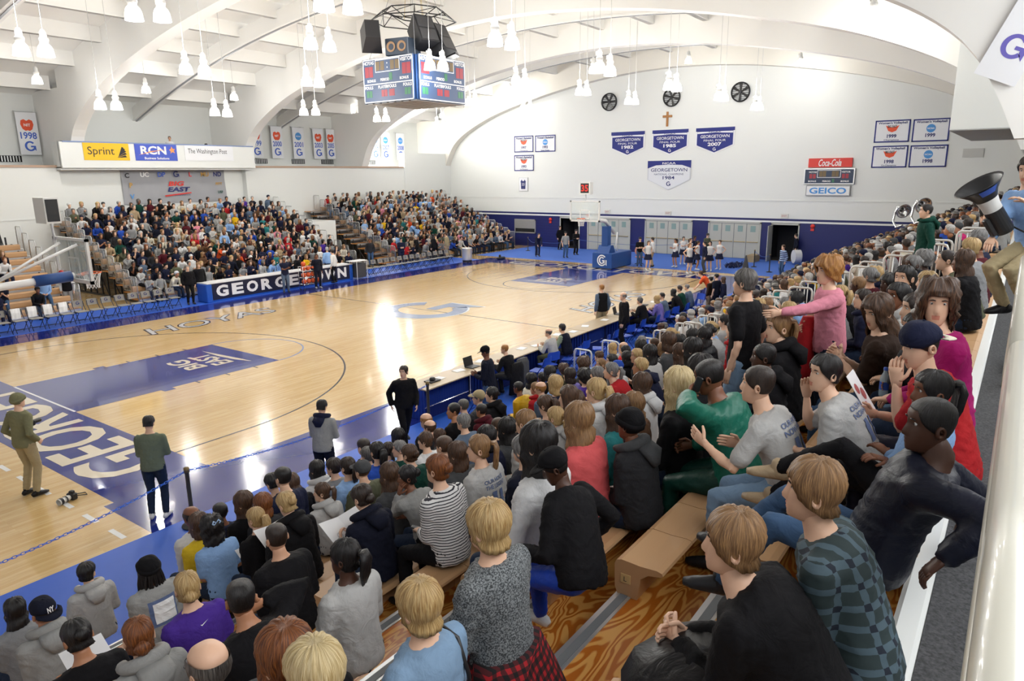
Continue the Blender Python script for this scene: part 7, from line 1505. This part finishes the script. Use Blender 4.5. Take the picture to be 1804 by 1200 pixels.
# sheets and programmes held by readers
PRINT=M('print_grey',(.55,.56,.6),.8); PRED=M('print_red',srgb('#b05a5a'),.8)
def programme(s,label,tilt=.6,w=.2,h=.27,off=(0,.43,.36),red=False,open_=True):
    r=thing('programme',label,'paper',wpt(s,off),rot=(tilt,0,s['rz']),group='programmes being read'); 
    for k in ((-1,1) if open_ else (0,)):
        q=MB(); a=.22*k; q.box((0 if k>=0 else -w,-h/2,0),(w if k>=0 else 0,h/2,.003),T=Matrix.Rotation(-a if k else 0,4,'Y')); p_=q.obj('page',PAPER,r)
        q=MB(); 
        if red: 
            for (x,y,rr) in ((.06,.05,.035),(.13,.0,.04),(.08,-.07,.03)): q.lathe([(1e-4,.0045),(rr,.0045)],10,0,(x if k>=0 else x-w,y,0),T=Matrix.Rotation(-a if k else 0,4,'Y'))
            q.obj('print',PRED,p_)
        else:
            q.lathe([(.02,.0045),(.035,.0045)],14,0,((w/2 if k>=0 else -w/2),-.02,0),T=Matrix.Rotation(-a if k else 0,4,'Y')); q.obj('print',PRINT,p_)
for lb,l,kw in (('person with dark bun in navy','large open white programme read by the navy hoodie',dict(w=.24,h=.32)),('woman with twisted blond','white programme held by the black hoodie',dict()),('boy with black hair bent','white sheet read by the bent boy',dict(open_=False)),('woman with brown hair and dark','white sheet held beside the bent boy',dict(open_=False)),('person with messy dark bun','big white sheet at the bottom left corner',dict(w=.26,h=.36,open_=False)),('man in navy and cream cap','programme with red pictures held by the cap wearer',dict(w=.2,h=.3,off=(.1,.5,.38),red=True,open_=False,tilt=1.0)),('woman with long blond ponytail in black','small printed card held by the blond ponytail',dict(w=.12,h=.16,open_=False,off=(-.1,.36,.3)))):
    programme(near_of(lb),l,**kw)
q=MB(); q.box((-.11,-.15,0),(.11,.15,.006)); r=thing('programme','folded programme on the bench beside the dark hooded coat','paper',(-1.75,yn(9)-.12,zn(9)+.245),.5); q.obj('page',PAPER,r); q=MB(); [q.lathe([(1e-4,.0075),(rr,.0075)],10,0,(x,y,0)) for x,y,rr in ((-.03,.06,.03),(.04,0,.035),(-.02,-.07,.03))]; q.obj('print',PRED,r)
# phone at the ear of the man in green
s=near_of('heavy man in green'); P=_pose[s['pk']]; q=MB(); q.bbox((-.012,-.025,-.06),(.012,.025,.06),.006); tag(q.obj('mobile_phone',BLACK,None,loc=wpt(s,P.hc+V3(-.1,.03,-.03)),rot=(.3,0,s['rz'])),'black phone held to the ear of the green jacket','phone')
s=near_of('woman with auburn bun in black'); q=MB(); q.bbox((-.025,-.05,-.006),(.025,.05,.006),.004); tag(q.obj('mobile_phone',BLACK,None,loc=hand_of(s,1,.12),rot=(.2,0,.5)),'dark phone in the hand of the striped shirt','phone')
# spectacles on the empty bench end
r=thing('swim_goggles','blue and green goggles lying on the bench end','goggles',(-3.1,yn(8)-.14,zn(8)+.245),.6)
for x,m in ((-.05,INKL),(.05,M('goggle_green',srgb('#2f9a4a'),.3))): q=MB(); q.lathe([(.03,0),(.032,.012),(.02,.02),(1e-4,.022)],12,0,(x,0,0)); q.obj('lens',m,r,smooth=True)
q=MB(); q.tube([(-.07,0,.01),(-.12,-.06,.005),(-.06,-.12,.004)],.004,5); q.tube([(.07,0,.01),(.13,-.05,.005),(.1,-.13,.004)],.004,5); q.tube([(-.02,0,.01),(.02,0,.01)],.004,5); q.obj('strap',BLACK,r)
# dark coat in the lap of the streaked-hair man, red jacket on the pink arm
def drape(name,label,cat,mat,pts,w,d,seed=0):
    q=MB(); V=[];F=[]; n=len(pts); m=14; r_=random.Random(seed)
    for i,p in enumerate(pts):
        for k in range(m): a=2*PI*k/m; rr=1+.12*math.sin(a*3+i*1.3)+.08*math.sin(a*5-i); V.append((p[0]+w[i]*rr*math.cos(a),p[1]+d[i]*rr*math.sin(a),p[2]))
    for i in range(n-1):
        for k in range(m): F.append((i*m+k,i*m+(k+1)%m,(i+1)*m+(k+1)%m,(i+1)*m+k))
    F+= [tuple(range(m)),tuple(range((n-1)*m,n*m))]; q.add(V,F); return tag(q.obj(name,mat,smooth=True),label,cat)
s=near_of('man with streaked'); L=s['loc']; drape('coat','black coat bundled on the lap of the streaked-hair man','coat',fabric('black','shiny'),[(L[0]-.02,L[1]+.33,L[2]-.12),(L[0]-.02,L[1]+.36,L[2]+.05),(L[0]-.02,L[1]+.35,L[2]+.16),(L[0]-.02,L[1]+.33,L[2]+.22)],[.3,.3,.26,.12],[.26,.24,.2,.1])
s=near_of('woman with short auburn curls'); hpos=hand_of(s,0,.02); drape('jacket','red jacket draped over the pink shirt arm','jacket',M('red_fleece',srgb('#b0161f'),.9,bump=(9,.6,.03)),[(hpos[0],hpos[1],hpos[2]-.66),(hpos[0],hpos[1],hpos[2]-.4),(hpos[0],hpos[1],hpos[2]-.1),(hpos[0],hpos[1],hpos[2]+.08)],[.15,.16,.13,.07],[.13,.12,.1,.06])
# megaphone
r=thing('megaphone','black megaphone with blue sticker held above the rail','megaphone',tuple(CAMP+(CF+CR*(1738-W/2)/FPX-CU*(350-H/2)/FPX)*6.3)); dv=Vector(tuple(-CR*.55+CU*.75-CF*.15)).normalized(); r.rotation_euler=dv.to_track_quat('Z','Y').to_euler()
MK=M('megaphone_black',(.02,.02,.022),.35); q=MB(); q.lathe([(.075,-.06),(.09,.0),(.12,.06),(.19,.14),(.205,.15),(.2,.155),(.18,.14),(.11,.05),(.06,-.05)],28); q.obj('bell',MK,r,smooth=True); q=MB(); q.lathe([(.078,-.12),(.08,-.06),(.092,-.0)],24); q.obj('collar_band',M('band_pale',(.7,.7,.68),.4),r,smooth=True); q=MB(); q.lathe([(1e-4,-.36),(.07,-.36),(.08,-.33),(.078,-.12)],20); q.bbox((-.03,-.12,-.34),(.03,-.07,-.16),.01); q.obj('handset_body',MK,r,smooth=False); q=MB(); q.tube([(0,.07,-.35),(.06,.14,-.5),(.1,.1,-.75),(.1,.02,-1.0)],.008,6); q.obj('cable',MK,r,smooth=True)
_lc=r.rotation_euler.to_matrix().inverted()@(Vector(tuple(CAMP))-Vector(r.location)); A0=math.atan2(_lc.y,_lc.x)+.25
q=MB(); n=6; V=[]
for i in range(n+1):
    a=A0-.42+.84*i/n
    for rr,z in ((.1265,.065),(.187,.132)): V.append(((rr+.008)*math.cos(a),(rr+.008)*math.sin(a),z+.002))
q.add(V,[(2*i,2*i+2,2*i+3,2*i+1) for i in range(n)]); q.obj('sticker',INKB,r,fix=False)
m_=text_mesh('TODAY',1,INKW,.1,.04,bold=.03)
for v in m_.vertices: a=A0+v.co.x/.155; t=.5+v.co.y/.07; rr=.1265+.0605*t+.0125; v.co=(rr*math.cos(a),rr*math.sin(a),.07+.067*t+.004)
link('sticker_lettering',m_,r)
# cheer pom-poms pile, cone, floor bag, cart
q=MB(); r_=random.Random(3)
for k in range(160):
    a=r_.uniform(0,6.28); rr=.75*math.sqrt(r_.random()); x,y=rr*math.cos(a)*1.3,rr*math.sin(a)*.6; q.tube([(x,y,.02),(x+r_.uniform(-.1,.1),y+r_.uniform(-.1,.1),r_.uniform(.08,.25))],.02,4)
o=q.obj('pompom_pile',M('pompom_navy',srgb('#1a2148'),.4),None,loc=tuple(at(1293,470,'z',.0))); tag(o,'pile of navy pom-poms on the end carpet','pom-poms'); o['kind']='stuff'
q=MB(); q.lathe([(1e-4,.85),(.03,.85),(.2,.05),(.26,.04),(.26,0)],18); tag(q.obj('megaphone_cone',M('cone_black',(.03,.03,.04),.5),None,loc=tuple(at(1313,476,'z',.012)),smooth=True),'black cone standing next to the pom-poms','cone')
q=MB(); q.bbox((-.5,-.15,0),(.2,.15,.14),.05); q.bbox((-.35,-.08,.12),(-.22,.06,.3),.03); tag(q.obj('gear_bag',BLACK,None,loc=tuple(at(885,456,'z',0.0))),'black gear lying on the court corner by the carpet','bag')
r=thing('equipment_cart','white-framed black equipment cart at the scorer table end','cart',(19.05,16.85,.012)); q=MB(); q.bbox((-.32,-.25,.1),(.32,.25,.85),.01); q.obj('body',M('cart_dark',(.05,.05,.055),.5),r); q=MB()
for x in (-.36,.36):
    for y in (-.28,.28): q.tube([(x,y,0),(x,y,1.0)],.016,6)
q.box((-.6,-.3,.98),(.4,.3,1.01)); q.obj('frame',M('cart_white',(.75,.75,.75),.4),r)
q=MB(); q.box((-.55,-.25,0),(.55,.25,.42)); tag(q.obj('cardboard_box',M('carton',srgb('#a08c6c'),.8),None,loc=tuple(at(1334,458,'z',.012)-V3(.9,0,0))),'low tan box by the wall near the right doorway','box')
# sousaphones of the band
for i,(px,py) in enumerate(((1592,372),(1627,362))):
    P=at(px,py,'x',27.5-3*i); r=thing('sousaphone','silver sousaphone bell above the band, %s one'%('left','right')[i],'instrument',tuple(P),rot=(0,-.5,.6)); q=MB(); q.lathe([(.05,-.5),(.07,-.25),(.14,-.08),(.3,0),(.31,.01),(.28,0),(.12,-.1),(.04,-.4)],22,T=Matrix.Rotation(-PI/2+.2,4,'Y')); q.obj('bell',CHROME,r,smooth=True); q=MB(); q.tube([(.5,0,-.1),(.55,0,-.4),(.3,.1,-.7),(-.1,.1,-.75),(-.3,0,-.5)],.045,10); q.obj('tubing',CHROME,r,smooth=True)
dr=thing('bass_drum','white bass drum of the band by the right doorway','drum',tuple(at(1403,452,'z',.5)),.6); q=MB(); q.lathe([(1e-4,-.18),(.4,-.18),(.4,.18),(1e-4,.18)],24,T=Matrix.Rotation(PI/2,4,'X')); q.obj('shell',M('drum_shell',(.6,.6,.62),.4),dr); q=MB(); q.tube([(.4*math.cos(t),-.19,.4*math.sin(t)) for t in np.linspace(0,2*PI,25)],.02,6,cap=False); q.obj('hoop',STEEL,dr)
# coats over the two left table chairs
for i,(x,y) in enumerate(((6.9,-2.35),(7.35,-2.2))):
    drape('coat','dark coat hung on a table chair, %s'%('left one','right one')[i],'coat',fabric(('black','dgrey')[i]),[(x,y,.1),(x,y,.4),(x,y+.02,.75),(x,y+.02,.88)],[.26,.27,.25,.2],[.12,.12,.08,.05])
# floor level hoops in front of row A
for i,(px,py) in enumerate(((1027,617),(1076,602))):
    P=at(px,py,'z',1.06); r=thing('aisle_hoop_rail','pale metal hoop rail at the foot of the aisle, %s'%('left one','right one')[i],'railing',(P[0],P[1]+.25,.012),group='aisle hoop rails'); link('hoop_frame',hm,r); [link('picket',m_,r) for m_ in pm]

# ================= lettering and marks on clothing =================
from mathutils.bvhtree import BVHTree
_bv={}
def decal(s,mesh,mat,cx,up,name='shirt_print',scale=1,off=.006,front=False):
    """wrap a flat mesh (x right as read from behind, y up) onto the back of a top"""
    n=s['pk']; g=(n[0],n[3]); key=('t',s['tk'])+g; me=_lib[key]; P=_pose[n]
    if key not in _bv: _bv[key]=BVHTree.FromPolygons([v.co for v in me.vertices],[tuple(p.vertices) for p in me.polygons])
    U=nrm(P.p2-P.p1); R=nrm(P.right); B=np.cross(R,U); B=-B if (B[1]>0)!=front else B   # B points backwards
    O=P.p2+U*(up-.05); r=None
    for o in bpy.data.objects:
        if o.get('label')==s['label']: r=o; break
    m=mesh.copy(); n_=len(m.vertices); co=np.empty(n_*3); m.vertices.foreach_get('co',co); co=co.reshape(-1,3)
    for i in range(n_):
        q=O+R*(co[i,0]+cx)+U*co[i,1]+B*.6; h=_bv[key].ray_cast(Vector(q),Vector(-B),1.2)
        if h[0] is not None: co[i]=np.array(h[0])+B*off
        else: co[i]=q-B*.45
    m.vertices.foreach_set('co',co.ravel()); m.materials.clear(); m.materials.append(mat); m.update()
    for ch in r.children:
        if ch.name.split('.')[0]=='top': return link(name,m,ch)
def sub(me,k=.03):
    b=bmesh.new(); b.from_mesh(me)
    for _ in range(6):
        e=[e for e in b.edges if e.calc_length()>k]
        if not e: break
        bmesh.ops.subdivide_edges(b,edges=e,cuts=1); bmesh.ops.triangulate(b,faces=b.faces)
    b.to_mesh(me); b.free(); return me
def rectm(w,h): q=MB(); q.add([(-w/2,-h/2,0),(w/2,-h/2,0),(w/2,h/2,0),(-w/2,h/2,0)],[(0,1,2,3)]); return sub(q.mesh('r',[]))
def words(s,t,mat,cx,up,width,height): return decal(s,sub(text_mesh(t,1,None,width,height,bold=.02)),mat,cx,up)
INKS=M('ink_slate',srgb('#5f6f96'),.8)
for lb in ('man with thick black hair','man with short dark hair in grey','girl with blond ponytail in grey'):
    s=near_of(lb); words(s,'OUR HOUSE',INKS,0,-.03,.24,.035); words(s,'THE LEGEND' if 'girl' in lb else 'NOW HERE',INKS,0,-.08,.24,.038); words(s,'II',INKS,0,-.2,.13,.15)
s=near_of('balding man in white'); words(s,'IT',INKN,0,.0,.05,.035); words(s,'GEORGETOWN',INKG,0,-.06,.26,.045)
s=near_of('person in black beanie with long'); decal(s,rectm(.24,.26),INKS,0,-.17); decal(s,rectm(.19,.2),INKW,.005,-.17,off=.012)
o=None
s=near_of('woman with blond bun in purple'); q=MB(); q.add([(-.03,.0,0),(-.022,-.012,0),(.035,.012,0),(-.018,-.004,0)],[(0,1,2,3)]); decal(s,q.mesh('w',[]),INKW,0,-.01)
for lb,t in (('person in navy cap with white','NY'),):
    s=near_of(lb); P=_pose[s['pk']]
    for o in bpy.data.objects:
        if o.get('label')==s['label']:
            for ch in o.children:
                if ch.name.split('.')[0]=='cap': link('cap_letters',text_mesh(t,1,INKW,.055,.05,bold=.03),ch,(0,.107,.092),(PI/2-.35,0,PI))
s=near_of('man with cropped black hair in black and navy'); m_=sub(text_mesh('THE\nNORTH\nFACE',1,None,.05,.055,bold=.02)); co=[tuple(v.co) for v in m_.vertices]
for v in m_.vertices: v.co.x=-v.co.x
decal(s,m_,INKW,.09,-.07,front=True)
# blue bow in the black curls
s=near_of('woman with black curls and blue'); P=_pose[s['pk']]; r=thing('hair_bow','small pale blue bow tied in black curls','bow',wpt(s,P.hc+V3(-.01,-.12,.1)),s['rz']); q=MB()
for k in (-1,1): q.tube([(0,0,0),(k*.03,0,.025),(k*.045,-.005,0),(k*.03,0,-.02),(0,0,0)],[.004,.008,.009,.008,.004],6)
q.obj('loops',M('bow_blue',srgb('#a9c6ea'),.5),r,smooth=True)
# strap over the denim shoulder
s=near_of('woman with short blond hair in denim'); L=s['loc']

drape('tied_shirt','red and black checked shirt tied round the tweed sweater','shirt',fabric('red','buffalo'),[wpt(near_of('woman with blond bob in dark'),v) for v in ((.04,-.05,-.12),(.03,-.03,.0),(.0,0,.12),(0,0,.2))],[.31,.27,.215,.19],[.22,.19,.165,.15])
s=near_of('woman with headband'); hp_=hand_of(s,0,.1); r=thing('water_bottle','small water bottle with blue label held by the headband woman','bottle',(hp_[0],hp_[1],hp_[2]-.08)); q=MB(); q.lathe([(1e-4,0),(.03,.0),(.032,.02),(.032,.14),(.014,.18),(.014,.2)],14); q.obj('bottle_body',M('bottle_clear',(.6,.75,.85),.1,alpha=.6),r,smooth=True); q=MB(); q.lathe([(.0325,.05),(.0325,.11)],14); q.obj('bottle_label',INKB,r,smooth=True); q=MB(); q.lathe([(.016,.195),(.016,.215),(1e-4,.217)],12); q.obj('bottle_cap',INKB,r,smooth=True)
s=near_of('woman with short blond hair in denim'); P=_pose[s['pk']]; q=MB(); sh=P.sh[0]; q.tube([wpt(s,v) for v in (sh+V3(-.03,-.13,-.3),sh+V3(-.04,-.125,-.12),sh+V3(-.045,-.07,.045),sh+V3(-.045,.03,.07),sh+V3(-.04,.12,0))],.009,6); tag(q.obj('bag_strap',BLACK,smooth=True),'dark bag strap over the denim shoulder','strap')

P=at(1745,640,'z',EDZ+.1); q=MB(); q.bbox((-.3,-.05,0),(.3,.05,.3),.02); tag(q.obj('equipment_case',BLACK,None,loc=(P[0]+.3,-12.33,EDZ)),'black equipment case standing behind the guard rail','case')
